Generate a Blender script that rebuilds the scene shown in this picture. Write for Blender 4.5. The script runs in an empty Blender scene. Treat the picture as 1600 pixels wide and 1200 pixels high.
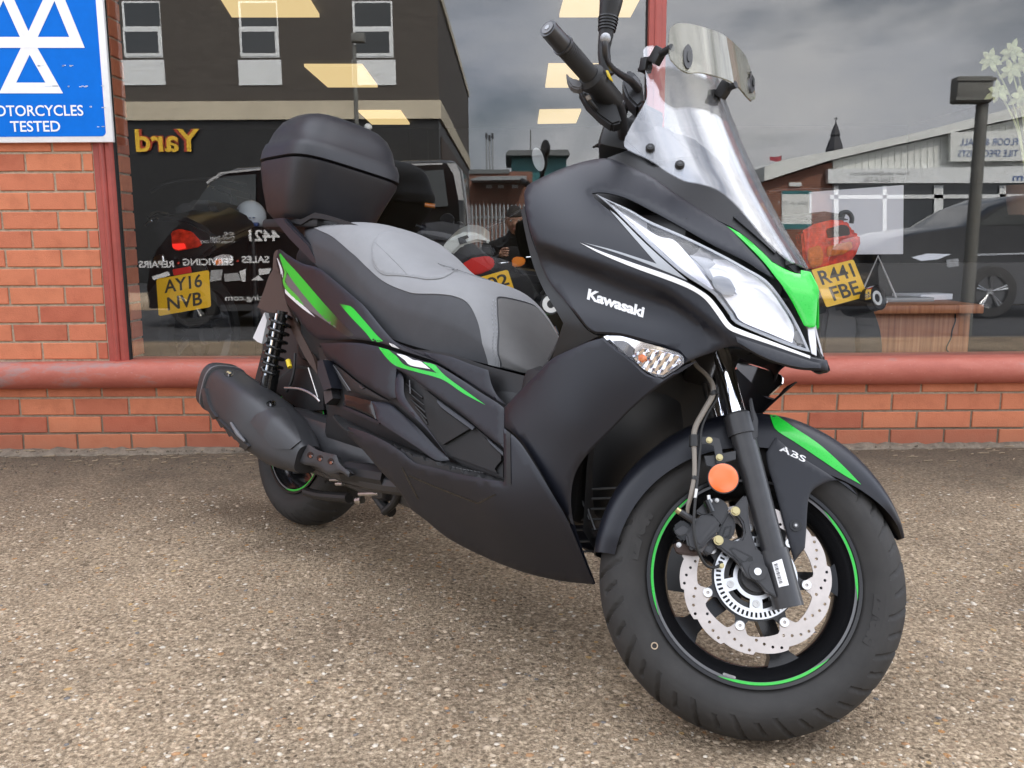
import bpy, bmesh, math, random
import numpy as np
from mathutils import Vector, Matrix
from mathutils.geometry import delaunay_2d_cdt
from mathutils.bvhtree import BVHTree

random.seed(7)
rng = np.random.default_rng(7)
scene = bpy.context.scene
COL = scene.collection
R = math.radians

# ------------------------------------------------------------------ camera
PW, PH, FOC = 1600.0, 1200.0, 1373.7          # photograph size and focal length in its pixels
CAMP = np.array([0.0, 0.0, 0.851885])
FW = np.array([0.0, 0.98712955, -0.15992264])
RT = np.array([0.999983180, -0.000927546, -0.005725315])
UP = np.array([0.00579997, 0.15991995, 0.98711295])
cam_data = bpy.data.cameras.new('camera')
cam = bpy.data.objects.new('camera', cam_data)
COL.objects.link(cam)
cam.matrix_world = Matrix(((RT[0], UP[0], -FW[0], CAMP[0]), (RT[1], UP[1], -FW[1], CAMP[1]),
                           (RT[2], UP[2], -FW[2], CAMP[2]), (0, 0, 0, 1)))
cam_data.sensor_width = 36.0
cam_data.lens = FOC * 36.0 / PW
cam_data.clip_start = 0.02
cam_data.clip_end = 2000.0
scene.camera = cam

# ------------------------------------------------------------------ sky, sun, exposure
SUN_EL, SUN_AZ = R(43), R(24)                  # azimuth from +Y towards +X
world = bpy.data.worlds.new('World')
scene.world = world
world.use_nodes = True
wn, wl = world.node_tree.nodes, world.node_tree.links
wn.clear()
w_out = wn.new('ShaderNodeOutputWorld')
w_bg = wn.new('ShaderNodeBackground')
w_sky = wn.new('ShaderNodeTexSky')
w_sky.sky_type = 'NISHITA'
w_sky.sun_disc = False
w_sky.sun_elevation = SUN_EL
w_sky.sun_rotation = SUN_AZ
w_sky.air_density = 1.0
w_sky.dust_density = 3.0
w_bg.inputs['Strength'].default_value = 0.12
w_tc = wn.new('ShaderNodeTexCoord')
w_map = wn.new('ShaderNodeMapping')
w_map.inputs['Scale'].default_value = (1.0, 1.0, 2.2)
w_no = wn.new('ShaderNodeTexNoise')
w_no.inputs['Scale'].default_value = 2.3
w_no.inputs['Detail'].default_value = 7
w_no.inputs['Roughness'].default_value = 0.56
w_no.inputs['Distortion'].default_value = 0.35
w_rp = wn.new('ShaderNodeValToRGB')            # cloud cover
w_rp.color_ramp.elements[0].position = 0.34
w_rp.color_ramp.elements[1].position = 0.56
w_no2 = wn.new('ShaderNodeTexNoise')
w_no2.inputs['Scale'].default_value = 1.5
w_no2.inputs['Detail'].default_value = 8
w_no2.inputs['Roughness'].default_value = 0.6
w_rp2 = wn.new('ShaderNodeValToRGB')           # grey bellies and white tops of the cloud sheet
w_rp2.color_ramp.elements[0].position = 0.37
w_rp2.color_ramp.elements[0].color = (7.6, 8.5, 10.4, 1)
w_rp2.color_ramp.elements[1].position = 0.66
w_rp2.color_ramp.elements[1].color = (16.0, 15.8, 15.8, 1)
w_mx = wn.new('ShaderNodeMix')
w_mx.data_type = 'RGBA'
wl.new(w_tc.outputs['Generated'], w_map.inputs['Vector'])
wl.new(w_map.outputs['Vector'], w_no.inputs['Vector'])
wl.new(w_map.outputs['Vector'], w_no2.inputs['Vector'])
wl.new(w_no.outputs['Fac'], w_rp.inputs['Fac'])
wl.new(w_no2.outputs['Fac'], w_rp2.inputs['Fac'])
wl.new(w_rp.outputs['Color'], w_mx.inputs['Factor'])
wl.new(w_sky.outputs['Color'], w_mx.inputs['A'])
# thin cloud is brighter towards the sun behind it
w_dot = wn.new('ShaderNodeVectorMath')
w_dot.operation = 'DOT_PRODUCT'
w_dot.inputs[1].default_value = (math.sin(SUN_AZ) * math.cos(SUN_EL), math.cos(SUN_AZ) * math.cos(SUN_EL), math.sin(SUN_EL))
wl.new(w_tc.outputs['Generated'], w_dot.inputs[0])
w_mr = wn.new('ShaderNodeMapRange')
w_mr.interpolation_type = 'SMOOTHSTEP'
w_mr.inputs['From Min'].default_value = -0.1
w_mr.inputs['From Max'].default_value = 1.0
w_mr.inputs['To Min'].default_value = 1.0
w_mr.inputs['To Max'].default_value = 2.5
wl.new(w_dot.outputs['Value'], w_mr.inputs['Value'])
w_sc = wn.new('ShaderNodeVectorMath')
w_sc.operation = 'SCALE'
wl.new(w_rp2.outputs['Color'], w_sc.inputs[0])
wl.new(w_mr.outputs['Result'], w_sc.inputs['Scale'])
wl.new(w_sc.outputs['Vector'], w_mx.inputs['B'])
wl.new(w_mx.outputs['Result'], w_bg.inputs['Color'])
wl.new(w_bg.outputs['Background'], w_out.inputs['Surface'])

sun_data = bpy.data.lights.new('sun', 'SUN')
sun_data.energy = 5.0
sun_data.angle = R(3)
sun_data.color = (1.0, 0.95, 0.87)
sun = bpy.data.objects.new('sun', sun_data)
COL.objects.link(sun)
sun_dir = Vector((math.sin(SUN_AZ) * math.cos(SUN_EL), math.cos(SUN_AZ) * math.cos(SUN_EL), math.sin(SUN_EL)))
sun.rotation_euler = sun_dir.to_track_quat('Z', 'Y').to_euler()
sun.location = (3, -2, 8)

vs = scene.view_settings
vs.view_transform = 'Standard'
vs.look = 'None'
vs.exposure = 0.82
vs.gamma = 1.0
vs.use_curve_mapping = False
scene.cycles.max_bounces = 8
scene.cycles.transparent_max_bounces = 16
scene.cycles.glossy_bounces = 5
scene.cycles.transmission_bounces = 6
scene.cycles.caustics_reflective = False
scene.cycles.caustics_refractive = False
try:
    scene.cycles.use_denoising = True
except Exception:
    pass

# ------------------------------------------------------------------ materials
MATS = {}


def mat(name, color=(0.5, 0.5, 0.5), rough=0.5, metal=0.0, spec=0.5, emit=None, estr=1.0, coat=0.0, noise=None,
        bump=None, trans=0.0, ior=1.5, coat_rough=0.03):
    """Principled material; noise = (scale, amount) varies the base colour, bump = (scale, strength, distance)."""
    m = bpy.data.materials.new(name)
    m.use_nodes = True
    nt = m.node_tree
    b = nt.nodes['Principled BSDF']
    b.inputs['Base Color'].default_value = (*color, 1)
    b.inputs['Roughness'].default_value = rough
    b.inputs['Metallic'].default_value = metal
    b.inputs['Specular IOR Level'].default_value = spec
    b.inputs['Coat Weight'].default_value = coat
    b.inputs['Coat Roughness'].default_value = coat_rough
    b.inputs['Transmission Weight'].default_value = trans
    b.inputs['IOR'].default_value = ior
    if emit:
        b.inputs['Emission Color'].default_value = (*emit, 1)
        b.inputs['Emission Strength'].default_value = estr
    if noise or bump:
        tc = nt.nodes.new('ShaderNodeTexCoord')
    if noise:
        n = nt.nodes.new('ShaderNodeTexNoise')
        n.inputs['Scale'].default_value = noise[0]
        n.inputs['Detail'].default_value = 6
        n.inputs['Roughness'].default_value = 0.65
        nt.links.new(tc.outputs['Object'], n.inputs['Vector'])
        rp = nt.nodes.new('ShaderNodeValToRGB')
        a = noise[1]
        rp.color_ramp.elements[0].position = 0.3
        rp.color_ramp.elements[1].position = 0.7
        rp.color_ramp.elements[0].color = (*[c * (1 - a) for c in color], 1)
        rp.color_ramp.elements[1].color = (*[min(1, c * (1 + a)) for c in color], 1)
        nt.links.new(n.outputs['Fac'], rp.inputs['Fac'])
        nt.links.new(rp.outputs['Color'], b.inputs['Base Color'])
        mr = nt.nodes.new('ShaderNodeMapRange')
        mr.inputs['To Min'].default_value = max(0.02, rough - 0.06)
        mr.inputs['To Max'].default_value = min(1, rough + 0.08)
        nt.links.new(n.outputs['Fac'], mr.inputs['Value'])
        nt.links.new(mr.outputs['Result'], b.inputs['Roughness'])
    if bump:
        n = nt.nodes.new('ShaderNodeTexNoise')
        n.inputs['Scale'].default_value = bump[0]
        n.inputs['Detail'].default_value = 4
        nt.links.new(tc.outputs['Object'], n.inputs['Vector'])
        bp = nt.nodes.new('ShaderNodeBump')
        bp.inputs['Strength'].default_value = bump[1]
        bp.inputs['Distance'].default_value = bump[2]
        nt.links.new(n.outputs['Fac'], bp.inputs['Height'])
        nt.links.new(bp.outputs['Normal'], b.inputs['Normal'])
    MATS[name] = m
    return m


def glass_mat(name, tint=(1, 1, 1), refl_ior=1.5, rough=0.0, milk=0.0, milk_col=(0.8, 0.8, 0.8)):
    """Thin clear sheet: Fresnel mix of transparent and glossy (light passes straight through)."""
    m = bpy.data.materials.new(name)
    m.use_nodes = True
    nt = m.node_tree
    nt.nodes.clear()
    o = nt.nodes.new('ShaderNodeOutputMaterial')
    t = nt.nodes.new('ShaderNodeBsdfTransparent')
    t.inputs['Color'].default_value = (*tint, 1)
    g = nt.nodes.new('ShaderNodeBsdfGlossy')
    g.inputs['Roughness'].default_value = rough
    lw = nt.nodes.new('ShaderNodeLayerWeight')
    lw.inputs['Blend'].default_value = 0.5
    # Schlick: F0 + (1-F0) (1-cos)^5 from the facing output, which is side independent
    f0 = ((refl_ior - 1) / (refl_ior + 1)) ** 2
    pw = nt.nodes.new('ShaderNodeMath')
    pw.operation = 'POWER'
    pw.inputs[1].default_value = 5.0
    nt.links.new(lw.outputs['Facing'], pw.inputs[0])
    ma = nt.nodes.new('ShaderNodeMath')
    ma.operation = 'MULTIPLY_ADD'
    ma.inputs[1].default_value = 1 - f0
    ma.inputs[2].default_value = f0
    nt.links.new(pw.outputs[0], ma.inputs[0])
    mx = nt.nodes.new('ShaderNodeMixShader')
    nt.links.new(ma.outputs[0], mx.inputs[0])
    nt.links.new(g.outputs[0], mx.inputs[2])
    if milk > 0:
        df = nt.nodes.new('ShaderNodeBsdfDiffuse')
        df.inputs['Color'].default_value = (*milk_col, 1)
        m2 = nt.nodes.new('ShaderNodeMixShader')
        m2.inputs[0].default_value = milk
        nt.links.new(t.outputs[0], m2.inputs[1])
        nt.links.new(df.outputs[0], m2.inputs[2])
        nt.links.new(m2.outputs[0], mx.inputs[1])
    else:
        nt.links.new(t.outputs[0], mx.inputs[1])
    nt.links.new(mx.outputs[0], o.inputs[0])
    MATS[name] = m
    return m


# ------------------------------------------------------------------ mesh helpers
def link_mesh(name, verts, faces, m=None, parent=None, smooth=True, sharp=35, mats=None, fmat=None):
    me = bpy.data.meshes.new(name)
    me.from_pydata([tuple(map(float, v)) for v in verts], [], [tuple(map(int, f)) for f in faces])
    if mats:
        for k in mats:
            me.materials.append(k)
        if fmat is not None:
            me.polygons.foreach_set('material_index', np.array(fmat, dtype=np.int32))
    elif m:
        me.materials.append(m)
    me.validate()
    if smooth:
        me.polygons.foreach_set('use_smooth', np.ones(len(me.polygons), dtype=bool))
        me.set_sharp_from_angle(angle=R(sharp))
    me.update()
    o = bpy.data.objects.new(name, me)
    COL.objects.link(o)
    if parent:
        o.parent = parent
    return o


def share(src, name=None, parent=None, loc=None, mw=None):
    o = bpy.data.objects.new(name or src.name.split('.')[0], src.data)
    COL.objects.link(o)
    if parent:
        o.parent = parent
    if mw is not None:
        o.matrix_local = mw
    if loc is not None:
        o.location = loc
    return o


def tag(o, label=None, cat=None, group=None, kind=None):
    if label:
        o['label'] = label
    if cat:
        o['category'] = cat
    if group:
        o['group'] = group
    if kind:
        o['kind'] = kind
    return o


def empty(name, loc=(0, 0, 0), rz=0.0, label=None, cat=None, group=None, mw=None):
    o = bpy.data.objects.new(name, None)
    COL.objects.link(o)
    o.empty_display_size = 0.1
    if mw is not None:
        o.matrix_world = mw
    else:
        o.location = loc
        o.rotation_euler = (0, 0, rz)
    tag(o, label, cat, group)
    return o


class MB:
    """Collects simple solids into one mesh."""

    def __init__(self):
        self.v, self.f = [], []

    def add(self, verts, faces):
        n = len(self.v)
        self.v += [tuple(map(float, v)) for v in verts]
        self.f += [tuple(int(i) + n for i in f) for f in faces]
        return self

    def box(self, x0, x1, y0, y1, z0, z1, mw=None, bev=0.0):
        if bev:
            return self.rbox(x0, x1, y0, y1, z0, z1, bev, mw)
        v = [(x, y, z) for z in (z0, z1) for y in (y0, y1) for x in (x0, x1)]
        if mw is not None:
            v = [tuple(mw @ Vector(p)) for p in v]
        return self.add(v, [(0, 2, 3, 1), (4, 5, 7, 6), (0, 1, 5, 4), (2, 6, 7, 3), (0, 4, 6, 2), (1, 3, 7, 5)])

    def rbox(self, x0, x1, y0, y1, z0, z1, b, mw=None, seg=2):
        bm = bmesh.new()
        bmesh.ops.create_cube(bm, size=1)
        for vv in bm.verts:
            vv.co = Vector(((x0 + x1) / 2 + vv.co.x * (x1 - x0), (y0 + y1) / 2 + vv.co.y * (y1 - y0),
                            (z0 + z1) / 2 + vv.co.z * (z1 - z0)))
        bmesh.ops.bevel(bm, geom=bm.edges[:], offset=b, segments=seg, affect='EDGES', profile=0.5)
        return self.bm(bm, mw)

    def bm(self, bm, mw=None):
        bm.verts.ensure_lookup_table()
        bm.verts.index_update()
        v = [tuple((mw @ q.co) if mw is not None else q.co) for q in bm.verts]
        f = [[q.index for q in p.verts] for p in bm.faces]
        bm.free()
        return self.add(v, f)

    def cyl(self, p0, p1, r0, r1=None, seg=16, caps=True):
        r1 = r0 if r1 is None else r1
        p0, p1 = Vector(p0), Vector(p1)
        d = (p1 - p0).normalized()
        a = d.orthogonal().normalized()
        b = d.cross(a)
        v = []
        for p, r in ((p0, r0), (p1, r1)):
            for i in range(seg):
                t = 2 * math.pi * i / seg
                v.append(p + r * (math.cos(t) * a + math.sin(t) * b))
        f = [(i, (i + 1) % seg, seg + (i + 1) % seg, seg + i) for i in range(seg)]
        if caps:
            f += [tuple(range(seg - 1, -1, -1)), tuple(range(seg, 2 * seg))]
        return self.add(v, f)

    def tube(self, pts, r, seg=10, sub=6, closed=False, caps=True):
        pts = [Vector(p) for p in pts]
        n = len(pts)
        rr = r if hasattr(r, '__len__') else [r] * n
        P, RR = [], []
        if n > 2 and sub > 1:
            for i in range(n - 1):
                a, b_, c, d = pts[max(i - 1, 0)], pts[i], pts[i + 1], pts[min(i + 2, n - 1)]
                for k in range(sub):
                    t = k / sub
                    P.append(0.5 * ((2 * b_) + (c - a) * t + (2 * a - 5 * b_ + 4 * c - d) * t * t +
                                    (3 * b_ - a - 3 * c + d) * t ** 3))
                    RR.append(rr[i] * (1 - t) + rr[i + 1] * t)
            P.append(pts[-1])
            RR.append(rr[-1])
        else:
            P, RR = pts, rr
        v, f = [], []
        nrm = (P[1] - P[0]).orthogonal().normalized()
        m = len(P)
        for i in range(m):
            t = (P[min(i + 1, m - 1)] - P[max(i - 1, 0)]).normalized()
            nrm = (nrm - t * nrm.dot(t)).normalized()
            b_ = t.cross(nrm)
            for k in range(seg):
                a = 2 * math.pi * k / seg
                v.append(P[i] + RR[i] * (math.cos(a) * nrm + math.sin(a) * b_))
        for i in range(m - 1):
            for k in range(seg):
                f.append((i * seg + k, i * seg + (k + 1) % seg, (i + 1) * seg + (k + 1) % seg, (i + 1) * seg + k))
        if caps:
            f.append(tuple(range(seg - 1, -1, -1)))
            f.append(tuple(range((m - 1) * seg, m * seg)))
        return self.add(v, f)

    def lathe(self, prof, seg=48, mw=None, closed=False, arc=None):
        """prof = [(axial y, radius)], turned about the local Y axis."""
        v, f = [], []
        n = len(prof)
        for i in range(seg):
            t = 2 * math.pi * i / seg
            c, s = math.cos(t), math.sin(t)
            for (y, r) in prof:
                p = Vector((r * c, y, r * s))
                v.append(tuple(mw @ p) if mw is not None else tuple(p))
        m = n if closed else n - 1
        for i in range(seg):
            j = (i + 1) % seg
            for k in range(m):
                k2 = (k + 1) % n
                f.append((i * n + k, i * n + k2, j * n + k2, j * n + k))
        return self.add(v, f)

    def prism(self, poly, y0, y1, mw=None, bev=0.0):
        """poly = [(x, z)] extruded from y0 to y1."""
        n = len(poly)
        if bev:
            bm = bmesh.new()
            a = [bm.verts.new((x, y0, z)) for x, z in poly]
            b = [bm.verts.new((x, y1, z)) for x, z in poly]
            bm.faces.new(a)
            bm.faces.new(b[::-1])
            for i in range(n):
                bm.faces.new((a[i], b[i], b[(i + 1) % n], a[(i + 1) % n]))
            bmesh.ops.recalc_face_normals(bm, faces=bm.faces[:])
            es = [e for e in bm.edges if e.calc_face_angle(0) > 0.5]
            bmesh.ops.bevel(bm, geom=es, offset=bev, segments=2, affect='EDGES', profile=0.5)
            return self.bm(bm, mw)
        v = [(x, y0, z) for x, z in poly] + [(x, y1, z) for x, z in poly]
        if mw is not None:
            v = [tuple(mw @ Vector(p)) for p in v]
        f = [tuple(range(n)), tuple(range(2 * n - 1, n - 1, -1))]
        f += [(i, n + i, n + (i + 1) % n, (i + 1) % n) for i in range(n)]
        return self.add(v, f)

    def build(self, name, m, parent=None, smooth=True, sharp=35):
        o = link_mesh(name, self.v, self.f, m, parent, smooth, sharp)
        bm = bmesh.new()
        bm.from_mesh(o.data)
        bmesh.ops.recalc_face_normals(bm, faces=bm.faces[:])
        bm.to_mesh(o.data)
        bm.free()
        if smooth:
            o.data.set_sharp_from_angle(angle=R(sharp))
        return o


def text_mesh(s, size=1.0, bold=0.0, extrude=0.0, align='CENTER', shear=0.0, spacing=1.0, xscale=1.0):
    """Returns (verts, faces) of a line of text in the local XY plane."""
    c = bpy.data.curves.new('text', 'FONT')
    c.body = s
    c.size = size
    c.offset = bold
    c.extrude = extrude
    c.align_x = align
    c.align_y = 'CENTER'
    c.shear = shear
    c.space_character = spacing
    c.resolution_u = 4
    o = bpy.data.objects.new('text', c)
    COL.objects.link(o)
    dg = bpy.context.evaluated_depsgraph_get()
    me = bpy.data.meshes.new_from_object(o.evaluated_get(dg))
    v = [(p.co.x * xscale, p.co.y, p.co.z) for p in me.vertices]
    f = [tuple(p.vertices) for p in me.polygons]
    bpy.data.objects.remove(o)
    bpy.data.curves.remove(c)
    bpy.data.meshes.remove(me)
    return v, f


def text_on(name, s, size, mw, m, parent, bold=0.0, extrude=0.0004, **kw):
    """Text object whose local X runs right and local Y runs up in the frame mw (a child of parent)."""
    v, f = text_mesh(s, size, bold, extrude, **kw)
    o = link_mesh(name, [tuple(mw @ Vector(p)) for p in v], f, m, parent, smooth=False)
    return o


def ray_world(px, py):
    d = FW + RT * ((px - 800.0) / FOC) + UP * ((600.0 - py) / FOC)
    return d


def at_depth(px, py, y):
    """World point where the sight line of a photograph pixel meets the vertical plane Y = y."""
    d = ray_world(px, py)
    return Vector(CAMP + d * (y / d[1]))

# ================================================================== SETTING
WALL = 3.568                                   # plane of the shop's brick face
GLASS = WALL + 0.035
SLOPE = 0.0137632
GY = 3.455


def ground_z(y):
    return -SLOPE * (GY - max(y, -1.0))


def node_mat(name):
    m = bpy.data.materials.new(name)
    m.use_nodes = True
    nt = m.node_tree
    MATS[name] = m
    return m, nt, nt.nodes['Principled BSDF'], nt.nodes, nt.links


def N(nt, kind, **inp):
    n = nt.nodes.new(kind)
    for k, v in inp.items():
        n.inputs[k].default_value = v
    return n


def ramp(nt, stops):
    n = nt.nodes.new('ShaderNodeValToRGB')
    cr = n.color_ramp
    while len(cr.elements) < len(stops):
        cr.elements.new(0.5)
    for e, (p, c) in zip(cr.elements, stops):
        e.position = p
        e.color = (*c, 1) if len(c) == 3 else c
    return n


def mixc(nt, fac, a, b, blend='MIX'):
    n = nt.nodes.new('ShaderNodeMix')
    n.data_type = 'RGBA'
    n.blend_type = blend
    for s, v in (('Factor', fac), ('A', a), ('B', b)):
        if hasattr(v, 'is_output'):
            nt.links.new(v, n.inputs[s])
        elif isinstance(v, (int, float)):
            n.inputs[s].default_value = v
        else:
            n.inputs[s].default_value = (*v, 1)
    return n.outputs['Result']


def math_n(nt, op, a, b=None, clamp=False):
    n = nt.nodes.new('ShaderNodeMath')
    n.operation = op
    n.use_clamp = clamp
    for i, v in enumerate((a, b)):
        if v is None:
            continue
        if hasattr(v, 'is_output'):
            nt.links.new(v, n.inputs[i])
        else:
            n.inputs[i].default_value = v
    return n.outputs[0]


# ---- exposed-aggregate concrete
m, nt, b, nn, ll = node_mat('aggregate_concrete')
tc = nn.new('ShaderNodeTexCoord')
mp = nn.new('ShaderNodeMapping')
ll.new(tc.outputs['Object'], mp.inputs['Vector'])
warp = N(nt, 'ShaderNodeTexNoise', Scale=35.0, Detail=2.0)
ll.new(mp.outputs[0], warp.inputs['Vector'])
va = nn.new('ShaderNodeVectorMath')
va.operation = 'MULTIPLY_ADD'
va.inputs[1].default_value = (0.012, 0.012, 0.012)
ll.new(warp.outputs['Color'], va.inputs[0])
ll.new(mp.outputs[0], va.inputs[2])
v1 = N(nt, 'ShaderNodeTexVoronoi', Scale=85.0, Randomness=1.0)
v2 = N(nt, 'ShaderNodeTexVoronoi', Scale=42.0, Randomness=1.0)
v3 = N(nt, 'ShaderNodeTexVoronoi', Scale=260.0, Randomness=1.0)
for v in (v1, v2, v3):
    ll.new(va.outputs[0], v.inputs['Vector'])
sx = nn.new('ShaderNodeSeparateColor')
ll.new(v1.outputs['Color'], sx.inputs[0])
stone = ramp(nt, [(0.0, (0.0935, 0.07, 0.0473)), (0.16, (0.22, 0.16, 0.1032)), (0.4, (0.385, 0.285, 0.1892)), (0.62, (0.506, 0.375, 0.2494)),
                  (0.78, (0.33, 0.245, 0.1634)), (0.87, (0.704, 0.555, 0.3956)), (0.955, (0.77, 0.64, 0.4902)), (0.97, (0.44, 0.2, 0.0817)),
                  (1.0, (0.506, 0.28, 0.1032))])
ll.new(sx.outputs[0], stone.inputs['Fac'])
cem = N(nt, 'ShaderNodeTexNoise', Scale=105.0, Detail=6.0, Roughness=0.75)
ll.new(mp.outputs[0], cem.inputs['Vector'])
cemc = ramp(nt, [(0.33, (0.0935, 0.068, 0.0447)), (0.5, (0.363, 0.275, 0.1849)), (0.64, (0.726, 0.57, 0.3999))])
ll.new(cem.outputs['Fac'], cemc.inputs['Fac'])
edge = math_n(nt, 'LESS_THAN', v1.outputs['Distance'], 0.40)
wear = N(nt, 'ShaderNodeTexNoise', Scale=9.0, Detail=8.0, Roughness=0.7)
ll.new(mp.outputs[0], wear.inputs['Vector'])
wr = ramp(nt, [(0.40, (0.165, 0.15, 0.129)), (0.56, (0.99, 0.9, 0.774))])
ll.new(wear.outputs['Fac'], wr.inputs['Fac'])
fac = math_n(nt, 'MULTIPLY', edge, wr.outputs['Color'])
c1 = mixc(nt, fac, cemc.outputs['Color'], stone.outputs['Color'])
# bigger pebbles here and there
s2 = nn.new('ShaderNodeSeparateColor')
ll.new(v2.outputs['Color'], s2.inputs[0])
big = math_n(nt, 'MULTIPLY', math_n(nt, 'GREATER_THAN', s2.outputs[1], 0.86), math_n(nt, 'LESS_THAN', v2.outputs['Distance'], 0.27))
bigc = ramp(nt, [(0.0, (0.495, 0.39, 0.2666)), (0.5, (0.297, 0.215, 0.1462)), (0.75, (0.506, 0.26, 0.1032)), (1.0, (0.605, 0.42, 0.1892))])
ll.new(s2.outputs[0], bigc.inputs['Fac'])
c2 = mixc(nt, big, c1, bigc.outputs['Color'])
# weather stains, darker dirt that collects along the wall
st = N(nt, 'ShaderNodeTexNoise', Scale=1.7, Detail=7.0, Roughness=0.62)
ll.new(mp.outputs[0], st.inputs['Vector'])
stc = ramp(nt, [(0.30, (0.56, 0.54, 0.53)), (0.47, (0.90, 0.90, 0.89)), (0.64, (1.10, 1.09, 1.07))])
ll.new(st.outputs['Fac'], stc.inputs['Fac'])
c3 = mixc(nt, 1.0, c2, stc.outputs['Color'], 'MULTIPLY')
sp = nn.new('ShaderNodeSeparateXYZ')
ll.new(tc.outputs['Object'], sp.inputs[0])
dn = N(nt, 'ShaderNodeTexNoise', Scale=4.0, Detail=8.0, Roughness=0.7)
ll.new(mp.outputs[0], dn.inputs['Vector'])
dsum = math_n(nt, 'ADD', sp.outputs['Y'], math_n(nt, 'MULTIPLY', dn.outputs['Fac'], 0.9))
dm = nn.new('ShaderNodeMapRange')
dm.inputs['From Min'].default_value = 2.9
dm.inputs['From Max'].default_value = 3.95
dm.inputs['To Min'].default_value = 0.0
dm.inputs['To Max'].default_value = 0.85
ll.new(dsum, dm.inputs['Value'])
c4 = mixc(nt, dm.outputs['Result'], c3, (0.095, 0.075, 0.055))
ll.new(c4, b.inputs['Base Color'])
b.inputs['Roughness'].default_value = 0.93
b.inputs['Specular IOR Level'].default_value = 0.25
h1 = math_n(nt, 'MULTIPLY', math_n(nt, 'SUBTRACT', 0.5, v1.outputs['Distance']), fac)
h2 = math_n(nt, 'ADD', h1, math_n(nt, 'MULTIPLY', cem.outputs['Fac'], 0.8))
h3 = math_n(nt, 'ADD', h2, math_n(nt, 'MULTIPLY', math_n(nt, 'SUBTRACT', 0.5, v3.outputs['Distance']), 0.35))
bp = N(nt, 'ShaderNodeBump', Strength=1.0, Distance=0.011)
ll.new(h3, bp.inputs['Height'])
ll.new(bp.outputs[0], b.inputs['Normal'])

# ---- bricks
m, nt, b, nn, ll = node_mat('brick_clay')
oi = nn.new('ShaderNodeObjectInfo')
tc = nn.new('ShaderNodeTexCoord')
geo = nn.new('ShaderNodeNewGeometry')
cr = ramp(nt, [(0.0, (0.46, 0.135, 0.076)), (0.18, (0.58, 0.190, 0.100)), (0.5, (0.63, 0.220, 0.112)), (0.85, (0.57, 0.175, 0.095)),
               (1.0, (0.45, 0.120, 0.070))])
ll.new(oi.outputs['Random'], cr.inputs['Fac'])
n1 = N(nt, 'ShaderNodeTexNoise', Scale=14.0, Detail=6.0, Roughness=0.6)
n2 = N(nt, 'ShaderNodeTexNoise', Scale=240.0, Detail=3.0)
ll.new(geo.outputs['Position'], n1.inputs['Vector'])
ll.new(geo.outputs['Position'], n2.inputs['Vector'])
r1 = ramp(nt, [(0.28, (0.84, 0.80, 0.80)), (0.5, (1.0, 1.0, 1.0)), (0.72, (1.06, 1.08, 1.10))])
ll.new(n1.outputs['Fac'], r1.inputs['Fac'])
c1 = mixc(nt, 1.0, cr.outputs['Color'], r1.outputs['Color'], 'MULTIPLY')
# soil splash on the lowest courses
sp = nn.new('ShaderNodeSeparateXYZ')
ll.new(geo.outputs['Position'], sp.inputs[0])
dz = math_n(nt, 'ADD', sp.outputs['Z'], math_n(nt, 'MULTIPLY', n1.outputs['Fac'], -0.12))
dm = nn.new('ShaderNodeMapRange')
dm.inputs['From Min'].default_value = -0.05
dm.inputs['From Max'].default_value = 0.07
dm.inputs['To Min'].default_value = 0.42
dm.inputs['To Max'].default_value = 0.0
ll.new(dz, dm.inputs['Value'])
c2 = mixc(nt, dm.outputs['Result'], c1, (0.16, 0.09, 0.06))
ll.new(c2, b.inputs['Base Color'])
b.inputs['Roughness'].default_value = 0.8
b.inputs['Specular IOR Level'].default_value = 0.3
bp = N(nt, 'ShaderNodeBump', Strength=0.6, Distance=0.003)
ll.new(math_n(nt, 'ADD', n2.outputs['Fac'], n1.outputs['Fac']), bp.inputs['Height'])
ll.new(bp.outputs[0], b.inputs['Normal'])

m, nt, b, nn, ll = node_mat('mortar')
geo = nn.new('ShaderNodeNewGeometry')
n1 = N(nt, 'ShaderNodeTexNoise', Scale=60.0, Detail=6.0, Roughness=0.7)
n2 = N(nt, 'ShaderNodeTexNoise', Scale=3.0, Detail=4.0)
for n in (n1, n2):
    ll.new(geo.outputs['Position'], n.inputs['Vector'])
r1 = ramp(nt, [(0.3, (0.32, 0.255, 0.18)), (0.6, (0.52, 0.43, 0.315)), (0.8, (0.62, 0.53, 0.40))])
ll.new(n1.outputs['Fac'], r1.inputs['Fac'])
sp = nn.new('ShaderNodeSeparateXYZ')
ll.new(geo.outputs['Position'], sp.inputs[0])
dz = math_n(nt, 'ADD', sp.outputs['Z'], math_n(nt, 'MULTIPLY', n2.outputs['Fac'], -0.25))
dm = nn.new('ShaderNodeMapRange')
dm.inputs['From Min'].default_value = -0.08
dm.inputs['From Max'].default_value = 0.16
dm.inputs['To Min'].default_value = 0.75
dm.inputs['To Max'].default_value = 0.0
ll.new(dz, dm.inputs['Value'])
c2 = mixc(nt, dm.outputs['Result'], r1.outputs['Color'], (0.13, 0.10, 0.07))
ll.new(c2, b.inputs['Base Color'])
b.inputs['Roughness'].default_value = 0.95
bp = N(nt, 'ShaderNodeBump', Strength=0.8, Distance=0.004)
ll.new(n1.outputs['Fac'], bp.inputs['Height'])
ll.new(bp.outputs[0], b.inputs['Normal'])

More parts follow.
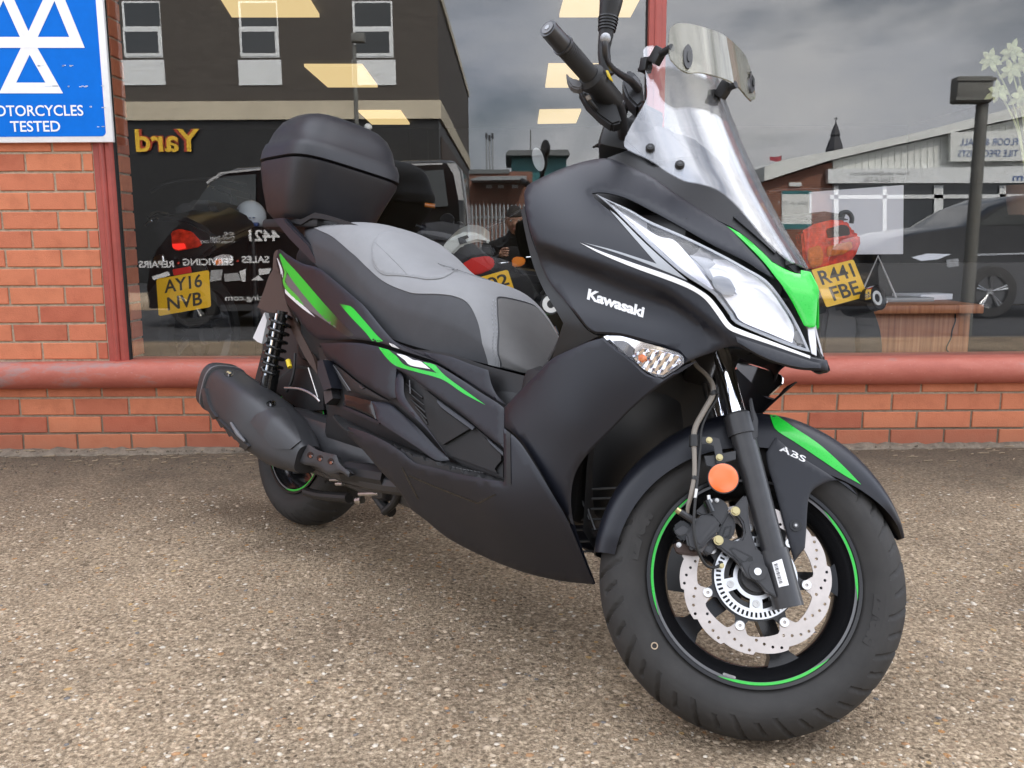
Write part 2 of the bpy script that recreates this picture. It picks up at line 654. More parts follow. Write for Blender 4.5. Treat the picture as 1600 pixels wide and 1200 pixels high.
# ---- red paint: sill (weathered) and window frame
m, nt, b, nn, ll = node_mat('sill_paint')
geo = nn.new('ShaderNodeNewGeometry')
mp = nn.new('ShaderNodeMapping')
mp.inputs['Scale'].default_value = (0.35, 1, 1)
ll.new(geo.outputs['Position'], mp.inputs['Vector'])
n1 = N(nt, 'ShaderNodeTexNoise', Scale=16.0, Detail=8.0, Roughness=0.7)
n2 = N(nt, 'ShaderNodeTexNoise', Scale=90.0, Detail=5.0, Roughness=0.7)
ll.new(mp.outputs[0], n1.inputs['Vector'])
ll.new(geo.outputs['Position'], n2.inputs['Vector'])
sp = nn.new('ShaderNodeSeparateXYZ')
ll.new(geo.outputs['Position'], sp.inputs[0])
r1 = ramp(nt, [(0.25, (0.34, 0.085, 0.058)), (0.5, (0.43, 0.118, 0.080)), (0.75, (0.49, 0.165, 0.120))])
ll.new(n1.outputs['Fac'], r1.inputs['Fac'])
# bare, greyed patches, more of them at the left
lm = nn.new('ShaderNodeMapRange')
lm.inputs['From Min'].default_value = -2.3
lm.inputs['From Max'].default_value = -0.4
lm.inputs['To Min'].default_value = 0.10
lm.inputs['To Max'].default_value = -0.08
ll.new(sp.outputs['X'], lm.inputs['Value'])
gsum = math_n(nt, 'ADD', n1.outputs['Fac'], lm.outputs['Result'])
g1 = ramp(nt, [(0.54, (0, 0, 0)), (0.66, (0.75, 0.75, 0.75))])
ll.new(gsum, g1.inputs['Fac'])
c1 = mixc(nt, g1.outputs['Color'], r1.outputs['Color'], (0.27, 0.19, 0.18))
r2 = ramp(nt, [(0.62, (0, 0, 0)), (0.72, (0.5, 0.5, 0.5))])
ll.new(n2.outputs['Fac'], r2.inputs['Fac'])
c2 = mixc(nt, r2.outputs['Color'], c1, (0.56, 0.33, 0.28))
ll.new(c2, b.inputs['Base Color'])
b.inputs['Roughness'].default_value = 0.55
bp = N(nt, 'ShaderNodeBump', Strength=0.3, Distance=0.003)
ll.new(n2.outputs['Fac'], bp.inputs['Height'])
ll.new(bp.outputs[0], b.inputs['Normal'])
mat('frame_paint', (0.36, 0.072, 0.055), 0.42, noise=(9, 0.16), bump=(120, 0.15, 0.002))
mat('sign_white', (0.88, 0.88, 0.88), 0.35, noise=(30, 0.04))
mat('sign_blue', (0.0, 0.155, 0.66), 0.45, spec=0.15, noise=(14, 0.06))
mat('scratch_white', (0.65, 0.72, 0.80), 0.6)
glass_mat('window_glass', (0.985, 0.99, 0.988), 1.83)
mat('rubber_seal', (0.02, 0.02, 0.02), 0.7)
mat('road_asphalt', (0.055, 0.055, 0.058), 0.9, noise=(6, 0.3), bump=(200, 0.5, 0.005))
mat('twig', (0.30, 0.23, 0.15), 0.9, noise=(40, 0.4))
mat('soil', (0.10, 0.078, 0.055), 0.95, noise=(50, 0.45), bump=(160, 1.0, 0.006))
mat('cement_fillet', (0.17, 0.14, 0.105), 0.95, noise=(24, 0.4), bump=(110, 0.9, 0.006))
mat('pebble_buff', (0.46, 0.36, 0.255), 0.85, noise=(60, 0.3))
mat('pebble_brown', (0.36, 0.20, 0.095), 0.8, noise=(60, 0.3))
mat('pebble_pale', (0.54, 0.475, 0.385), 0.85, noise=(60, 0.2))
mat('pebble_grey', (0.15, 0.14, 0.13), 0.85, noise=(60, 0.3))

# ---- ground
gy = [WALL - 0.005, 2.6, 1.4, 0.2, -0.4, -1.0]
V, F = [], []
gxs = np.linspace(-7, 9, 17)
for y in gy:
    for x in gxs:
        V.append((x, y, -SLOPE * (GY - y)))
for j in range(len(gy) - 1):
    for i in range(len(gxs) - 1):
        a = j * len(gxs) + i
        F.append((a, a + len(gxs), a + len(gxs) + 1, a + 1))
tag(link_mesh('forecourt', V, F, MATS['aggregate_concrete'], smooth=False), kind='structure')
rz = ground_z(-9) - 0.004
V = [(-400, -400, rz - 0.09), (400, -400, rz - 0.09), (400, WALL - 0.4, rz - 0.09), (-400, WALL - 0.4, rz - 0.09)]
tag(link_mesh('road', V, [(0, 1, 2, 3)], MATS['road_asphalt'], smooth=False), kind='structure')
k = MB()
k.box(-30, 30, -1.13, -1.005, rz - 0.12, ground_z(-1.0) - 0.001, bev=0.012)
tag(k.build('kerb', MATS['cement_fillet']), kind='structure')
for sx0, sx1 in ((-30, -7.002), (9.002, 30)):
    k = MB()
    k.box(sx0, sx1, -1.0, WALL - 0.2, rz - 0.1, rz + 0.02)
    tag(k.build('pavement', MATS['cement_fillet']), kind='structure')

k = MB()
k.box(-60, 60, -9.0, -6.3, rz - 0.12, rz + 0.03, bev=0.012)
tag(k.build('far_pavement', MATS['pebble_buff']), kind='structure')

# embedded pebbles that stand a millimetre or two out of the worn concrete
def pebbles(name, m, n, seed, smin, smax):
    r = np.random.default_rng(seed)
    bm = bmesh.new()
    bmesh.ops.create_icosphere(bm, subdivisions=1, radius=1)
    bv = np.array([q.co[:] for q in bm.verts])
    bf = [[q.index for q in p.verts] for p in bm.faces]
    bm.free()
    V, F = [], []
    for i in range(n):
        u = r.random()
        y = 0.95 + 2.0 * u ** 1.25
        x = (r.random() - 0.5) * (1.35 * y + 0.3)
        s = smin + (smax - smin) * r.random() ** 2.2
        a = r.random() * 6.28
        e = 0.55 + 0.45 * r.random()
        p = bv * (1 + 0.22 * (r.random(bv.shape) - 0.5)) * (s, s * e, s * 0.42)
        q = np.stack([p[:, 0] * math.cos(a) - p[:, 1] * math.sin(a) + x, p[:, 0] * math.sin(a) + p[:, 1] * math.cos(a) + y,
                      p[:, 2] - SLOPE * (GY - y) - s * 0.16], 1)
        k = len(V)
        V += list(map(tuple, q))
        F += [[c + k for c in f] for f in bf]
    return tag(link_mesh(name, V, F, m, smooth=True, sharp=80), kind='stuff',
               label='small worn pebbles showing in the concrete forecourt', cat='gravel')


pebbles('buff_pebbles', MATS['pebble_buff'], 3600, 1, 0.0025, 0.0105)
pebbles('brown_pebbles', MATS['pebble_brown'], 330, 2, 0.003, 0.0100)
pebbles('pale_pebbles', MATS['pebble_pale'], 2400, 3, 0.002, 0.0085)
pebbles('grey_pebbles', MATS['pebble_grey'], 700, 4, 0.002, 0.0085)

# cement fillet and soil along the foot of the wall
V, F = [], []
r = np.random.default_rng(11)
xs = np.linspace(-6, 8, 420)
for i, x in enumerate(xs):
    a = 0.045 + 0.025 * math.sin(x * 2.3) + 0.02 * r.random()
    zt = 0.010 + 0.012 * r.random()
    for (yy, zz) in ((WALL - 0.001, zt), (WALL - a * 0.5, zt * 0.8 + 0.002 * r.random()), (WALL - a, ground_z(WALL - a) + 0.0045),
                     (WALL - a - 0.02, ground_z(WALL) - 0.01)):
        V.append((x, yy, zz))
for i in range(len(xs) - 1):
    for j in range(3):
        F.append((i * 4 + j, i * 4 + j + 1, i * 4 + 5 + j, i * 4 + 4 + j))
tag(link_mesh('cement_fillet', V, F, MATS['cement_fillet'], smooth=False), kind='structure')
tw = MB()
for i in range(330):
    x = -2.4 + 5.0 * r.random() if i % 3 else -2.3 + 1.8 * r.random()
    y = WALL - 0.03 - 0.22 * r.random() ** 1.6
    L = 0.008 + 0.045 * r.random() ** 2
    a = r.normal(0, 0.35)
    z = ground_z(y) + (0.014 if y > WALL - 0.06 else 0.004)
    tw.tube([(x, y, z), (x + L * math.cos(a), y + L * math.sin(a) * 0.5, z + 0.004 * r.random())], 0.0007 + 0.0018 * r.random() ** 2, seg=5, sub=1)
tag(tw.build('leaf_litter', MATS['twig']), kind='stuff', label='dry twigs and leaf litter blown against the foot of the wall', cat='litter')
sl = MB()
for i in range(1100):
    x = -2.4 + 4.9 * r.random() if i % 2 else -2.3 + 1.9 * r.random()
    y = WALL - 0.03 - 0.33 * r.random() ** 1.3
    s = 0.0015 + 0.0045 * r.random() ** 2
    z = ground_z(y) + (0.010 if y > WALL - 0.06 else 0.001)
    sl.cyl((x, y, z - 0.002), (x + 0.2 * s, y, z + s * 0.6), s, s * 0.4, seg=6)
tag(sl.build('soil_crumbs', MATS['soil']), kind='stuff', label='dark soil crumbs along the foot of the brick wall', cat='soil')

# ---- brick wall
BW = empty('brick_wall', (0, WALL, 0), label='orange red brick shopfront wall around and below the shop windows', cat='wall')


def wx(px, py=650):
    return at_depth(px, py, WALL)[0]


def wz(py, px=800):
    return at_depth(px, py, WALL)[2]


XJ = at_depth(178, 250, WALL)[0]               # outer edge of the left window jamb
XJ = -1.648
SILL0 = wz(600.5)
SILL1 = wz(561)
CH = 0.0750
B0 = 0.006
brick_src = []
for k in range(6):
    rr = np.random.default_rng(50 + k)
    bm = bmesh.new()
    bmesh.ops.create_cube(bm, size=1)
    for q in bm.verts:
        q.co = Vector((q.co.x * 0.2155 + 0.0018 * (rr.random() - .5), q.co.y * 0.06 + 0.03, q.co.z * 0.0655 + 0.0016 * (rr.random() - .5)))
        q.co.y += 0.0015 * (rr.random() - .5)
    fr = [e for e in bm.edges if all(v.co.y < 0.02 for v in e.verts)]
    bmesh.ops.bevel(bm, geom=fr, offset=0.0022, segments=1, affect='EDGES')
    me = bpy.data.meshes.new('brick')
    bm.to_mesh(me)
    bm.free()
    me.materials.append(MATS['brick_clay'])
    brick_src.append(me)
brn = 0


def brick(x, z, sx=1.0, sz=1.0, y=None, rz=0.0):
    global brn
    o = bpy.data.objects.new('brick', brick_src[brn % 6])
    brn = (brn * 7 + 3) % 1009
    COL.objects.link(o)
    o.parent = BW
    o.location = (x, (0.0 if y is None else y) + 0.0012 * (random.random() - 0.5), z)
    o.scale = (sx, 1, sz)
    o.rotation_euler = (0, 0, rz)
    return o


wall_x0, wall_x1 = -2.75, 2.75
phase = {0: wx(36, 690), 1: wx(74.3, 665), 2: wx(30.6, 637), 3: wx(73, 612)}
for c in range(4):
    z0 = B0 + c * CH
    h = min(0.065, SILL0 - z0 + 0.02)
    j = phase[c] - 0.225 * 12
    while j < wall_x1:
        x = j + 0.1125
        if x > wall_x0:
            brick(x, z0 + 0.0325)
        j += 0.225
UB0 = SILL1 + 0.011
ph_a, ph_b = wx(66, 550), wx(20, 525)
for c in range(27):
    z0 = UB0 + c * CH
    j0 = ph_a if c % 2 == 0 else ph_b
    j = j0 - 0.225 * 4
    while j < XJ - 0.02:
        a, b_ = j + 0.005, j + 0.22
        if b_ > XJ - 0.004:
            b_ = XJ - 0.004
        w = b_ - a
        if w > 0.03 and b_ > wall_x0:
            brick((a + b_) / 2, z0 + 0.0325, sx=w / 0.2155)
        j += 0.225
far_b = MB()
for c in range(45):
    z0 = B0 + c * CH if c < 4 else UB0 + (c - 4) * CH
    j = (phase[c] if c < 4 else (ph_a if c % 2 == 0 else ph_b)) - .225 * 30
    while j < 7:
        out = j + .22 < wall_x0 + .1 or (j > wall_x1 and c < 4)
        if (c >= 31 and j + .22 < XJ) or out:
            if c >= 4 or z0 < SILL0 - .02:
                far_b.box(j + .005, j + .22, 0, .06, z0, z0 + (.065 if c != 3 else min(.065, SILL0 - z0 + .02)))
        j += .225
tag(far_b.build('distant_brick', MATS['brick_clay'], BW, smooth=False), kind='stuff')
mb = MB()
mb.box(wall_x0 - 0.2, wall_x1 + 0.2, 0.0065, 0.102, -0.1, SILL0 + 0.03)
mb.box(wall_x0 - 0.2, XJ + 0.003, 0.0064, 0.1021, SILL0 + 0.031, 3.4)
mb.box(wall_x0 - 4.5, wall_x0 - 0.201, 0.0065, 0.102, -0.1, 3.4)
mb.box(wall_x1 + 0.201, wall_x1 + 4.5, 0.0065, 0.102, -0.1, SILL0 + .03)
mb.build('mortar', MATS['mortar'], BW, smooth=False)
# brick return beside the glass, seen through it
for c in range(34):
    z0 = UB0 + c * CH
    if z0 > 2.55:
        break
    brick(XJ + 0.0865 - 0.0125, z0 + 0.0325, sx=0.098 / 0.2155, y=0.123, rz=R(90))
mb = MB()
mb.box(XJ + 0.0, XJ + 0.0735 + 0.006 - 0.0125, 0.0695, 0.176, SILL1, 2.6)
mb.build('mortar', MATS['mortar'], BW, smooth=False)

# ---- sill
prof = []
SD = 0.062
zb, zt = SILL0 - 0.004, SILL1
hh = (zt - zb)
for i in range(13):
    t = -math.pi / 2 + math.pi * i / 12
    prof.append((-SD * 0.35 - SD * 0.65 * math.cos(t), zb + hh / 2 + hh / 2 * math.sin(t)))
prof = [(0.12, zb)] + prof + [(0.12, zt + 0.004)]
V, F = [], []
nseg = 120
xs = np.linspace(-7, 7, nseg)
for i, x in enumerate(xs):
    for (y, z) in prof:
        V.append((x, WALL + y + 0.0012 * math.sin(x * 7.1 + z * 30), z + 0.0012 * math.sin(x * 3.3)))
n = len(prof)
for i in range(nseg - 1):
    for j in range(n - 1):
        F.append((i * n + j, (i + 1) * n + j, (i + 1) * n + j + 1, i * n + j + 1))
tag(link_mesh('window_sill', V, F, MATS['sill_paint'], smooth=True, sharp=50), 'long rounded red painted sill under the shop windows', 'sill')

# ---- window frame: jamb, mullion, head; panes
WF = empty('window_frame', (0, WALL, SILL1), label='red painted timber frame holding the two large shop window panes', cat='window')
HEAD = 2.45


def frame_bar(name, x0, x1, z0, z1):
    q = MB()
    w = x1 - x0
    prof = [(0, 0.05), (0, 0.004), (0.30, 0.000), (0.33, -0.004), (0.40, -0.010), (0.50, -0.010), (0.57, -0.004), (0.60, 0.003), (0.62, 0.006), (0.66, 0.006),
            (0.68, 0.001), (0.86, 0.003), (0.93, 0.012), (1.0, 0.020), (1.0, 0.05)]
    V = [(x0 + w * a, y, z0 - SILL1) for a, y in prof] + [(x0 + w * a, y, z1 - SILL1) for a, y in prof]
    k = len(prof)
    F = [(i, i + 1, k + i + 1, k + i) for i in range(k - 1)] + [(0, k, 2 * k - 1, k - 1)]
    q.add(V, F)
    return q.build(name, MATS['frame_paint'], WF, smooth=True, sharp=40)


XM = at_depth(1027, 40, WALL)[0]
frame_bar('jamb', XJ, XJ + 0.0745, SILL1 - 0.003, HEAD)
q = MB()
q.box(XM - 0.034, XM + 0.034, -0.012, 0.052, 0.0, HEAD - SILL1, bev=0.006)
q.box(XM - 0.012, XM + 0.012, -0.018, -0.008, 0.0, HEAD - SILL1, bev=0.003)
q.build('mullion', MATS['frame_paint'], WF)
q = MB()
q.box(XJ, 3.6, -0.01, 0.05, HEAD - SILL1 + 0.001, HEAD - SILL1 + 0.08, bev=0.006)
q.build('head_rail', MATS['frame_paint'], WF)
q = MB()
q.box(3.53, 3.60, -0.01, 0.05, 0.0, HEAD - SILL1, bev=0.006)
q.build('jamb', MATS['frame_paint'], WF)
q = MB()
for xx in (XJ + 0.0755, XM - 0.0355, XM + 0.0355):
    q.box(xx - 0.0012, xx + 0.0012, 0.020, 0.05, 0.0, HEAD - SILL1)
q.build('glazing_bead', MATS['rubber_seal'], WF, smooth=False)
gy0 = GLASS - WALL
for a, b_ in ((XJ + 0.07, XM - 0.03), (XM + 0.03, 3.54)):
    V = [(a, gy0, -0.01), (b_, gy0, -0.01), (b_, gy0, HEAD - SILL1 + 0.01), (a, gy0, HEAD - SILL1 + 0.01)]
    V += [(x, y + 0.006, z) for x, y, z in V]
    F = [(0, 1, 2, 3), (7, 6, 5, 4), (0, 4, 5, 1), (1, 5, 6, 2), (2, 6, 7, 3), (3, 7, 4, 0)]
    link_mesh('pane', V, F, MATS['window_glass'], WF, smooth=False)
# fascia and roof edge over the windows (out of the photograph)
q = MB()
q.box(-7, 7, -0.16, 0.12, HEAD - SILL1 + 0.083, HEAD - SILL1 + 0.75)
q.box(-7.1, 7.1, -0.22, 0.2, HEAD - SILL1 + 0.751, HEAD - SILL1 + 0.80)
fz = q.build('fascia', MATS['frame_paint'], None)
fz.location = (0, WALL, SILL1)
tag(fz, 'plain red fascia board above the shop windows', 'fascia')

# ---- blue sign
SGY = WALL - 0.028
sc_ = at_depth(53.5, 175, SGY)
sgx = sc_[0]
s_r = at_depth(177, 222, SGY)
SB = s_r[2]
half = s_r[0] - sgx
SIGN = empty('sign', (sgx, SGY, SB), label='blue and white motorcycle testing sign with three white triangles on the brick wall', cat='sign')


def sg(px, py):
    p = at_depth(px, py, SGY)
    return (p[0] - sgx, p[2] - SB)


ppm = 1373.7 / (SGY * 1.0)
SH = 0.86
q = MB()
q.rbox(-half, half, 0.0, 0.018, 0, SH, 0.002)
q.build('backboard', MATS['sign_white'], SIGN)


def rounded(x0, x1, z0, z1, r, n=8):
    P = []
    for cx, cz, a0 in ((x1 - r, z0 + r, -90), (x1 - r, z1 - r, 0), (x0 + r, z1 - r, 90), (x0 + r, z0 + r, 180)):
        for i in range(n + 1):
            a = R(a0 + 90 * i / n)
            P.append((cx + r * math.cos(a), cz + r * math.sin(a)))
    return P


q = MB()
bd = 0.026
q.prism(rounded(-half + bd, half - bd, bd * 0.85, SH - bd, 0.018), -0.0012, 0.001)
q.build('blue_panel', MATS['sign_blue'], SIGN, smooth=False)


TRN = 0


def tri_ring(name, apx, bl, br, t):
    """white triangle outline: outer corner points, bar width t."""
    o_ = [Vector((*sg(*p), 0)) for p in (apx, bl, br)]
    o_ = [Vector((p[0], p[1])) for p in o_]
    a, b_, c = [(o_[1] - o_[2]).length, (o_[0] - o_[2]).length, (o_[0] - o_[1]).length]
    inc = (o_[0] * a + o_[1] * b_ + o_[2] * c) / (a + b_ + c)
    rin = abs((o_[1] - o_[0]).cross(o_[2] - o_[0])) / (a + b_ + c)
    s = (rin - t) / rin
    i_ = [inc + (p - inc) * s for p in o_]
    global TRN
    TRN += 1
    V = [(p[0], -0.0020 - 0.0004 * TRN, p[1]) for p in o_ + i_]
    F = [(0, 1, 4, 3), (1, 2, 5, 4), (2, 0, 3, 5)]
    return link_mesh(name, V, F, MATS['sign_white'], SIGN, smooth=False)


tri_ring('triangle', (45, 50), (-1, 146), (99, 146), 0.040)
tri_ring('triangle', (86, -40), (33, 75), (133, 75), 0.040)
tri_ring('triangle', (5, -40), (-46, 75), (57, 75), 0.040)
fz = Matrix(((1, 0, 0, 0), (0, 0, -1, 0), (0, 1, 0, 0), (0, 0, 0, 1)))   # text plane -> facing the viewer (-Y)


def face_txt(x, y, z):
    return Matrix.Translation((x, y, z)) @ Matrix(((1, 0, 0, 0), (0, 0, -1, 0), (0, 1, 0, 0), (0, 0, 0, 1)))


a, b_ = sg(-24, 173), sg(130, 173)
tw_ = b_[0] - a[0]
for s, py, wpx in (('MOTORCYCLES', 173, 154), ('TESTED', 197.5, 78)):
    z = sg(53, py)[1]
    v, f = text_mesh(s, 1.0, 0.012)
    vv = np.array(v)
    w = vv[:, 0].max() - vv[:, 0].min()
    h = vv[:, 1].max() - vv[:, 1].min()
    W_ = tw_ * wpx / 154
    H_ = sg(0, py - 8.5)[1] - sg(0, py + 8.5)[1]
    mid = (vv[:, 0].max() + vv[:, 0].min()) / 2, (vv[:, 1].max() + vv[:, 1].min()) / 2
    link_mesh('lettering', [((p[0] - mid[0]) * W_ / w, -0.0021, z + (p[1] - mid[1]) * H_ / h) for p in v], f, MATS['sign_white'], SIGN, smooth=False)
q = MB()
for (x0, x1, y0) in ((97, 106, 103), (108, 120, 103.5), (105, 110, 135), (123, 139, 135.5), (158, 168, 134.5), (140, 145, 167), (159, 170, 168),
                     (152, 166, 198), (60, 98, 135), (57, 72, 103)):
    a, b_ = sg(x0, y0), sg(x1, y0 + 1.5)
    zz = a[1]
    for k in range(4):
        s0 = a[0] + (b_[0] - a[0]) * random.random() * 0.7
        q.box(s0, s0 + (b_[0] - a[0]) * 0.25, -0.0027, -0.0024, zz - 0.003 + 0.004 * random.random(), zz + 0.0005 + 0.003 * random.random())
tag(q.build('scratches', MATS['scratch_white'], SIGN, smooth=False), kind='stuff')

# ================================================================== THE SCOOTER
# local frame: s = forward from the rear contact point, l = towards its right, z = up (Blender local x = s, y = -l)
SC_O = np.array([-0.66140023, 2.6407006, -0.01120733])
SC_D = np.array([0.66816346, -0.74394405, -0.01023902])
SC_R = np.array([-0.72499284, -0.65411131, 0.21569368])
SC_U = np.array([0.16716149, 0.13669542, 0.97640739])
mw = Matrix(((SC_D[0], -SC_R[0], SC_U[0], SC_O[0]), (SC_D[1], -SC_R[1], SC_U[1], SC_O[1]),
             (SC_D[2], -SC_R[2], SC_U[2], SC_O[2]), (0, 0, 0, 1)))
SCO = empty('motor_scooter', label='matt black motor scooter with green stripes, grey seat and top case parked on the forecourt', cat='motor scooter', mw=mw)

mat('matt_black', (0.0075, 0.0085, 0.0135), 0.41, spec=0.44, noise=(500, 0.10), bump=(900, 0.03, 0.0005))
mat('black_plastic', (0.009, 0.009, 0.0092), 0.50, spec=0.45, noise=(60, 0.12), bump=(700, 0.10, 0.0006))
mat('textured_plastic', (0.012, 0.012, 0.0122), 0.62, spec=0.4, bump=(420, 0.45, 0.0010))
mat('gloss_black', (0.010, 0.010, 0.010), 0.16, spec=0.5)
mat('satin_black_metal', (0.029, 0.029, 0.031), 0.33, spec=0.5, noise=(40, 0.15))
mat('rim_black', (0.010, 0.010, 0.011), 0.22, spec=0.5)
mat('lime_green', (0.012, 0.50, 0.035), 0.28, spec=0.5, coat=0.4, noise=(300, 0.05))
for nm_, a_, b_ in (('green_fade', 0.20, 0.37), ('green_rise', 0.40, 0.345)):
    m, nt, b, nn, ll = node_mat(nm_)
    tc = nn.new('ShaderNodeTexCoord')
    sp = nn.new('ShaderNodeSeparateXYZ')
    ll.new(tc.outputs['Object'], sp.inputs[0])
    mr = nn.new('ShaderNodeMapRange')
    mr.inputs['From Min'].default_value = a_
    mr.inputs['From Max'].default_value = b_
    ll.new(sp.outputs['X'], mr.inputs['Value'])
    ll.new(mixc(nt, mr.outputs['Result'], (0.012, 0.50, 0.035), (0.010, 0.014, 0.012)), b.inputs['Base Color'])
    b.inputs['Roughness'].default_value = 0.32
mat('decal_white', (0.74, 0.74, 0.74), 0.4)
mat('decal_silver', (0.30, 0.31, 0.32), 0.38, metal=0.25)
mat('decal_grey', (0.12, 0.12, 0.125), 0.42)
mat('seat_dark', (0.050, 0.051, 0.055), 0.60, spec=0.35, bump=(380, 0.25, 0.0008), noise=(25, 0.1))
mat('seat_light', (0.235, 0.237, 0.24), 0.62, spec=0.3, bump=(420, 0.25, 0.0008), noise=(20, 0.05))
mat('seat_mid', (0.125, 0.122, 0.118), 0.64, spec=0.3, bump=(520, 0.4, 0.0009), noise=(30, 0.06))
mat('case_plastic', (0.018, 0.018, 0.021), 0.44, spec=0.45, bump=(650, 0.22, 0.0007), noise=(30, 0.08))
mat('tyre_rubber', (0.027, 0.0255, 0.024), 0.72, spec=0.4, noise=(18, 0.25), bump=(500, 0.2, 0.0006))
mat('chrome', (0.80, 0.81, 0.83), 0.07, metal=1.0)
mat('steel', (0.52, 0.51, 0.49), 0.30, metal=1.0, noise=(60, 0.12))
mat('disc_steel', (0.50, 0.455, 0.425), 0.36, metal=0.8, noise=(25, 0.12))
mat('abs_ring_silver', (0.72, 0.73, 0.74), 0.30, metal=0.85)
mat('bobbin_silver', (0.80, 0.80, 0.79), 0.28, metal=0.7)
mat('zinc_gold', (0.50, 0.43, 0.23), 0.33, metal=0.9)
mat('brown_hose', (0.21, 0.185, 0.155), 0.45)
mat('hose_black', (0.012, 0.012, 0.012), 0.5)
mat('orange_reflector', (0.85, 0.15, 0.02), 0.30, spec=0.6, coat=0.5)
mat('orange_bulb', (0.75, 0.16, 0.02), 0.25, coat=0.5)
mat('red_lens', (0.55, 0.02, 0.015), 0.12, coat=0.8)
mat('amber_lens', (0.75, 0.22, 0.02), 0.15, coat=0.8)
mat('reflector_chrome', (0.82, 0.82, 0.84), 0.10, metal=1.0)
mat('slat_grey', (0.055, 0.055, 0.055), 0.5)
mat('lamp_white', (0.88, 0.88, 0.90), 0.25, metal=0.15)  # white base colour stands in for bright sky mirrored in the headlight bowl
mat('headlight_grey', (0.52, 0.52, 0.54), 0.25, metal=0.2)
mat('yellow_plastic', (0.75, 0.55, 0.02), 0.5)
mat('white_plastic', (0.66, 0.66, 0.66), 0.5)
mat('wheel_sticker', (0.55, 0.57, 0.60), 0.4)
mat('brown_shade_plastic', (0.055, 0.032, 0.024), 0.6)
mat('exhaust_black', (0.026, 0.026, 0.028), 0.42, spec=0.5, noise=(30, 0.12))
mat('spring_steel', (0.55, 0.55, 0.56), 0.22, metal=1.0)
glass_mat('lens_clear', (0.97, 0.97, 0.98), 1.5)
glass_mat('screen_acrylic', (0.95, 0.95, 0.96), 2.05, rough=0.03, milk=0.06, milk_col=(0.85, 0.85, 0.87))
glass_mat('deflector_smoke', (0.52, 0.51, 0.45), 1.75, rough=0.02, milk=0.20, milk_col=(0.6, 0.58, 0.48))


class Frame:
    """Rigid frame in scooter coordinates: converts photograph pixels into its own (s, l, z)."""

    def __init__(self, Mx=None):
        self.M = np.eye(4) if Mx is None else Mx          # frame -> scooter (s,l,z)
        self.Mi = np.linalg.inv(self.M)
        c = CAMP - SC_O
        c = np.array([c @ SC_D, c @ SC_R, c @ SC_U])
        self.C = self.Mi[:3, :3] @ c + self.Mi[:3, 3]

    def dirs(self, px):
        px = np.asarray(px, float)
        D = FW + RT * ((px[:, 0:1] - 800) / FOC) + UP * ((600 - px[:, 1:2]) / FOC)
        D = np.stack([D @ SC_D, D @ SC_R, D @ SC_U], 1)
        return D @ self.Mi[:3, :3].T

    def plane(self, px, l):
        D = self.dirs(px)
        t = (l - self.C[1]) / D[:, 1]
        return self.C + D * t[:, None]

    def hit(self, px, F, t0=0.75, t1=3.4, n=420):
        D = self.dirs(px)
        ts = np.linspace(t0, t1, n)
        P = self.C + D[:, None, :] * ts[None, :, None]
        g = F(P[..., 0], P[..., 1], P[..., 2])
        inside = g <= 0
        k = np.argmax(inside, 1)
        ok = inside.any(1) & (k > 0)
        kk = np.where(ok, k, np.argmin(np.abs(g), 1))
        kk = np.clip(kk, 1, n - 1)
        i = np.arange(len(D))
        a, b_ = ts[kk - 1].copy(), ts[kk].copy()
        for _ in range(22):
            mid = 0.5 * (a + b_)
            p = self.C + D * mid[:, None]
            gm = F(p[:, 0], p[:, 1], p[:, 2])
            b_ = np.where(gm <= 0, mid, b_)
            a = np.where(gm <= 0, a, mid)
        t = np.where(ok, 0.5 * (a + b_), ts[kk])
        return self.C + D * t[:, None]

    def to_s(self, P):
        P = np.asarray(P, float)
        return P @ self.M[:3, :3].T + self.M[:3, 3]


BODY = Frame()


def loc(P):
    """(s,l,z) -> Blender local coordinates of the scooter."""
    P = np.asarray(P, float)
    return P * np.array([1, -1, 1])


def smooth_poly(pts, res, corner=42):
    """Closed outline through pts, rounded except at marked or sharp corners, resampled every res pixels."""
    P = [np.array(p[:2], float) for p in pts]
    n = len(P)
    sharp = []
    for i in range(n):
        a, b_ = P[i] - P[i - 1], P[(i + 1) % n] - P[i]
        ang = abs(math.degrees(math.atan2(a[0] * b_[1] - a[1] * b_[0], a @ b_)))
        sharp.append(ang > corner or (len(pts[i]) > 2))
    out = []
    for i in range(n):
        p0, p1, p2, p3 = P[i - 1], P[i], P[(i + 1) % n], P[(i + 2) % n]
        if sharp[i]:
            p0 = 2 * p1 - p2
        if sharp[(i + 1) % n]:
            p3 = 2 * p2 - p1
        L = np.linalg.norm(p2 - p1)
        k = max(1, int(round(L / res)))
        for j in range(k):
            t = j / k
            out.append(0.5 * (2 * p1 + (p2 - p0) * t + (2 * p0 - 5 * p1 + 4 * p2 - p3) * t * t + (3 * p1 - p0 - 3 * p2 + p3) * t ** 3))
    return np.array(out)


def inside_poly(q, poly):
    x, y = q[:, 0], q[:, 1]
    c = np.zeros(len(q), bool)
    n = len(poly)
    j = n - 1
    for i in range(n):
        xi, yi, xj, yj = poly[i][0], poly[i][1], poly[j][0], poly[j][1]
        m_ = ((yi > y) != (yj > y)) & (x < (xj - xi) * (y - yi) / (yj - yi + 1e-12) + xi)
        c ^= m_
        j = i
    return c


def poly_dist(q, poly):
    d = np.full(len(q), 1e9)
    n = len(poly)
    for i in range(n):
        a, b_ = poly[i], poly[(i + 1) % n]
        ab = b_ - a
        t = np.clip(((q - a) @ ab) / (ab @ ab + 1e-12), 0, 1)
        d = np.minimum(d, np.linalg.norm(q - (a + t[:, None] * ab), axis=1))
    return d


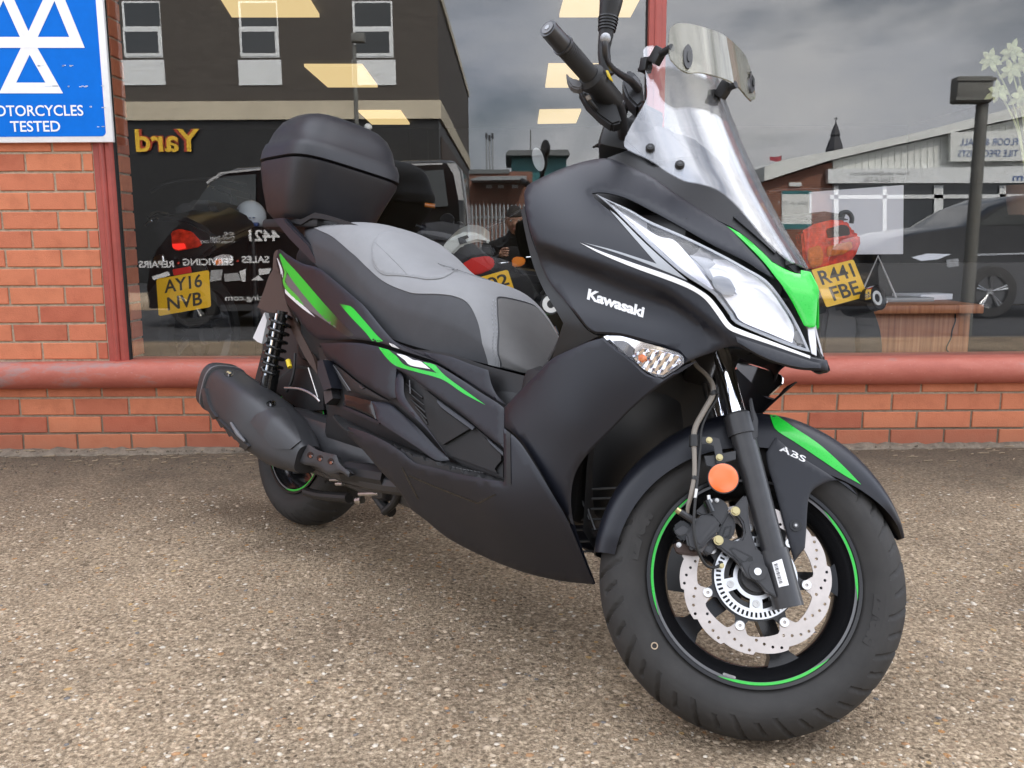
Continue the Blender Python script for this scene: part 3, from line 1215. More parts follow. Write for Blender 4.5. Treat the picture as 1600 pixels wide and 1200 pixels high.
def tri_region(out, res, ring=None, holes=()):
    """Triangulate an outline in pixel space with interior points every res pixels."""
    pts = [tuple(p) for p in out]
    n = len(pts)
    loops = [list(range(n))]
    if ring:
        e = np.roll(out, -1, 0) - np.roll(out, 1, 0)
        e /= (np.linalg.norm(e, axis=1)[:, None] + 1e-9)
        nr = np.stack([-e[:, 1], e[:, 0]], 1)
        area = 0.5 * np.sum(out[:, 0] * np.roll(out[:, 1], -1) - np.roll(out[:, 0], -1) * out[:, 1])
        nr *= np.sign(area)
        q = out + nr * ring
        ok = inside_poly(q, out) & (poly_dist(q, out) > ring * 0.8)
        pts += [tuple(p) for p in q[ok]]
    for h in holes:
        k = len(pts)
        pts += [tuple(p) for p in h]
        loops.append(list(range(k, k + len(h))))
    x0, y0 = out.min(0)
    x1, y1 = out.max(0)
    gx, gy_ = np.meshgrid(np.arange(x0, x1, res), np.arange(y0, y1, res * 0.87))
    gx[1::2] += res / 2
    g = np.stack([gx.ravel(), gy_.ravel()], 1)
    if len(g):
        g = g[inside_poly(g, out)]
    if len(g):
        g = g[poly_dist(g, out) > max(res * 0.55, (ring or 0) + res * 0.45)]
        for h in holes:
            if len(g):
                g = g[poly_dist(g, h) > res * 0.4]
    pts += [tuple(p) for p in g]
    edges = []
    for lp in loops:
        edges += [(lp[i], lp[(i + 1) % len(lp)]) for i in range(len(lp))]
    r = delaunay_2d_cdt([Vector(p) for p in pts], edges, [], 1, 1e-4)
    V = np.array([p[:] for p in r[0]])
    F = [tuple(f) for f in r[2]]
    if holes:
        cen = np.array([V[list(f)].mean(0) for f in F])
        drop = np.zeros(len(F), bool)
        for h in holes:
            drop |= inside_poly(cen, h)
        F = [f for f, d in zip(F, drop) if not d]
    return V, F


def vnormals(P, F):
    N_ = np.zeros_like(P)
    F = np.asarray(F)
    fn = np.cross(P[F[:, 1]] - P[F[:, 0]], P[F[:, 2]] - P[F[:, 0]])
    for k in range(3):
        np.add.at(N_, F[:, k], fn)
    return N_ / (np.linalg.norm(N_, axis=1)[:, None] + 1e-12)


def shell(P, F, thick):
    """Closed thin shell from an open triangle sheet (front = P, back = P - n*thick)."""
    F = [tuple(f) for f in F]
    n = len(P)
    N_ = vnormals(P, F)
    B = P - N_ * thick
    cnt = {}
    for f in F:
        for i in range(3):
            a, b_ = f[i], f[(i + 1) % 3]
            cnt[(a, b_)] = cnt.get((a, b_), 0) + 1
    rim = [(a, b_) for (a, b_) in cnt if (b_, a) not in cnt]
    FF = F + [(f[2] + n, f[1] + n, f[0] + n) for f in F] + [(b_, a, a + n, b_ + n) for a, b_ in rim]
    return np.concatenate([P, B]), FF


PATCH = {}
PARENTS = {}


def sheet(P, F, name, m, parent, thick, roll=0.0, rim=None, mirror=False, sharp=40, frame=BODY, key=None, both=None, centre=None):
    """Finish a sheet in frame coordinates: orient to the camera, roll the rim in, close it, link it (and its mirror image)."""
    F = [f for f in F if len(set(f)) == 3]
    fn = vnormals(P, F)
    view = (frame.C - P) if centre is None else (P - centre)
    if np.sum(fn * view) < 0:
        F = [(f[0], f[2], f[1]) for f in F]
        fn = -fn
    if roll and rim is not None:
        P = P.copy()
        P[rim] -= fn[rim] * roll
    V, FF = shell(P, F, thick)
    S = frame.to_s(V)
    o = link_mesh(name, loc(S), [f[::-1] for f in FF], m, parent, True, sharp)
    if key:
        SS = frame.to_s(P)
        PATCH[key] = BVHTree.FromPolygons([tuple(p) for p in SS], [tuple(f) for f in F])
    if mirror:
        Vm = V * np.array([1, -1, 1])
        Sm = frame.to_s(Vm)
        o2 = link_mesh(name, loc(Sm), FF, m, both if both is not None else parent, True, sharp)
        return o, o2
    return o


def patch(name, outline, F, m, parent=SCO, thick=0.003, res=11, roll=0.0022, ring=3.0, mirror=True, frame=BODY, key=None, dl=0.0, join=False,
          sharp=40, corner=42, holes=()):
    out = smooth_poly(outline, res, corner)
    hs = [smooth_poly(h, res * 0.6) for h in holes]
    V2, T = tri_region(out, res, ring if roll else None, hs)
    P = frame.hit(V2, F)
    rim = np.arange(len(out))
    if hs:
        rim = None
    if dl:
        n_ = vnormals(P, T)
        if np.sum(n_ * (frame.C - P)) < 0:
            n_ = -n_
        P = P + n_ * dl
    if join:
        P[np.abs(P[:, 1]) < 0.004, 1] = 0.0
        Pm = P * np.array([1, -1, 1])
        n = len(P)
        remap = np.arange(n) + n
        on = np.where(P[:, 1] == 0.0)[0]
        remap[on] = on
        P = np.concatenate([P, Pm])
        T = list(T) + [(remap[f[0]], remap[f[2]], remap[f[1]]) for f in T]
        used = np.unique(np.array(T))
        back = -np.ones(len(P), int)
        back[used] = np.arange(len(used))
        P = P[used]
        T = [tuple(back[list(f)]) for f in T]
        rim = None
        mirror = False
    return sheet(P, T, name, m, parent, thick, roll, rim, mirror, sharp, frame, key)


def decal(name, outline, keys, m, parent, off=0.0006, thick=0.0005, res=7, mirror=True, corner=42, holes=()):
    """Sticker or raised trim laid on finished panels: its outline is carried onto their surface."""
    out = smooth_poly(outline, res, corner)
    V2, T = tri_region(out, res, None, [smooth_poly(h, res) for h in holes])
    D = BODY.dirs(V2)
    P = np.zeros((len(V2), 3))
    Nn = np.zeros((len(V2), 3))
    okm = np.zeros(len(V2), bool)
    for i, d_ in enumerate(D):
        best = None
        dv = Vector(d_).normalized()
        for k in keys:
            h = PATCH[k].ray_cast(Vector(BODY.C), dv)
            if h[0] is not None and (best is None or h[3] < best[3]):
                best = h
        if best is None:
            for k in keys:                                      # just past the rim: nearest point of the panel
                h = PATCH[k].find_nearest(Vector(BODY.C) + dv * 1.8)
            continue
        nn_ = Vector(best[1])
        if nn_.dot(dv) > 0:
            nn_ = -nn_
        P[i] = np.array(best[0])
        Nn[i] = np.array(nn_)
        okm[i] = True
    T = [f for f in T if all(okm[list(f)])]
    if not T:
        print('EMPTY DECAL', name, outline[0])
        return None
    used = np.unique(np.array(T))
    back = -np.ones(len(P), int)
    back[used] = np.arange(len(used))
    P2 = P[used] + Nn[used] * off
    T = [tuple(back[list(f)]) for f in T]
    return sheet(P2, T, name, m, parent, thick, mirror=mirror)


def lin(x, xs, ys):
    return np.interp(x, xs, ys)


def smin(a, b_, k):
    h = np.clip(0.5 + 0.5 * (b_ - a) / k, 0, 1)
    return b_ * (1 - h) + a * h - k * h * (1 - h)


def pch(x, xs, ys):
    """monotone cubic interpolation"""
    xs, ys = np.asarray(xs, float), np.asarray(ys, float)
    h = np.diff(xs)
    d = np.diff(ys) / h
    mm = np.zeros(len(xs))
    mm[0], mm[-1] = d[0], d[-1]
    for i in range(1, len(xs) - 1):
        if d[i - 1] * d[i] > 0:
            w1, w2 = 2 * h[i] + h[i - 1], h[i] + 2 * h[i - 1]
            mm[i] = (w1 + w2) / (w1 / d[i - 1] + w2 / d[i])
    x = np.clip(x, xs[0], xs[-1])
    k = np.clip(np.searchsorted(xs, x, 'right') - 1, 0, len(xs) - 2)
    t = (x - xs[k]) / h[k]
    return ((1 + 2 * t) * (1 - t) ** 2 * ys[k] + t * (1 - t) ** 2 * h[k] * mm[k] + t * t * (3 - 2 * t) * ys[k + 1] + t * t * (t - 1) * h[k] * mm[k + 1])


def rbf(pts, sm=1e-5):
    """thin plate surface l(s, z) through control points (s, z, l)"""
    pts = np.array(pts, float)
    X, y = pts[:, :2], pts[:, 2]
    n = len(X)

    def U(r2):
        return 0.5 * r2 * np.log(r2 + 1e-12)
    K = U(((X[:, None] - X[None]) ** 2).sum(-1)) + sm * np.eye(n)
    Pm = np.concatenate([np.ones((n, 1)), X], 1)
    A = np.block([[K, Pm], [Pm.T, np.zeros((3, 3))]])
    w = np.linalg.solve(A, np.concatenate([y, np.zeros(3)]))

    def f(s, z):
        s_, z_ = np.ravel(s), np.ravel(z)
        r2 = (s_[:, None] - X[None, :, 0]) ** 2 + (z_[:, None] - X[None, :, 1]) ** 2
        v = U(r2) @ w[:n] + w[n] + w[n + 1] * s_ + w[n + 2] * z_
        return v.reshape(np.shape(s))
    return f


def show(tagname, px, F, frame=BODY):
    P = frame.hit(np.array(px, float), F)
    for q, p in zip(px, P):
        print(tagname, q, np.round(p, 3))

# ------------------------------------------------------------------ panels: shapes of the body surface
def crease_z(s):
    return lin(s, [1.0, 1.13, 1.30, 1.41, 1.50, 1.60], [0.868, 0.846, 0.806, 0.775, 0.722, 0.70])


def sst(x, a, b_):
    t = np.clip((x - a) / (b_ - a), 0, 1)
    return t * t * (3 - 2 * t)


def W_front(s, z):
    s0 = pch(z, [.2, .60, .68, .75, .80, .86, .93, 1.03, 1.15, 1.4], [1.66, 1.655, 1.645, 1.612, 1.60, 1.555, 1.48, 1.36, 1.22, 0.9])
    Lm = pch(z, [.2, .5, .6, .65, .72, .8, .85, .9, .95, 1.0, 1.04, 1.08, 1.14, 1.4], [.2, .225, .235, .25, .268, .276, .276, .272, .262, .243, .215, .17, .09, .0])
    t = np.clip((s0 - s) / .43, 0, 1)
    w = Lm * (1 - (1 - t) ** 1.9)
    w = w - 0.035 * sst(1.16 - s, 0, .22) * sst(z, .86, 1.0)
    h = crease_z(s) - z
    fade = sst(1.56 - s, 0, .10) * sst(s, 1.07, 1.2)
    w = w - fade * 0.034 * (sst(h, 0.0, .035) - 0.85 * sst(h, .045, .135))
    return np.maximum(w, 0)


def F_front(s, l, z):
    return np.abs(l) - W_front(s, z)


def F_front_o(o):
    return lambda s, l, z: np.abs(l) - np.maximum(W_front(s, z) + o, 0)


def scr_s(l, z):
    c = pch(z, [.80, .86, .93, 1.04, 1.15, 1.26, 1.40], [1.60, 1.557, 1.497, 1.412, 1.338, 1.272, 1.19])
    k = lin(z, [.86, 1.0, 1.3], [6.0, 4.6, 4.0])
    return c - k * l * l


def F_screen(s, l, z):
    return s - scr_s(l, z)


def F_surround(s, l, z):
    return np.maximum(np.abs(l) - np.maximum(W_front(s, z) - 0.006, 0), s - scr_s(l, z) + 0.022)


W_tail_ = rbf([(-.25, .86, .11), (-.16, .84, .135), (-.05, .80, .16), (-.02, .70, .155), (.10, .80, .18), (.2, .75, .192), (.2, .62, .178), (.25, .52, .165), (.4, .70, .20),
               (.4, .60, .212), (.4, .50, .20), (.6, .62, .205), (.6, .52, .222), (.6, .40, .215), (.8, .58, .205), (.8, .48, .222), (.85, .36, .222),
               (1.0, .56, .195), (1.0, .46, .212), (1.12, .5, .205), (1.1, .36, .225), (.45, .36, .20), (.2, .42, .16), (1.15, .62, .19)])


def F_tail(s, l, z):
    return np.abs(l) - W_tail_(np.clip(s, -.3, 1.2), np.clip(z, .3, .95))


def F_tail_o(o):
    return lambda s, l, z: F_tail(s, l, z) - o


W_skirt_ = rbf([(.45, .38, .235), (.45, .28, .215), (.65, .37, .25), (.65, .25, .222), (.85, .36, .255), (.85, .22, .20), (1.05, .36, .258), (1.05, .20, .185), (1.15, .45, .255),
                (1.15, .30, .245), (1.25, .20, .165), (1.3, .32, .225), (1.4, .22, .13), (1.4, .30, .18), (1.1, .52, .25)])


def F_skirt(s, l, z):
    return np.abs(l) - W_skirt_(np.clip(s, .3, 1.5), np.clip(z, .12, .6))


W_shield_ = rbf([(1.03, .52, .222), (1.08, .58, .225), (1.12, .50, .240), (1.12, .64, .236), (1.2, .60, .245), (1.2, .45, .240), (1.2, .32, .228), (1.3, .66, .238), (1.3, .5, .232), (1.25, .25, .19),
                 (1.3, .35, .205), (1.38, .6, .215), (1.38, .48, .19), (1.40, .22, .125), (1.35, .25, .155), (1.46, .63, .185), (1.50, .58, .165)])


def F_shield(s, l, z):
    return np.abs(l) - W_shield_(np.clip(s, .95, 1.55), np.clip(z, .15, .72))


def tilt(o, a, b_, k, ks=0.0):
    """facet of the rear body leaning back by k per metre of height above the line through two pixels"""
    q = BODY.hit(np.array([a, b_], float), F_tail)
    m_ = (q[1, 2] - q[0, 2]) / (q[1, 0] - q[0, 0])
    return lambda s, l, z: F_tail(s, l, z) - o + k * (z - q[0, 2] - m_ * (s - q[0, 0])) + ks * (s - q[0, 0])


MBK, PLA, TEX = MATS['matt_black'], MATS['black_plastic'], MATS['textured_plastic']

# ---- front cowl with the beak
FC = [(930, 521, 1), (917, 513), (900, 491), (876, 462), (855, 436), (838, 396), (826, 358), (819, 322), (818, 298), (823, 288), (838, 279), (870, 264), (905, 252), (944, 245),
      (975, 254), (1020, 275), (1060, 303), (1120, 341), (1142, 354, 1), (1167, 382), (1193, 409), (1211, 433, 1), (1188, 421), (1167, 407), (1113, 380), (1060, 350), (1020, 328), (980, 308), (944, 299), (925, 300, 1),
      (928, 307), (952, 327), (980, 350), (1010, 380), (1040, 406), (1066, 433), (1088, 448), (1108, 462), (1124, 482), (1139, 503), (1148, 511), (1200, 532), (1266, 556), (1293, 562, 1), (1295, 579, 1), (1247, 577),
      (1200, 563), (1150, 541), (1110, 551), (1085, 560), (1069, 568, 1), (1068, 558), (1061, 550), (1036, 541), (1004, 532), (972, 524), (951, 522)]
patch('front_cowl', FC, F_front, MBK, key='front', thick=0.004, roll=0.003, res=9)
# dark lining behind the cowl so that no gap shows daylight
patch('cowl_lining', [(935, 525), (865, 440), (835, 370), (830, 300), (900, 262), (960, 255), (1100, 335), (1200, 410), (1262, 520), (1290, 566), (1200, 550), (1100, 538), (1000, 520)],
      F_front_o(-0.085), PLA, thick=0.004, roll=0, res=16)
patch('screen_surround', [(948, 247), (977, 236), (1008, 224), (1032, 208), (1080, 216), (1140, 268), (1200, 335), (1245, 395), (1259, 420), (1244, 426), (1225, 418), (1206, 408), (1187, 389),
                          (1160, 366), (1140, 353), (1118, 342), (1060, 306), (1020, 279), (976, 258)], F_surround, PLA, key='surround', thick=0.004, roll=0, res=9)
# dark blade in the groove between cowl and screen
decal('trim_blade', [(1145, 341), (1157, 335), (1176, 349), (1211, 390), (1210, 398), (1180, 371)], ['surround', 'front'], MATS['gloss_black'], SCO, off=0.004, thick=0.003)
patch('beak_band', [(1150, 525, 1), (1200, 542), (1264, 563), (1282, 567, 1), (1283, 575, 1), (1247, 573), (1200, 560), (1152, 534, 1)], lambda s, l, z: np.abs(l) - np.maximum(W_front(s, z) + .002 + .45 * np.maximum(.716 - .20 * (s - 1.51) - z, 0), .002), MBK, thick=0.003, roll=0.001, res=5)
# ---- green nose
patch('nose_panel', [(1137, 352, 1), (1161, 366), (1188, 389), (1207, 408, 1), (1225, 418), (1244, 426), (1252, 427), (1252, 421, 1), (1264, 424), (1271, 437), (1277, 452), (1277, 480), (1275, 510, 1), (1266, 511), (1257, 508, 1),
                     (1250, 494), (1236, 467), (1222, 444), (1212, 431), (1193, 407), (1167, 380)], F_front_o(0.004), MATS['lime_green'], key='nose', thick=0.004, roll=0.002, res=6)
patch('nose_strip', [(1262, 505), (1272, 507), (1275, 530), (1276, 556), (1268, 552), (1264, 528)], F_front_o(-0.006), MATS['headlight_grey'], thick=0.003, roll=0, res=5)

# ---- headlight
HL = [(931, 303, 1), (952, 313), (985, 328), (1015, 345), (1070, 369), (1125, 396), (1165, 418), (1200, 440), (1230, 479), (1250, 514), (1266, 550, 1), (1250, 546), (1232, 540), (1200, 527), (1150, 505),
      (1140, 492), (1124, 471), (1110, 456), (1066, 427), (1025, 392), (985, 353), (955, 323)]
hl, hr = patch('headlight', HL, F_front_o(-0.062), MATS['headlight_grey'], key='hl', thick=0.003, roll=0, res=9)
patch('headlight_rim', HL, F_front_o(-0.003), MATS['decal_silver'], parent=hl, mirror=False, thick=0.002, roll=0, res=8,
      holes=[[(944, 311), (985, 331), (1015, 349), (1070, 373), (1125, 400), (1165, 422), (1198, 443), (1227, 481), (1246, 514), (1260, 545), (1235, 536), (1202, 523), (1154, 502), (1145, 490), (1128, 468), (1112, 452), (1069, 423), (1028, 388), (988, 350), (957, 321)]])
patch('lens', HL, F_front, MATS['lens_clear'], parent=hl, mirror=False, thick=0.0015, roll=0.001, res=10)


def F_bowl(s, l, z):
    """scalloped bowls inside the lamp, coloured white for the sky they would mirror"""
    return np.abs(l) - np.maximum(W_front(s, z) - 0.010 - 0.24 * np.maximum(z - .705, 0) - 0.0025 * np.cos((s - z) * 75) - 0.002 * np.sin(z * 110), 0)


patch('reflector', [(1115, 405), (1140, 408), (1170, 425), (1200, 450), (1222, 480), (1240, 512), (1238, 536), (1205, 522), (1160, 503), (1148, 488), (1134, 468), (1118, 446), (1104, 425)], F_bowl, MATS['lamp_white'], parent=hl, mirror=False,
      thick=0.002, roll=0, res=5, sharp=25)
patch('indicator_strip', [(962, 325), (990, 344), (1028, 368), (1052, 374), (1072, 394), (1096, 424), (1116, 452), (1104, 448), (1070, 424), (1030, 388), (992, 352)], F_front_o(-0.016), MATS['lamp_white'], parent=hl, mirror=False, thick=0.002, roll=0.001, res=6, sharp=25)
patch('light_guide', [(1040, 373), (1048, 372), (1058, 381), (1086, 412), (1104, 432), (1116, 452), (1110, 452), (1080, 423), (1052, 390)], F_front_o(-0.011), MATS['lens_clear'], parent=hl, mirror=False, thick=0.003, roll=0.001, res=5)
patch('lamp_hood', [(1078, 398), (1108, 404), (1118, 412), (1108, 420), (1118, 440), (1140, 442), (1152, 460), (1128, 452), (1108, 434), (1098, 418)], F_front_o(-0.012), MATS['decal_silver'], parent=hl, mirror=False, thick=0.003, roll=0.001, res=5)
patch('lamp_bulb_cap', [(1112, 434), (1124, 430), (1140, 436), (1150, 452), (1146, 462), (1130, 460), (1116, 448)], F_front_o(-0.010), MATS['decal_silver'], parent=hl, mirror=False, thick=0.003, roll=0.001, res=4)

# ---- turn signal
TSG = [(943, 526), (953, 523.5), (972, 525.5), (1004, 534.5), (1036, 543.5), (1061, 552), (1068, 560), (1068, 569), (1052, 580), (1036, 590, 1), (1023, 588), (1010, 581), (987, 562), (956, 539)]


def F_ts(o):
    return lambda s, l, z: np.abs(l) - (np.maximum(W_front(s, z), W_shield_(np.clip(s, .95, 1.55), np.clip(z, .15, .72))) + o)


ts, ts2 = patch('turn_signal', TSG, F_ts(-0.016), MATS['reflector_chrome'], key='ts', thick=0.003, roll=0, res=5)
patch('reflector', [(988, 556), (1004, 544), (1030, 548), (1060, 556), (1064, 566), (1036, 586), (1020, 583), (1002, 574)], lambda s, l, z: F_ts(-0.010)(s, l, z) + 0.0016 * np.sin((s - .6 * z) * 420), MATS['reflector_chrome'], parent=ts, mirror=False, thick=0.002,
      roll=0, res=3, sharp=20)
patch('lamp_shade', [(957, 533), (975, 533), (990, 545), (988, 560), (968, 546)], F_ts(-0.012), MATS['decal_grey'], parent=ts, mirror=False, thick=0.002, roll=0, res=5)
patch('bulb', [(997, 556), (1004, 553), (1010, 557), (1010, 563), (1003, 567), (997, 563)], F_ts(-0.007), MATS['orange_bulb'], parent=ts, mirror=False, thick=0.004, roll=0.002, res=3)
patch('lens', TSG, F_ts(0.003), MATS['lens_clear'], parent=ts, mirror=False, thick=0.0015, roll=0.004, res=7)

# ---- leg shield and skirt
patch('leg_shield', [(786, 636, 1), (810, 611), (835, 586), (860, 561), (885, 548), (920, 533), (942, 527, 1), (956, 540), (987, 563), (1010, 584), (1036, 592), (1069, 571, 1), (1088, 564, 1), (1060, 583), (1022, 609), (987, 639),
                     (954, 673), (919, 708), (898, 740), (891, 780), (896, 822), (908, 862), (928, 914, 1), (910, 880), (889, 818), (867, 778), (836, 726), (811, 687), (786, 666, 1)], F_shield, MBK, key='shield', thick=0.005, roll=0.003, res=10)
patch('lower_cowl', [(785, 668, 1), (810, 690), (835, 728), (866, 780), (888, 820), (927, 915, 1), (880, 910), (840, 902), (800, 890), (750, 869), (700, 843), (665, 815), (640, 796, 1), (620, 765), (592, 735), (566, 704), (541, 680), (541, 667, 1),
                     (570, 676), (600, 690), (628, 708), (646, 723), (680, 732), (720, 742), (760, 749), (786, 753, 1)], F_skirt, MBK, key='skirt', thick=0.005, roll=0.003, res=10)
decal('seam_line', [(785, 669), (798, 678), (799, 757), (785, 752)], ['skirt'], PLA, SCO, off=0.0015, thick=0.002)
decal('seam_line', [(627, 730), (629, 729), (641, 752), (655, 780), (652, 780), (638, 753)], ['skirt'], MATS['gloss_black'], SCO, off=0.0006, res=5)
decal('seam_line', [(638, 744), (640, 742), (690, 763), (747, 785), (774, 771), (776, 773), (747, 788), (690, 766)], ['skirt'], MATS['gloss_black'], SCO, off=0.0006, res=5)
# radiator grille: slats in the wheel arch
gp = MB()
arch = [(891, 745), (900, 738), (960, 745), (975, 760), (960, 820), (935, 880), (915, 880), (898, 830), (889, 790)]
q0 = BODY.plane(np.array(arch, float), 0.115)
# wheel arch: a curved dark wall behind the front wheel, and the cover under the beak
V, F = [], []
az_ = np.linspace(.19, .70, 14)
for z in az_:
    sb = lin(z, [.19, .30, .45, .58, .70], [1.335, 1.262, 1.245, 1.262, 1.30])
    for l in np.linspace(-1, 1, 13):
        wl_ = lin(z, [.19, .30, .45, .60, .70], [.10, .185, .19, .19, .18])
        V.append(loc(np.array([sb + 0.05 * abs(l) ** 3, l * wl_, z])))
for j in range(len(az_) - 1):
    for i in range(12):
        a = j * 13 + i
        F.append((a, a + 1, a + 14, a + 13))
link_mesh('arch_lining', V, F, PLA, SCO)
V, F = [], []
ss_ = np.linspace(1.26, 1.632, 12)
for s_ in ss_:
    z_ = lin(s_, [1.26, 1.40, 1.52, 1.632], [.70, .672, .685, .680])
    w_ = float(W_front(np.array([s_]), np.array([.70]))[0]) - .012
    for l in np.linspace(-1, 1, 9):
        V.append(loc(np.array([s_, l * max(w_, .004), z_ + .015 * (1 - l * l)])))
for j in range(len(ss_) - 1):
    for i in range(8):
        a = j * 9 + i
        F.append((a, a + 1, a + 10, a + 9))
link_mesh('beak_lining', V, F, PLA, SCO)
grl = None
for k, (a, b_) in enumerate([((892, 766), (968, 760)), ((890, 780), (958, 777)), ((892, 796), (946, 794)), ((894, 812), (938, 811)), ((897, 828), (932, 827)), ((901, 846), (928, 845)), ((906, 862), (926, 861))]):
    p = BODY.plane(np.array([a, b_], float), 0.150)
    g = MB()
    g.tube([tuple(loc(p[0])), tuple(loc(p[1] - np.array([0, .05, 0])))], 0.0024, seg=6, sub=1)
    if grl is None:
        grl = g.build('radiator_grille', MATS['slat_grey'], SCO)
    else:
        g.build('slat', MATS['slat_grey'], grl)
for a, b_ in (((898, 760), (906, 793)), ((908, 777), (921, 812)), ((918, 794), (930, 828))):
    p = BODY.plane(np.array([a, b_], float), 0.148)
    g = MB()
    g.tube([tuple(loc(p[0])), tuple(loc(p[1]))], 0.0022, seg=6, sub=1)
    g.build('slat', MATS['slat_grey'], grl)

# ---- rear body panels
patch('tail_cowl', [(435, 389, 1), (450, 399), (470, 411), (497, 419), (525, 441), (550, 462), (568, 478), (590, 505), (608, 526), (624, 539), (650, 551), (678, 563, 1), (662, 558), (637, 550), (607, 540), (585, 534), (550, 530), (497, 532, 1),
                    (482, 519), (460, 492), (447, 473), (440, 450), (437, 430), (430, 412), (431, 397)], F_tail, MBK, key='tail', thick=0.004, roll=0.003, res=8)
patch('side_cover', [(498, 537, 1), (550, 535), (585, 540), (607, 546), (637, 556), (662, 564), (680, 569), (720, 593), (750, 613), (776, 629), (786, 637, 1), (786, 700, 1), (760, 681), (720, 647), (684, 621), (660, 603), (640, 589), (618, 575, 1),
                     (616, 600), (617, 621, 1), (606, 624), (592, 616), (560, 596), (530, 572), (506, 557, 1)], F_tail, MBK, key='side', thick=0.004, roll=0.003, res=8)
patch('seat_trim', [(600, 523), (622, 536), (655, 548), (700, 556), (735, 569), (762, 578), (767, 600), (776, 618), (788, 631), (776, 625), (750, 609), (720, 589), (680, 564), (650, 550), (620, 541)], F_tail_o(-0.008), MBK, key='trim', thick=0.004, roll=0.002, res=8)
patch('tunnel_cover', [(640, 545), (700, 552), (762, 572), (830, 590), (862, 558), (866, 570), (815, 610), (790, 634), (772, 620), (760, 604), (700, 575)], F_tail_o(-0.040), PLA, thick=0.004, roll=0, res=12)
patch('inner_side_panel', [(497, 540), (560, 580), (618, 610), (640, 580), (700, 625), (788, 700), (788, 756), (700, 735), (640, 705), (570, 672), (520, 640), (505, 600)], F_tail_o(-0.022), PLA, key='inner', thick=0.004, roll=0, res=12)
patch('corner_panel', [(507, 561, 1), (530, 575), (560, 599), (592, 619), (606, 626), (580, 622), (546, 611, 1), (534, 592), (522, 574)], F_tail_o(-0.008), PLA, key='corner', thick=0.004, roll=0.002, res=7)
decal('panel_edge', [(508, 562), (511, 561), (524, 574), (548, 610), (544, 611), (520, 576)], ['corner', 'inner'], MATS['decal_grey'], SCO, off=0.002, thick=0.002, res=5)
decal('bolt', [(563, 600), (567, 598), (571, 601), (571, 606), (567, 608), (563, 605)], ['corner', 'inner'], MATS['satin_black_metal'], SCO, off=0.003, thick=0.003, res=3)
patch('blade_panel', [(618, 577, 1), (629, 588), (632, 619), (652, 648), (670, 672), (699, 713, 1), (664, 668), (621, 625), (617, 600)], tilt(.004, (625, 600), (684, 695), .55, -.35), MBK, key='blade', thick=0.006, roll=0.002, res=6)
patch('lower_blade', [(579, 626, 1), (608, 629), (620, 639), (650, 665), (680, 697), (699, 714), (701, 718, 1), (680, 718), (652, 699), (620, 678), (590, 658), (586, 646)], tilt(.006, (590, 640), (690, 708), .60), MBK, key='lblade', thick=0.006, roll=0.003, res=7)
patch('rear_blade', [(537, 616, 1), (580, 627), (588, 658), (562, 646), (535, 635)], F_tail_o(0.001), MATS['gloss_black'], thick=0.005, roll=0.002, res=6)
patch('blade_edge', [(535, 634), (562, 645), (592, 659), (592, 663), (560, 651), (534, 638)], F_tail_o(0.006), MBK, thick=0.004, roll=0.001, res=5)
patch('recess_panel', [(661, 606), (684, 624), (720, 650), (786, 704), (786, 746), (745, 732), (701, 713), (674, 672), (664, 640)], F_tail_o(-0.012), TEX, key='recess', thick=0.004, roll=0, res=8)
decal('raised_plate', [(683, 624, 1), (742, 668, 1), (696, 695, 1), (687, 688)], ['recess'], TEX, SCO, off=0.007, thick=0.006, res=7)
patch('raised_plate_edge', [(683, 624, 1), (742, 667, 1), (738, 672), (688, 635)], tilt(-.004, (685, 629), (740, 670), 1.0), MBK, thick=.003, roll=0, res=5)
decal('raised_plate', [(760, 685, 1), (786, 707, 1), (786, 742), (722, 718), (706, 712)], ['recess'], TEX, SCO, off=0.006, thick=0.005, res=7)
patch('raised_plate_edge', [(760, 684, 1), (786, 706, 1), (786, 712), (766, 693)], tilt(-.005, (763, 688), (786, 709), 1.0), MBK, thick=.003, roll=0, res=5)
vent = patch('air_vent', [(631, 592), (641, 591), (661, 606), (668, 664), (671, 672), (652, 645), (634, 618)], F_tail_o(-0.030), MATS['gloss_black'], mirror=True, thick=0.003, roll=0, res=6)[0]
for a, b_ in (((634, 600), (660, 622)), ((636, 612), (663, 634)), ((642, 625), (665, 645)), ((649, 636), (667, 655)), ((657, 648), (668, 663))):
    p = BODY.hit(np.array([a, ((a[0] + b_[0]) / 2, (a[1] + b_[1]) / 2), b_], float), F_tail_o(-0.018))
    g = MB()
    g.tube([tuple(loc(q)) for q in p], 0.0022, seg=6, sub=2)
    g.build('slat', PLA, vent)
g = MB()
p = BODY.hit(np.array([(640, 594), (641, 615)], float), F_tail_o(-0.014))
g.tube([tuple(loc(q)) for q in p], 0.0016, seg=6, sub=1)
g.build('slat', MATS['decal_grey'], vent)
# floorboard: tread seen edge-on along the skirt
patch('floorboard', [(520, 650), (535, 637), (590, 662), (620, 682), (652, 702), (680, 721), (702, 720), (745, 735), (788, 748), (788, 757), (720, 746), (680, 736), (646, 727), (628, 712), (600, 694), (570, 680), (541, 672)],
      lambda s, l, z: np.maximum(np.abs(l) - 0.245, z - lin(s, [.4, .6, .8, 1.2], [.385, .372, .362, .358])), TEX, thick=0.004, roll=0, res=8, mirror=True)
for k in range(26):
    t = k / 25
    x = 640 + 140 * t
    y = lin(x, [636, 650, 680, 720, 784], [712, 719, 727, 736, 747]) - 3.5
    p = BODY.hit(np.array([(x, y), (x + 4, y + 1.2)], float), lambda s, l, z: np.maximum(np.abs(l) - 0.235, z - lin(s, [.4, .6, .8, 1.2], [.385, .372, .362, .358])))
    if k == 0:
        gq = MB()
    gq.tube([tuple(loc(p[0])), tuple(loc(p[1]))], 0.0011, seg=5, sub=1)
tag(gq.build('tread_nubs', MATS['slat_grey'], SCO), kind='stuff')
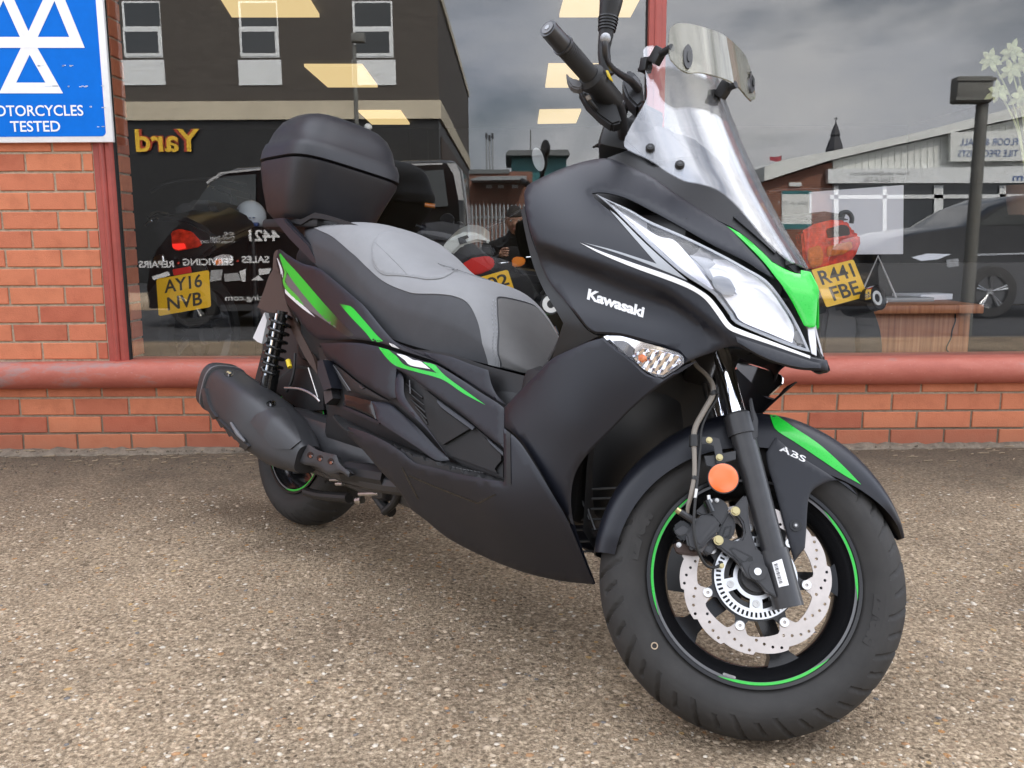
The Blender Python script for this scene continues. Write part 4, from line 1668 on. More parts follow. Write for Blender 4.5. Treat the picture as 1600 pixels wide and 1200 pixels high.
# rider-side foot peg block
pg = BODY.plane(np.array([(496, 564), (504, 562), (518, 606), (506, 610), (496, 583)], float), 0.205)
g = MB()
V = [tuple(loc(q)) for q in pg] + [tuple(loc(q - np.array([0, .035, 0]))) for q in pg]
g.add(V, [(0, 1, 2, 3, 4), (9, 8, 7, 6, 5)] + [(i, (i + 1) % 5, 5 + (i + 1) % 5, 5 + i) for i in range(5)])
g.build('foot_peg', MBK, SCO, smooth=False)
pg = BODY.plane(np.array([(505, 612), (517, 608), (520, 622), (508, 632)], float), 0.195)
g = MB()
V = [tuple(loc(q)) for q in pg] + [tuple(loc(q - np.array([0, .03, 0]))) for q in pg]
g.add(V, [(0, 1, 2, 3), (7, 6, 5, 4)] + [(i, (i + 1) % 4, 4 + (i + 1) % 4, 4 + i) for i in range(4)])
g.build('foot_peg_hinge', MATS['satin_black_metal'], SCO, smooth=False)

# ---- stickers and lettering
G, Wt = MATS['lime_green'], MATS['decal_white']
TK = ['tail', 'side', 'trim', 'blade']
decal('green_stripe', [(435, 391, 1), (447, 407), (470, 432), (500, 467), (530, 500), (552, 522), (556, 530), (540, 524), (515, 505), (490, 479), (463, 446), (448, 424), (440, 410)], ['tail'], MATS['green_fade'], SCO)
decal('green_stripe', [(440, 412), (448, 426), (445, 440), (452, 450), (465, 463), (476, 478), (462, 468), (446, 451), (442, 438), (445, 425)], ['tail'], G, SCO)
decal('white_stripe', [(431, 397), (434, 404), (441, 421), (442, 434), (441, 447), (455, 461), (477, 480), (492, 495), (474, 483), (451, 463), (438, 449), (439, 434), (438, 421)], ['tail'], Wt, SCO)
decal('dark_flash', [(449, 428), (470, 452), (500, 486), (528, 514), (500, 496), (478, 480), (462, 460), (449, 446), (446, 438)], ['tail'], MATS['decal_grey'], SCO, off=0.0005)
decal('green_stripe', [(531, 475, 1), (546, 478, 1), (552, 482), (570, 502), (590, 525), (607, 540), (602, 540), (585, 535), (570, 518), (548, 495)], ['tail'], MATS['green_rise'], SCO, res=4)
decal('green_stripe', [(592, 543, 1), (607, 547, 1), (620, 557), (632, 570), (655, 577), (683, 583, 1), (672, 574), (661, 566, 1), (678, 570), (684, 575), (697, 588), (720, 605), (759, 633, 1), (725, 615), (697, 596), (680, 589), (650, 581), (620, 572), (605, 560)], ['side'], G, SCO, res=3.5, off=.0010)
decal('white_flash', [(620, 553, 1), (633, 556), (645, 562), (659, 566), (673, 577, 1), (642, 571), (633, 563)], ['side'], Wt, SCO, res=3.5, off=.0012)
decal('white_flash', [(608, 536, 1), (616, 539), (624, 545, 1), (612, 541)], ['tail', 'trim'], Wt, SCO, res=3)
FK = ['front']
patch('white_stripe', [(906, 379, 1), (940, 393), (990, 411), (1040, 428), (1070, 440), (1092, 452), (1110, 465), (1126, 485), (1141, 506), (1158, 515), (1200, 531), (1266, 556), (1266, 560), (1200, 537), (1155, 522), (1136, 512), (1118, 488), (1102, 468), (1082, 454), (1050, 440), (990, 418), (940, 397)], F_front_o(.0016), Wt, thick=.0012, roll=0, res=4)
patch('silver_flash', [(953, 328, 1), (968, 340), (1000, 372), (1030, 400), (1074, 438, 1), (1040, 424), (1000, 408), (960, 394), (912, 379), (960, 391), (1026, 412, 1), (1000, 382), (972, 350)], F_front_o(.0012), MATS['decal_silver'], thick=.0010, roll=0, res=5)


def text_decal(name, s, c, right, up_len, keys, m, bold=0.0, shear=0.0, spacing=1.0, off=0.0008, parent=SCO, frame=BODY, xs=1.0):
    """lettering whose baseline runs along pixel vector 'right' with capital height up_len, laid on the panel."""
    v, f = text_mesh(s, 1.0, bold, 0, align='LEFT', shear=shear, spacing=spacing)
    v = np.array(v)
    w = v[:, 0].max() - v[:, 0].min()
    h = v[:, 1].max() - v[:, 1].min()
    rx = np.array(right, float)
    up_ = np.array(up_len, float)
    px = np.array(c, float) + ((v[:, 0:1] - v[:, 0].min()) / w) * rx + ((v[:, 1:2] - v[:, 1].min()) / h) * up_
    D = frame.dirs(px)
    P = np.zeros((len(px), 3))
    for i, d_ in enumerate(D):
        best = None
        dv = Vector(d_).normalized()
        for k in keys:
            hh_ = PATCH[k].ray_cast(Vector(frame.C), dv)
            if hh_[0] is not None and (best is None or hh_[3] < best[3]):
                best = hh_
        if best is None:
            print('TEXT MISS', s)
            return
        n_ = Vector(best[1])
        if n_.dot(dv) > 0:
            n_ = -n_
        P[i] = np.array(best[0]) + np.array(n_) * off
    return link_mesh(name, loc(frame.to_s(P)), f, m, parent, smooth=False)


text_decal('lettering', 'Kawasaki', (917, 468), (88, 29), (3, -17), FK, Wt, bold=0.04, spacing=0.95)

# ---- windscreen (whole, mirrored about the middle)
SCR = [(1267, 421, 1), (1247, 413), (1231, 405), (1204, 381), (1175, 347), (1148, 317), (1121, 296), (1095, 287), (1070, 282), (1042, 268), (1018, 251), (980, 233), (975, 225), (977, 215), (990, 190), (1005, 165), (1011, 150), (1010, 125), (1006, 90), (1005, 78), (1010, 72), (1018, 71),
       (1050, 80), (1080, 93), (1100, 103, 1)]
ctop = BODY
zc = np.linspace(1.262, 0.862, 30)
cl = np.stack([scr_s(np.zeros(30), zc), np.zeros(30), zc], 1)


def proj_s(P):
    Wd = SC_O + P[:, 0:1] * SC_D + P[:, 1:2] * SC_R + P[:, 2:3] * SC_U - CAMP
    zz = Wd @ FW
    return np.stack([800 + FOC * (Wd @ RT) / zz, 600 - FOC * (Wd @ UP) / zz], 1)


clp = proj_s(cl)
print('screen centre line', np.round(clp[[0, 15, 29]], 1))
edge = BODY.hit(smooth_poly(SCR, 6)[:-1], F_screen)
# edge curve from the bottom tip to the top corner, in (l, z)
eP = smooth_poly(SCR, 6)
eP = eP[:int(np.argmin(np.abs(eP - np.array([1100, 103])).sum(1))) + 1]
eS = BODY.hit(eP, F_screen)
eS = eS[eS[:, 1] > 0.0]
lz = np.stack([np.abs(eS[:, 1]), eS[:, 2]], 1)
lz[0, 0] = 0.0
top_c = float(lz[:, 1].max()) + 0.012
poly = [tuple(p) for p in lz] + [(0.0, top_c)] + [(-p[0], p[1]) for p in lz[::-1]]
pol = np.array(poly)
keep = [0]
for i in range(1, len(pol)):
    if np.linalg.norm(pol[i] - pol[keep[-1]]) > 0.004:
        keep.append(i)
pol = pol[keep]
V2, T = tri_region(pol * 1000, 16, None)
V2 = V2 / 1000
P = np.stack([scr_s(V2[:, 0], V2[:, 1]), V2[:, 0], V2[:, 1]], 1)
WS = sheet(P, T, 'windscreen', MATS['screen_acrylic'], SCO, 0.003, sharp=50, key='screen')
for (bx, by) in ((1016, 232), (1062, 258)):
    p = BODY.hit(np.array([(bx, by), (bx + 3, by), (bx, by + 3)], float), F_screen)
    nv = np.cross(p[1] - p[0], p[2] - p[0])
    nv /= np.linalg.norm(nv)
    if nv @ (BODY.C - p[0]) < 0:
        nv = -nv
    for sg_ in (1, -1):
        a, d_ = p[0] * np.array([1, sg_, 1]), nv * np.array([1, sg_, 1])
        g = MB()
        g.cyl(loc(a - d_ * 0.022), loc(a + d_ * 0.003), 0.009, 0.009, 20)
        g.cyl(loc(a + d_ * 0.003), loc(a + d_ * 0.0065), 0.0085, 0.0068, 20)
        o = g.build('screen_bolt', PLA, SCO)
        g = MB()
        g.cyl(loc(a + d_ * 0.0062), loc(a + d_ * 0.0072), 0.0034, 0.0034, 6)
        g.build('socket', MATS['satin_black_metal'], o)

# ---- clip-on wind deflector
DF = [(1046, 50), (1050, 41), (1060, 36), (1081, 37.5), (1112, 46), (1135, 57), (1158, 78), (1170, 99), (1180, 143), (1180, 154), (1175, 158), (1165, 148), (1157, 138), (1142, 127), (1123, 120), (1100, 114), (1088, 113), (1077, 114), (1065, 109), (1053, 98), (1046, 86)]


def F_defl(s, l, z):
    return s - (1.335 - 0.40 * (z - 1.26) - 2.6 * l * l)


dfo = patch('wind_deflector', DF, F_defl, MATS['deflector_smoke'], mirror=False, thick=0.0035, roll=0, res=6, key='defl')
for cx, cy, ax, ay in ((1074, 90, 7, 19), (1173, 130, 4.5, 17)):
    pts = [(cx + ax * math.cos(t), cy + ay * math.sin(t) + 0.15 * ax * math.cos(t)) for t in np.linspace(0, 2 * math.pi, 14, endpoint=False)]
    decal('clamp_plate', pts, ['defl'], MATS['satin_black_metal'], dfo, off=0.004, thick=0.004, res=3, mirror=False)
    pts = [(cx + 1 + ax * .42 * math.cos(t), cy + ay * .48 * math.sin(t)) for t in np.linspace(0, 2 * math.pi, 12, endpoint=False)]
    decal('clamp_knob', pts, ['defl'], MATS['gloss_black'], dfo, off=0.006, thick=0.003, res=3, mirror=False)
p1 = BODY.hit(np.array([(1050, 74), (1150, 132)], float), F_defl)
for q in p1:
    b_ = np.array([scr_s(q[1] * 0.9, q[2] - 0.012), q[1] * 0.9, q[2] - 0.012])
    g = MB()
    g.cyl(loc(q), loc(b_), 0.007, 0.008, 12)
    mid = loc(q * .4 + b_ * .6)
    g.rbox(-0.012, 0.012, -0.009, 0.009, -0.016, 0.016, 0.003, Matrix.Translation(mid) @ Matrix.Rotation(0.5, 4, 'Y'))
    g.rbox(-0.009, 0.009, -0.011, 0.011, -0.014, 0.014, 0.003, Matrix.Translation(loc(b_ + np.array([-.004, 0, -.008]))))
    g.cyl(loc(b_ + np.array([.010, 0, -.014])), loc(b_ + np.array([-.020, 0, -.014])), 0.005, 0.005, 10)
    g.build('clamp', MATS['black_plastic'], dfo)

# ------------------------------------------------------------------ seat
ST_S = [(-.13, .935), (0.0, .925), (.18, .930), (.27, .926), (.34, .910), (.42, .877), (.50, .835), (.58, .806), (.66, .797), (.75, .782), (.82, .748), (.88, .695), (.93, .648), (.97, .615), (.994, .596)]
SB_S = [(-.10, .88), (.12, .785), (.26, .742), (.34, .705), (.42, .655), (.5, .628), (.62, .604), (.75, .594), (.88, .586), (.994, .578)]
SW_S = [(-.10, .095), (0.0, .135), (.12, .165), (.3, .185), (.5, .19), (.65, .185), (.75, .172), (.85, .145), (.93, .120), (.97, .105), (.994, .085)]


def seat_P(s, u):
    s, u = np.asarray(s, float), np.asarray(u, float)
    zt = pch(s, *zip(*ST_S))
    zb = pch(s, *zip(*SB_S))
    w = pch(s, *zip(*SW_S))
    t = u * math.pi / 2
    c, sn = np.abs(np.cos(t)), np.sin(t)
    l = w * np.sign(sn) * np.abs(sn) ** .62
    l = l * (1 + .03 * (1 - np.abs(u)) - .06 * np.maximum(0, np.abs(u) - .8) / .2)
    return np.stack([s, l, zb + (zt - zb) * c ** .78], -1)


def seat_N(s, u):
    e = 1e-3
    s = np.clip(s, -.098, .992)
    du = seat_P(s, np.clip(u + e, -1, 1)) - seat_P(s, np.clip(u - e, -1, 1))
    ds = seat_P(s + e, u) - seat_P(s - e, u)
    n = np.cross(ds, du)
    n /= np.linalg.norm(n, axis=-1)[..., None] + 1e-12
    c = seat_P(s, u) - np.stack([s, 0 * s, pch(s, *zip(*SB_S))], -1)
    return np.where((np.sum(n * c, -1) < 0)[..., None], -n, n)


S_ = np.concatenate([np.linspace(-.10, .95, 80), [.962, .972, .980, .987, .994]])
MU = 61
gs, gu = np.meshgrid(S_, np.linspace(-1, 1, MU), indexing='ij')
sv = seat_P(gs.ravel(), gu.ravel())
tris = []
for i in range(len(S_) - 1):
    for j in range(MU - 1):
        k = i * MU + j
        tris += [(k, k + 1, k + MU + 1), (k, k + MU + 1, k + MU)]
PATCH['seat'] = BVHTree.FromPolygons([tuple(p) for p in sv], tris)
caps = [tuple(range(i * MU, (i + 1) * MU)) for i in (0, len(S_) - 1)] + [(i * MU, i * MU + MU - 1, (i + 1) * MU + MU - 1, (i + 1) * MU) for i in range(len(S_) - 1)]
mb = MB()
mb.add(loc(sv), tris + caps)
SEAT = mb.build('seat', MATS['seat_dark'], SCO, sharp=70)
tab_u = np.linspace(-1, 1, 801)


def seat_su(px):
    """photograph pixels -> seat surface coordinates (s, u)"""
    out = []
    for d_ in BODY.dirs(np.array(px, float)):
        dv = Vector(d_).normalized()
        h = PATCH['seat'].ray_cast(Vector(BODY.C), dv)
        if h[0] is None:
            bt = 9
            for t in np.linspace(1.5, 3.0, 120):
                q = PATCH['seat'].find_nearest(Vector(BODY.C) + dv * t)
                if q[3] < bt:
                    bt, h = q[3], q
        p = np.array(h[0])
        P = seat_P(np.full(801, p[0]), tab_u)
        out.append((p[0], tab_u[np.argmin(((P - p) ** 2).sum(1))]))
    return np.array(out)


def seat_piece(name, su, m, off, thick, res=11, roll=0.0):
    """cover cut to an outline in seat coordinates; the far side mirrors the near side"""
    K = 1000.0
    q = smooth_poly(su * np.array([K, K * .30]), res * .8)
    V2, T = tri_region(q, res, 3.0 if roll else None)
    s, u = V2[:, 0] / K, np.clip(V2[:, 1] / K / .30, -1, 1)
    P = seat_P(np.clip(s, -.099, .9935), u) + seat_N(s, u) * off
    T = [tuple(t) for t in T]
    fn = vnormals(P, T)
    if np.sum(fn * seat_N(s, u)) < 0:
        T = [(t[0], t[2], t[1]) for t in T]
    if roll:
        P[:len(q)] -= seat_N(s, u)[:len(q)] * roll
    V, FF = shell(P, T, thick)
    return link_mesh(name, loc(V), [f[::-1] for f in FF], m, SEAT, True, 50)


bl = seat_su([(484, 350), (512, 366), (540, 387), (572, 416), (600, 440), (625, 452), (650, 459), (687, 460), (712, 464), (730, 473), (742, 492), (750, 515), (757, 545), (762, 576)])
fl = seat_su([(781, 583), (780, 560), (778, 520), (776, 485), (776, 466)])
top = np.array([[fl[-1, 0] - .004, .05]])
half_ = np.concatenate([[[-.09, bl[0, 1] * .8]], bl, fl, top])
half_ = half_[np.concatenate([[True], np.abs(np.diff(half_, axis=0)).sum(1) > .003])]
seat_piece('seat_cover', np.concatenate([half_, (half_ * np.array([1, -1]))[::-1]]), MATS['seat_light'], .0022, .004)
fh = np.concatenate([[[fl[0, 0] + .004, .985]], fl + np.array([.005, 0]), top + np.array([[.006, 0]])])
front = np.concatenate([fh, (fh * np.array([1, -1]))[::-1], [[.9935, -.985], [.9935, 0], [.9935, .985]]])
seat_piece('seat_front_cover', front, MATS['seat_mid'], .0016, .004, res=12)
pdl = seat_su([(592, 368), (583, 382), (582, 404), (589, 421), (602, 430), (620, 431.5), (637, 433), (655, 436), (670, 438), (692, 436), (706, 428), (714, 421)])
pdl = pdl[np.argsort(pdl[:, 0])] if False else pdl
pe = np.array([[pdl[-1, 0] + .012, max(pdl[-1, 1] - .22, .04)]])
ps_ = np.array([[pdl[0, 0] - .006, max(pdl[0, 1] - .18, .04)]])
ph = np.concatenate([ps_, pdl, pe])
seat_piece('backrest_pad', np.concatenate([ph, (ph * np.array([1, -1]))[::-1]]), MATS['seat_light'], .0050, .005, res=9, roll=.0025)


def piping(su, r=.0014, off=.0034, sides=(1, -1)):
    for k in sides:
        P = seat_P(su[:, 0], su[:, 1] * k) + seat_N(su[:, 0], su[:, 1] * k) * off
        g = MB()
        g.tube([tuple(q) for q in loc(P)], r, seg=6, sub=4)
        g.build('piping', MATS['seat_light'], SEAT)


piping(pdl)
piping(seat_su([(587, 381), (607, 400), (625, 418), (637, 431)]), .0008, .0052, (1,))
st_ = MB()
for line in ([(774, 472), (777, 520), (779, 560), (778, 580)], [(770, 470), (772, 520), (774, 560), (773, 578)]):
    a = seat_su(line)
    t = np.linspace(0, 1, 44)
    q = np.stack([np.interp(t, np.linspace(0, 1, 4), a[:, k]) for k in (0, 1)], 1)
    P = seat_P(q[:, 0], q[:, 1]) + seat_N(q[:, 0], q[:, 1]) * .0036
    for i in range(0, 43, 2):
        st_.tube([tuple(loc(P[i])), tuple(loc(P[i + 1]))], .0007, seg=5, sub=1)
tag(st_.build('stitching', MATS['decal_silver'], SEAT), kind='stuff')

# ------------------------------------------------------------------ inner body, engine, underside
g = MB()
g.rbox(0.30, 1.16, -0.165, 0.165, 0.30, 0.55, 0.03)
g.rbox(-0.02, 0.74, -0.115, 0.115, 0.50, 0.68, 0.04)
g.rbox(0.6, 0.99, -0.10, 0.10, 0.48, 0.58, 0.03)
g.rbox(-0.16, 0.40, -0.085, 0.085, 0.66, 0.86, 0.03)
g.rbox(1.05, 1.27, -0.17, 0.17, 0.30, 0.60, 0.03)
g.rbox(1.22, 1.40, -0.14, 0.14, 0.66, 0.93, 0.04)
g.build('frame_cover', PLA, SCO)
# inner edge of the leg shield towards the rider
patch('inner_fairing', [(819, 322), (828, 365), (842, 402), (862, 440), (890, 480), (918, 516), (936, 525), (886, 549), (862, 562), (872, 530), (880, 505), (866, 480), (848, 450), (832, 410), (822, 370), (814, 330)],
      lambda s, l, z: np.abs(l) - np.minimum(W_front(s, z), .262) + .012, PLA, thick=0.004, roll=0, res=9)
patch('glove_box_vent', [(862, 562), (874, 530), (886, 508), (900, 505), (925, 522), (936, 527), (905, 540), (884, 549)], lambda s, l, z: np.abs(l) - .205 + .25 * (z - .68), TEX, thick=0.004, roll=0, res=9)
p = BODY.plane(np.array([(858, 563), (870, 540), (884, 510), (891, 502)], float), 0.19)
g = MB()
g.tube([tuple(loc(q)) for q in p], 0.004, seg=8)
g.build('trim_rod', MATS['satin_black_metal'], SCO)

# engine / transmission, stand
g = MB()
g.rbox(-0.02, 0.62, -0.16, -0.03, 0.20, 0.36, 0.03)
g.rbox(0.38, 0.74, -0.13, 0.13, 0.20, 0.36, 0.03)
g.cyl((0.0, 0.165, 0.27), (0.0, 0.05, 0.27), 0.085, 0.085, 28)
g.build('engine', MATS['satin_black_metal'], SCO)


def px_tube(name, pts, l, r, m, parent=SCO, frame=BODY, seg=10, sub=6):
    P = np.array([frame.plane(np.array([p[:2]], float), (p[2] if len(p) > 2 else l))[0] for p in pts])
    g = MB()
    g.tube([tuple(q) for q in loc(frame.to_s(P))], r, seg=seg, sub=sub)
    return g.build(name, m, parent)


STD = px_tube('center_stand', [(568, 740), (585, 768), (600, 790), (612, 800)], 0.12, 0.014, PLA)
px_tube('stand_arm', [(600, 800), (614, 788), (625, 770), (640, 752)], 0.13, 0.010, PLA, STD)
px_tube('stand_pivot', [(562, 772), (592, 771)], 0.15, 0.006, MATS['steel'], STD)
px_tube('swing_arm', [(545, 738), (575, 742), (610, 748)], 0.17, 0.030, PLA)
px_tube('axle_bracket', [(478, 768), (500, 774), (545, 778)], 0.15, 0.013, PLA)
px_tube('bracket_bolt', [(516, 750), (540, 750)], 0.16, 0.004, MATS['steel'])
px_tube('bracket_nut', [(526, 756), (536, 756)], 0.165, 0.0055, MATS['steel'])
px_tube('engine_bolt', [(558, 782), (566, 781)], 0.14, 0.010, MATS['steel'])
px_tube('brake_cable', [(445, 606), (470, 608), (490, 618), (500, 628)], 0.17, 0.0035, MATS['steel'])
px_tube('rear_brake_hose', [(461, 552), (460, 575), (456, 595), (448, 612)], 0.12, 0.004, MATS['hose_black'])
px_tube('wiring', [(482, 575), (490, 600), (497, 622)], 0.16, 0.0022, MATS['steel'])
px_tube('connector', [(450, 563), (453, 574)], 0.13, 0.0075, MATS['yellow_plastic'])

# ------------------------------------------------------------------ exhaust
def exhaust():
    a = np.array([-.285, .195, .372])
    b_ = np.array([.300, .200, .256])
    ax = (b_ - a) / np.linalg.norm(b_ - a)
    up_ = np.array([0, 0, 1.0]) - ax * ax[2]
    up_ /= np.linalg.norm(up_)
    sd = np.array([0, 1.0, 0])
    prof = [(0.0, .050), (0.0, .070), (.012, .080), (.05, .087), (.20, .093), (.37, .096), (.375, .093), (.48, .086), (.56, .066), (.60, .052), (.615, .046)]
    K = 48
    V, F = [], []
    for t, r in prof:
        for k in range(K):
            th = 2 * math.pi * k / K
            c, s_ = math.cos(th), math.sin(th)
            # softened octagonal section, taller than wide
            q = .86 * (abs(c) ** 3.4 + abs(s_) ** 3.4) ** (-1 / 3.4)
            V.append(a + ax * t + sd * (r * .92 * q * c) + up_ * (r * 1.0 * q * s_))
    n = len(prof)
    for i in range(n - 1):
        for k in range(K):
            F.append((i * K + k, i * K + (k + 1) % K, (i + 1) * K + (k + 1) % K, (i + 1) * K + k))
    F.append(tuple(range(K)))
    F.append(tuple(range((n - 1) * K, n * K)))
    return a, ax, up_, sd, np.array(V), F


ea, eax, eup, esd, ev, ef = exhaust()
mb = MB()
mb.add(loc(ev), ef)
EXH = mb.build('exhaust', MATS['exhaust_black'], SCO, sharp=38)
tr = []
for f in ef:
    if len(f) == 4:
        tr += [(f[0], f[1], f[2]), (f[0], f[2], f[3])]
PATCH['exh'] = BVHTree.FromPolygons([tuple(p) for p in ev], tr)


def exring(name, t0, t1, r0, r1, m, K=48):
    V, F = [], []
    for t, r in ((t0, r0), (t0, r1), (t1, r1), (t1, r0)):
        for k in range(K):
            th = 2 * math.pi * k / K
            c, s_ = math.cos(th), math.sin(th)
            q = .86 * (abs(c) ** 3.4 + abs(s_) ** 3.4) ** (-1 / 3.4)
            V.append(ea + eax * t + esd * (r * .92 * q * c) + eup * (r * q * s_))
    for i in range(4):
        for k in range(K):
            F.append((i * K + k, i * K + (k + 1) % K, ((i + 1) % 4) * K + (k + 1) % K, ((i + 1) % 4) * K + k))
    mb = MB()
    mb.add(loc(np.array(V)), F)
    return mb.build(name, m, EXH, sharp=40)


exring('end_trim', -.018, .020, .062, .088, MATS['exhaust_black'])
exring('end_trim', .016, .024, .075, .0905, MATS['decal_grey'])
decal('heat_shield', [(392, 660), (402, 648), (424, 640), (445, 638), (452, 650), (462, 668), (470, 690), (455, 702), (430, 700), (412, 682)], ['exh'], MATS['exhaust_black'], EXH, off=0.004, thick=0.004, res=5, mirror=False)
patch('manifold_shield', [(470, 712), (480, 694), (497, 704), (524, 711), (530, 725), (545, 738, 1), (543, 746), (530, 738), (512, 741), (494, 730), (475, 726), (466, 722)], lambda s, l, z: np.abs(l) - .225 - .02 * (z - .25) * 10 * 0, MATS['exhaust_black'], parent=EXH, mirror=False, thick=0.02, roll=0.003,
      res=5, key='mshield')
for cx, cy in ((485, 711), (500, 716), (517, 721)):
    decal('shield_hole', [(cx + 5 * math.cos(t), cy + 5 * math.sin(t)) for t in np.linspace(0, 6.28, 12, endpoint=False)], ['mshield'], MATS['gloss_black'], EXH, off=0.0006, res=2.5, mirror=False)
    decal('shield_bolt', [(cx + 1 + 2.2 * math.cos(t), cy + 2 + 2.6 * math.sin(t)) for t in np.linspace(0, 6.28, 10, endpoint=False)], ['mshield'], MATS['chrome'], EXH, off=0.002, thick=0.002, res=2, mirror=False)
for cx, cy in ((358, 584), (424, 631)):
    decal('strap_boss', [(cx + 8 * math.cos(t), cy + 5 * math.sin(t)) for t in np.linspace(0, 6.28, 14, endpoint=False)], ['exh'], MATS['gloss_black'], EXH, off=0.001, thick=0.001, res=3, mirror=False)
    decal('strap_bolt', [(cx + 3.6 * math.cos(t), cy + 2.6 * math.sin(t)) for t in np.linspace(0, 6.28, 12, endpoint=False)], ['exh'], MATS['chrome'], EXH, off=0.005, thick=0.004, res=2, mirror=False)
decal('guard_strip', [(316, 604), (321, 602), (333, 640), (362, 672), (392, 697), (386, 702), (356, 680), (327, 648)], ['exh'], MATS['exhaust_black'], EXH, off=.007, thick=.007, res=5, mirror=False)
px_tube('guard_tip', [(361, 661), (372, 678), (383, 690)], 0.275, [0.004, 0.007, 0.003], MATS['decal_grey'], EXH)
px_tube('header_pipe', [(470, 712), (500, 722), (545, 742), (600, 755), (660, 762)], 0.17, 0.024, MATS['exhaust_black'], EXH)

# ------------------------------------------------------------------ shock absorber, rear mudguard, plate
p0_, p1_ = BODY.plane(np.array([(441, 486), (418, 612)], float), 0.150)
ax = p1_ - p0_
g = MB()
g.cyl(loc(p0_), loc(p1_), 0.017, 0.017, 18)
g.cyl(loc(p0_ + ax * .72), loc(p1_), 0.026, 0.026, 18)
SHK = g.build('shock_absorber', MATS['gloss_black'], SCO)
a1 = np.cross(ax, [0, 1, 0])
a1 /= np.linalg.norm(a1)
a2 = np.cross(ax, a1)
a2 /= np.linalg.norm(a2)
pts = []
for k in range(7 * 16 + 1):
    t = k / (7 * 16)
    th = 2 * math.pi * 7 * t
    pts.append(loc(p0_ + ax * (.05 + .72 * t) + .030 * (a1 * math.cos(th) + a2 * math.sin(th))))
g = MB()
g.tube(pts, 0.0052, seg=8, sub=1)
g.build('spring', MATS['gloss_black'], SHK)
g = MB()
g.cyl(loc(p0_ + ax * .04 + np.array([.012, .022, 0])), loc(p0_ + ax * .80 + np.array([.012, .022, 0])), 0.0042, 0.0042, 8)
g.build('damper_rod', MATS['chrome'], SHK)
patch('rear_mudguard', [(402, 480), (412, 455), (420, 432), (430, 415), (440, 428), (448, 475), (470, 520), (490, 560), (496, 585), (478, 560), (455, 515), (440, 490), (418, 487)], lambda s, l, z: np.abs(l) - .118, MATS['brown_shade_plastic'], thick=0.01, roll=0, res=8)
q = BODY.plane(np.array([(413, 488, ), (417, 501), (409, 537), (402, 534), (395, 528)], float), 0.09)
g = MB()
V = [tuple(loc(v)) for v in q] + [tuple(loc(v - np.array([.004, .12, 0]))) for v in q]
g.add(V, [(0, 1, 2, 3, 4), (9, 8, 7, 6, 5)] + [(i, (i + 1) % 5, 5 + (i + 1) % 5, 5 + i) for i in range(5)])
g.build('number_plate', MATS['white_plastic'], SCO, smooth=False)
patch('inner_mudguard', [(404, 481), (440, 478), (470, 520), (500, 560), (506, 640), (470, 640), (430, 610), (398, 594), (410, 545), (414, 505)], lambda s, l, z: np.abs(l) - .075, PLA, thick=0.01, roll=0, res=12)
patch('tail_light', [(428, 396), (434, 390), (437, 404), (441, 420), (434, 425), (426, 420)], lambda s, l, z: np.abs(l) - .125, MATS['brown_shade_plastic'], thick=0.02, roll=0, res=5)

# ------------------------------------------------------------------ rack, grab rails, top case
for sg_ in (1, -1):
    P = BODY.plane(np.array([(425, 341), (442, 340), (457, 357), (482, 382), (497, 410), (497, 417), (487, 410), (450, 372), (432, 350)], float), 0.155)
    P2 = P * np.array([1, sg_, 1])
    inn = np.array([0, -.022 * sg_, 0])
    bm = bmesh.new()
    A = [bm.verts.new(loc(p)) for p in P2]
    Bv = [bm.verts.new(loc(p + inn)) for p in P2]
    bm.faces.new(A)
    bm.faces.new(Bv[::-1])
    for i in range(len(A)):
        bm.faces.new((A[i], Bv[i], Bv[(i + 1) % len(A)], A[(i + 1) % len(A)]))
    bmesh.ops.recalc_face_normals(bm, faces=bm.faces[:])
    bmesh.ops.bevel(bm, geom=[e for e in bm.edges if e.calc_face_angle(0) > .5], offset=.004, segments=2, affect='EDGES')
    mb = MB()
    mb.bm(bm)
    mb.build('grab_rail', MBK, SCO)
    P = BODY.plane(np.array([(427, 341), (450, 338), (470, 343), (480, 338), (492, 332), (507, 335), (560, 352), (562, 361), (548, 354), (505, 342), (486, 341), (470, 351), (445, 346)], float), 0.125)
    P2 = P * np.array([1, sg_, 1])
    bm = bmesh.new()
    A = [bm.verts.new(loc(p)) for p in P2]
    Bv = [bm.verts.new(loc(p - np.array([0, .03 * sg_, 0]))) for p in P2]
    bm.faces.new(A)
    bm.faces.new(Bv[::-1])
    for i in range(len(A)):
        bm.faces.new((A[i], Bv[i], Bv[(i + 1) % len(A)], A[(i + 1) % len(A)]))
    bmesh.ops.recalc_face_normals(bm, faces=bm.faces[:])
    mb = MB()
    mb.bm(bm)
    mb.build('rack', TEX, SCO, smooth=False)
g = MB()
g.rbox(-.34, .02, -.12, .12, .905, .935, .01)
g.build('rack', TEX, SCO)


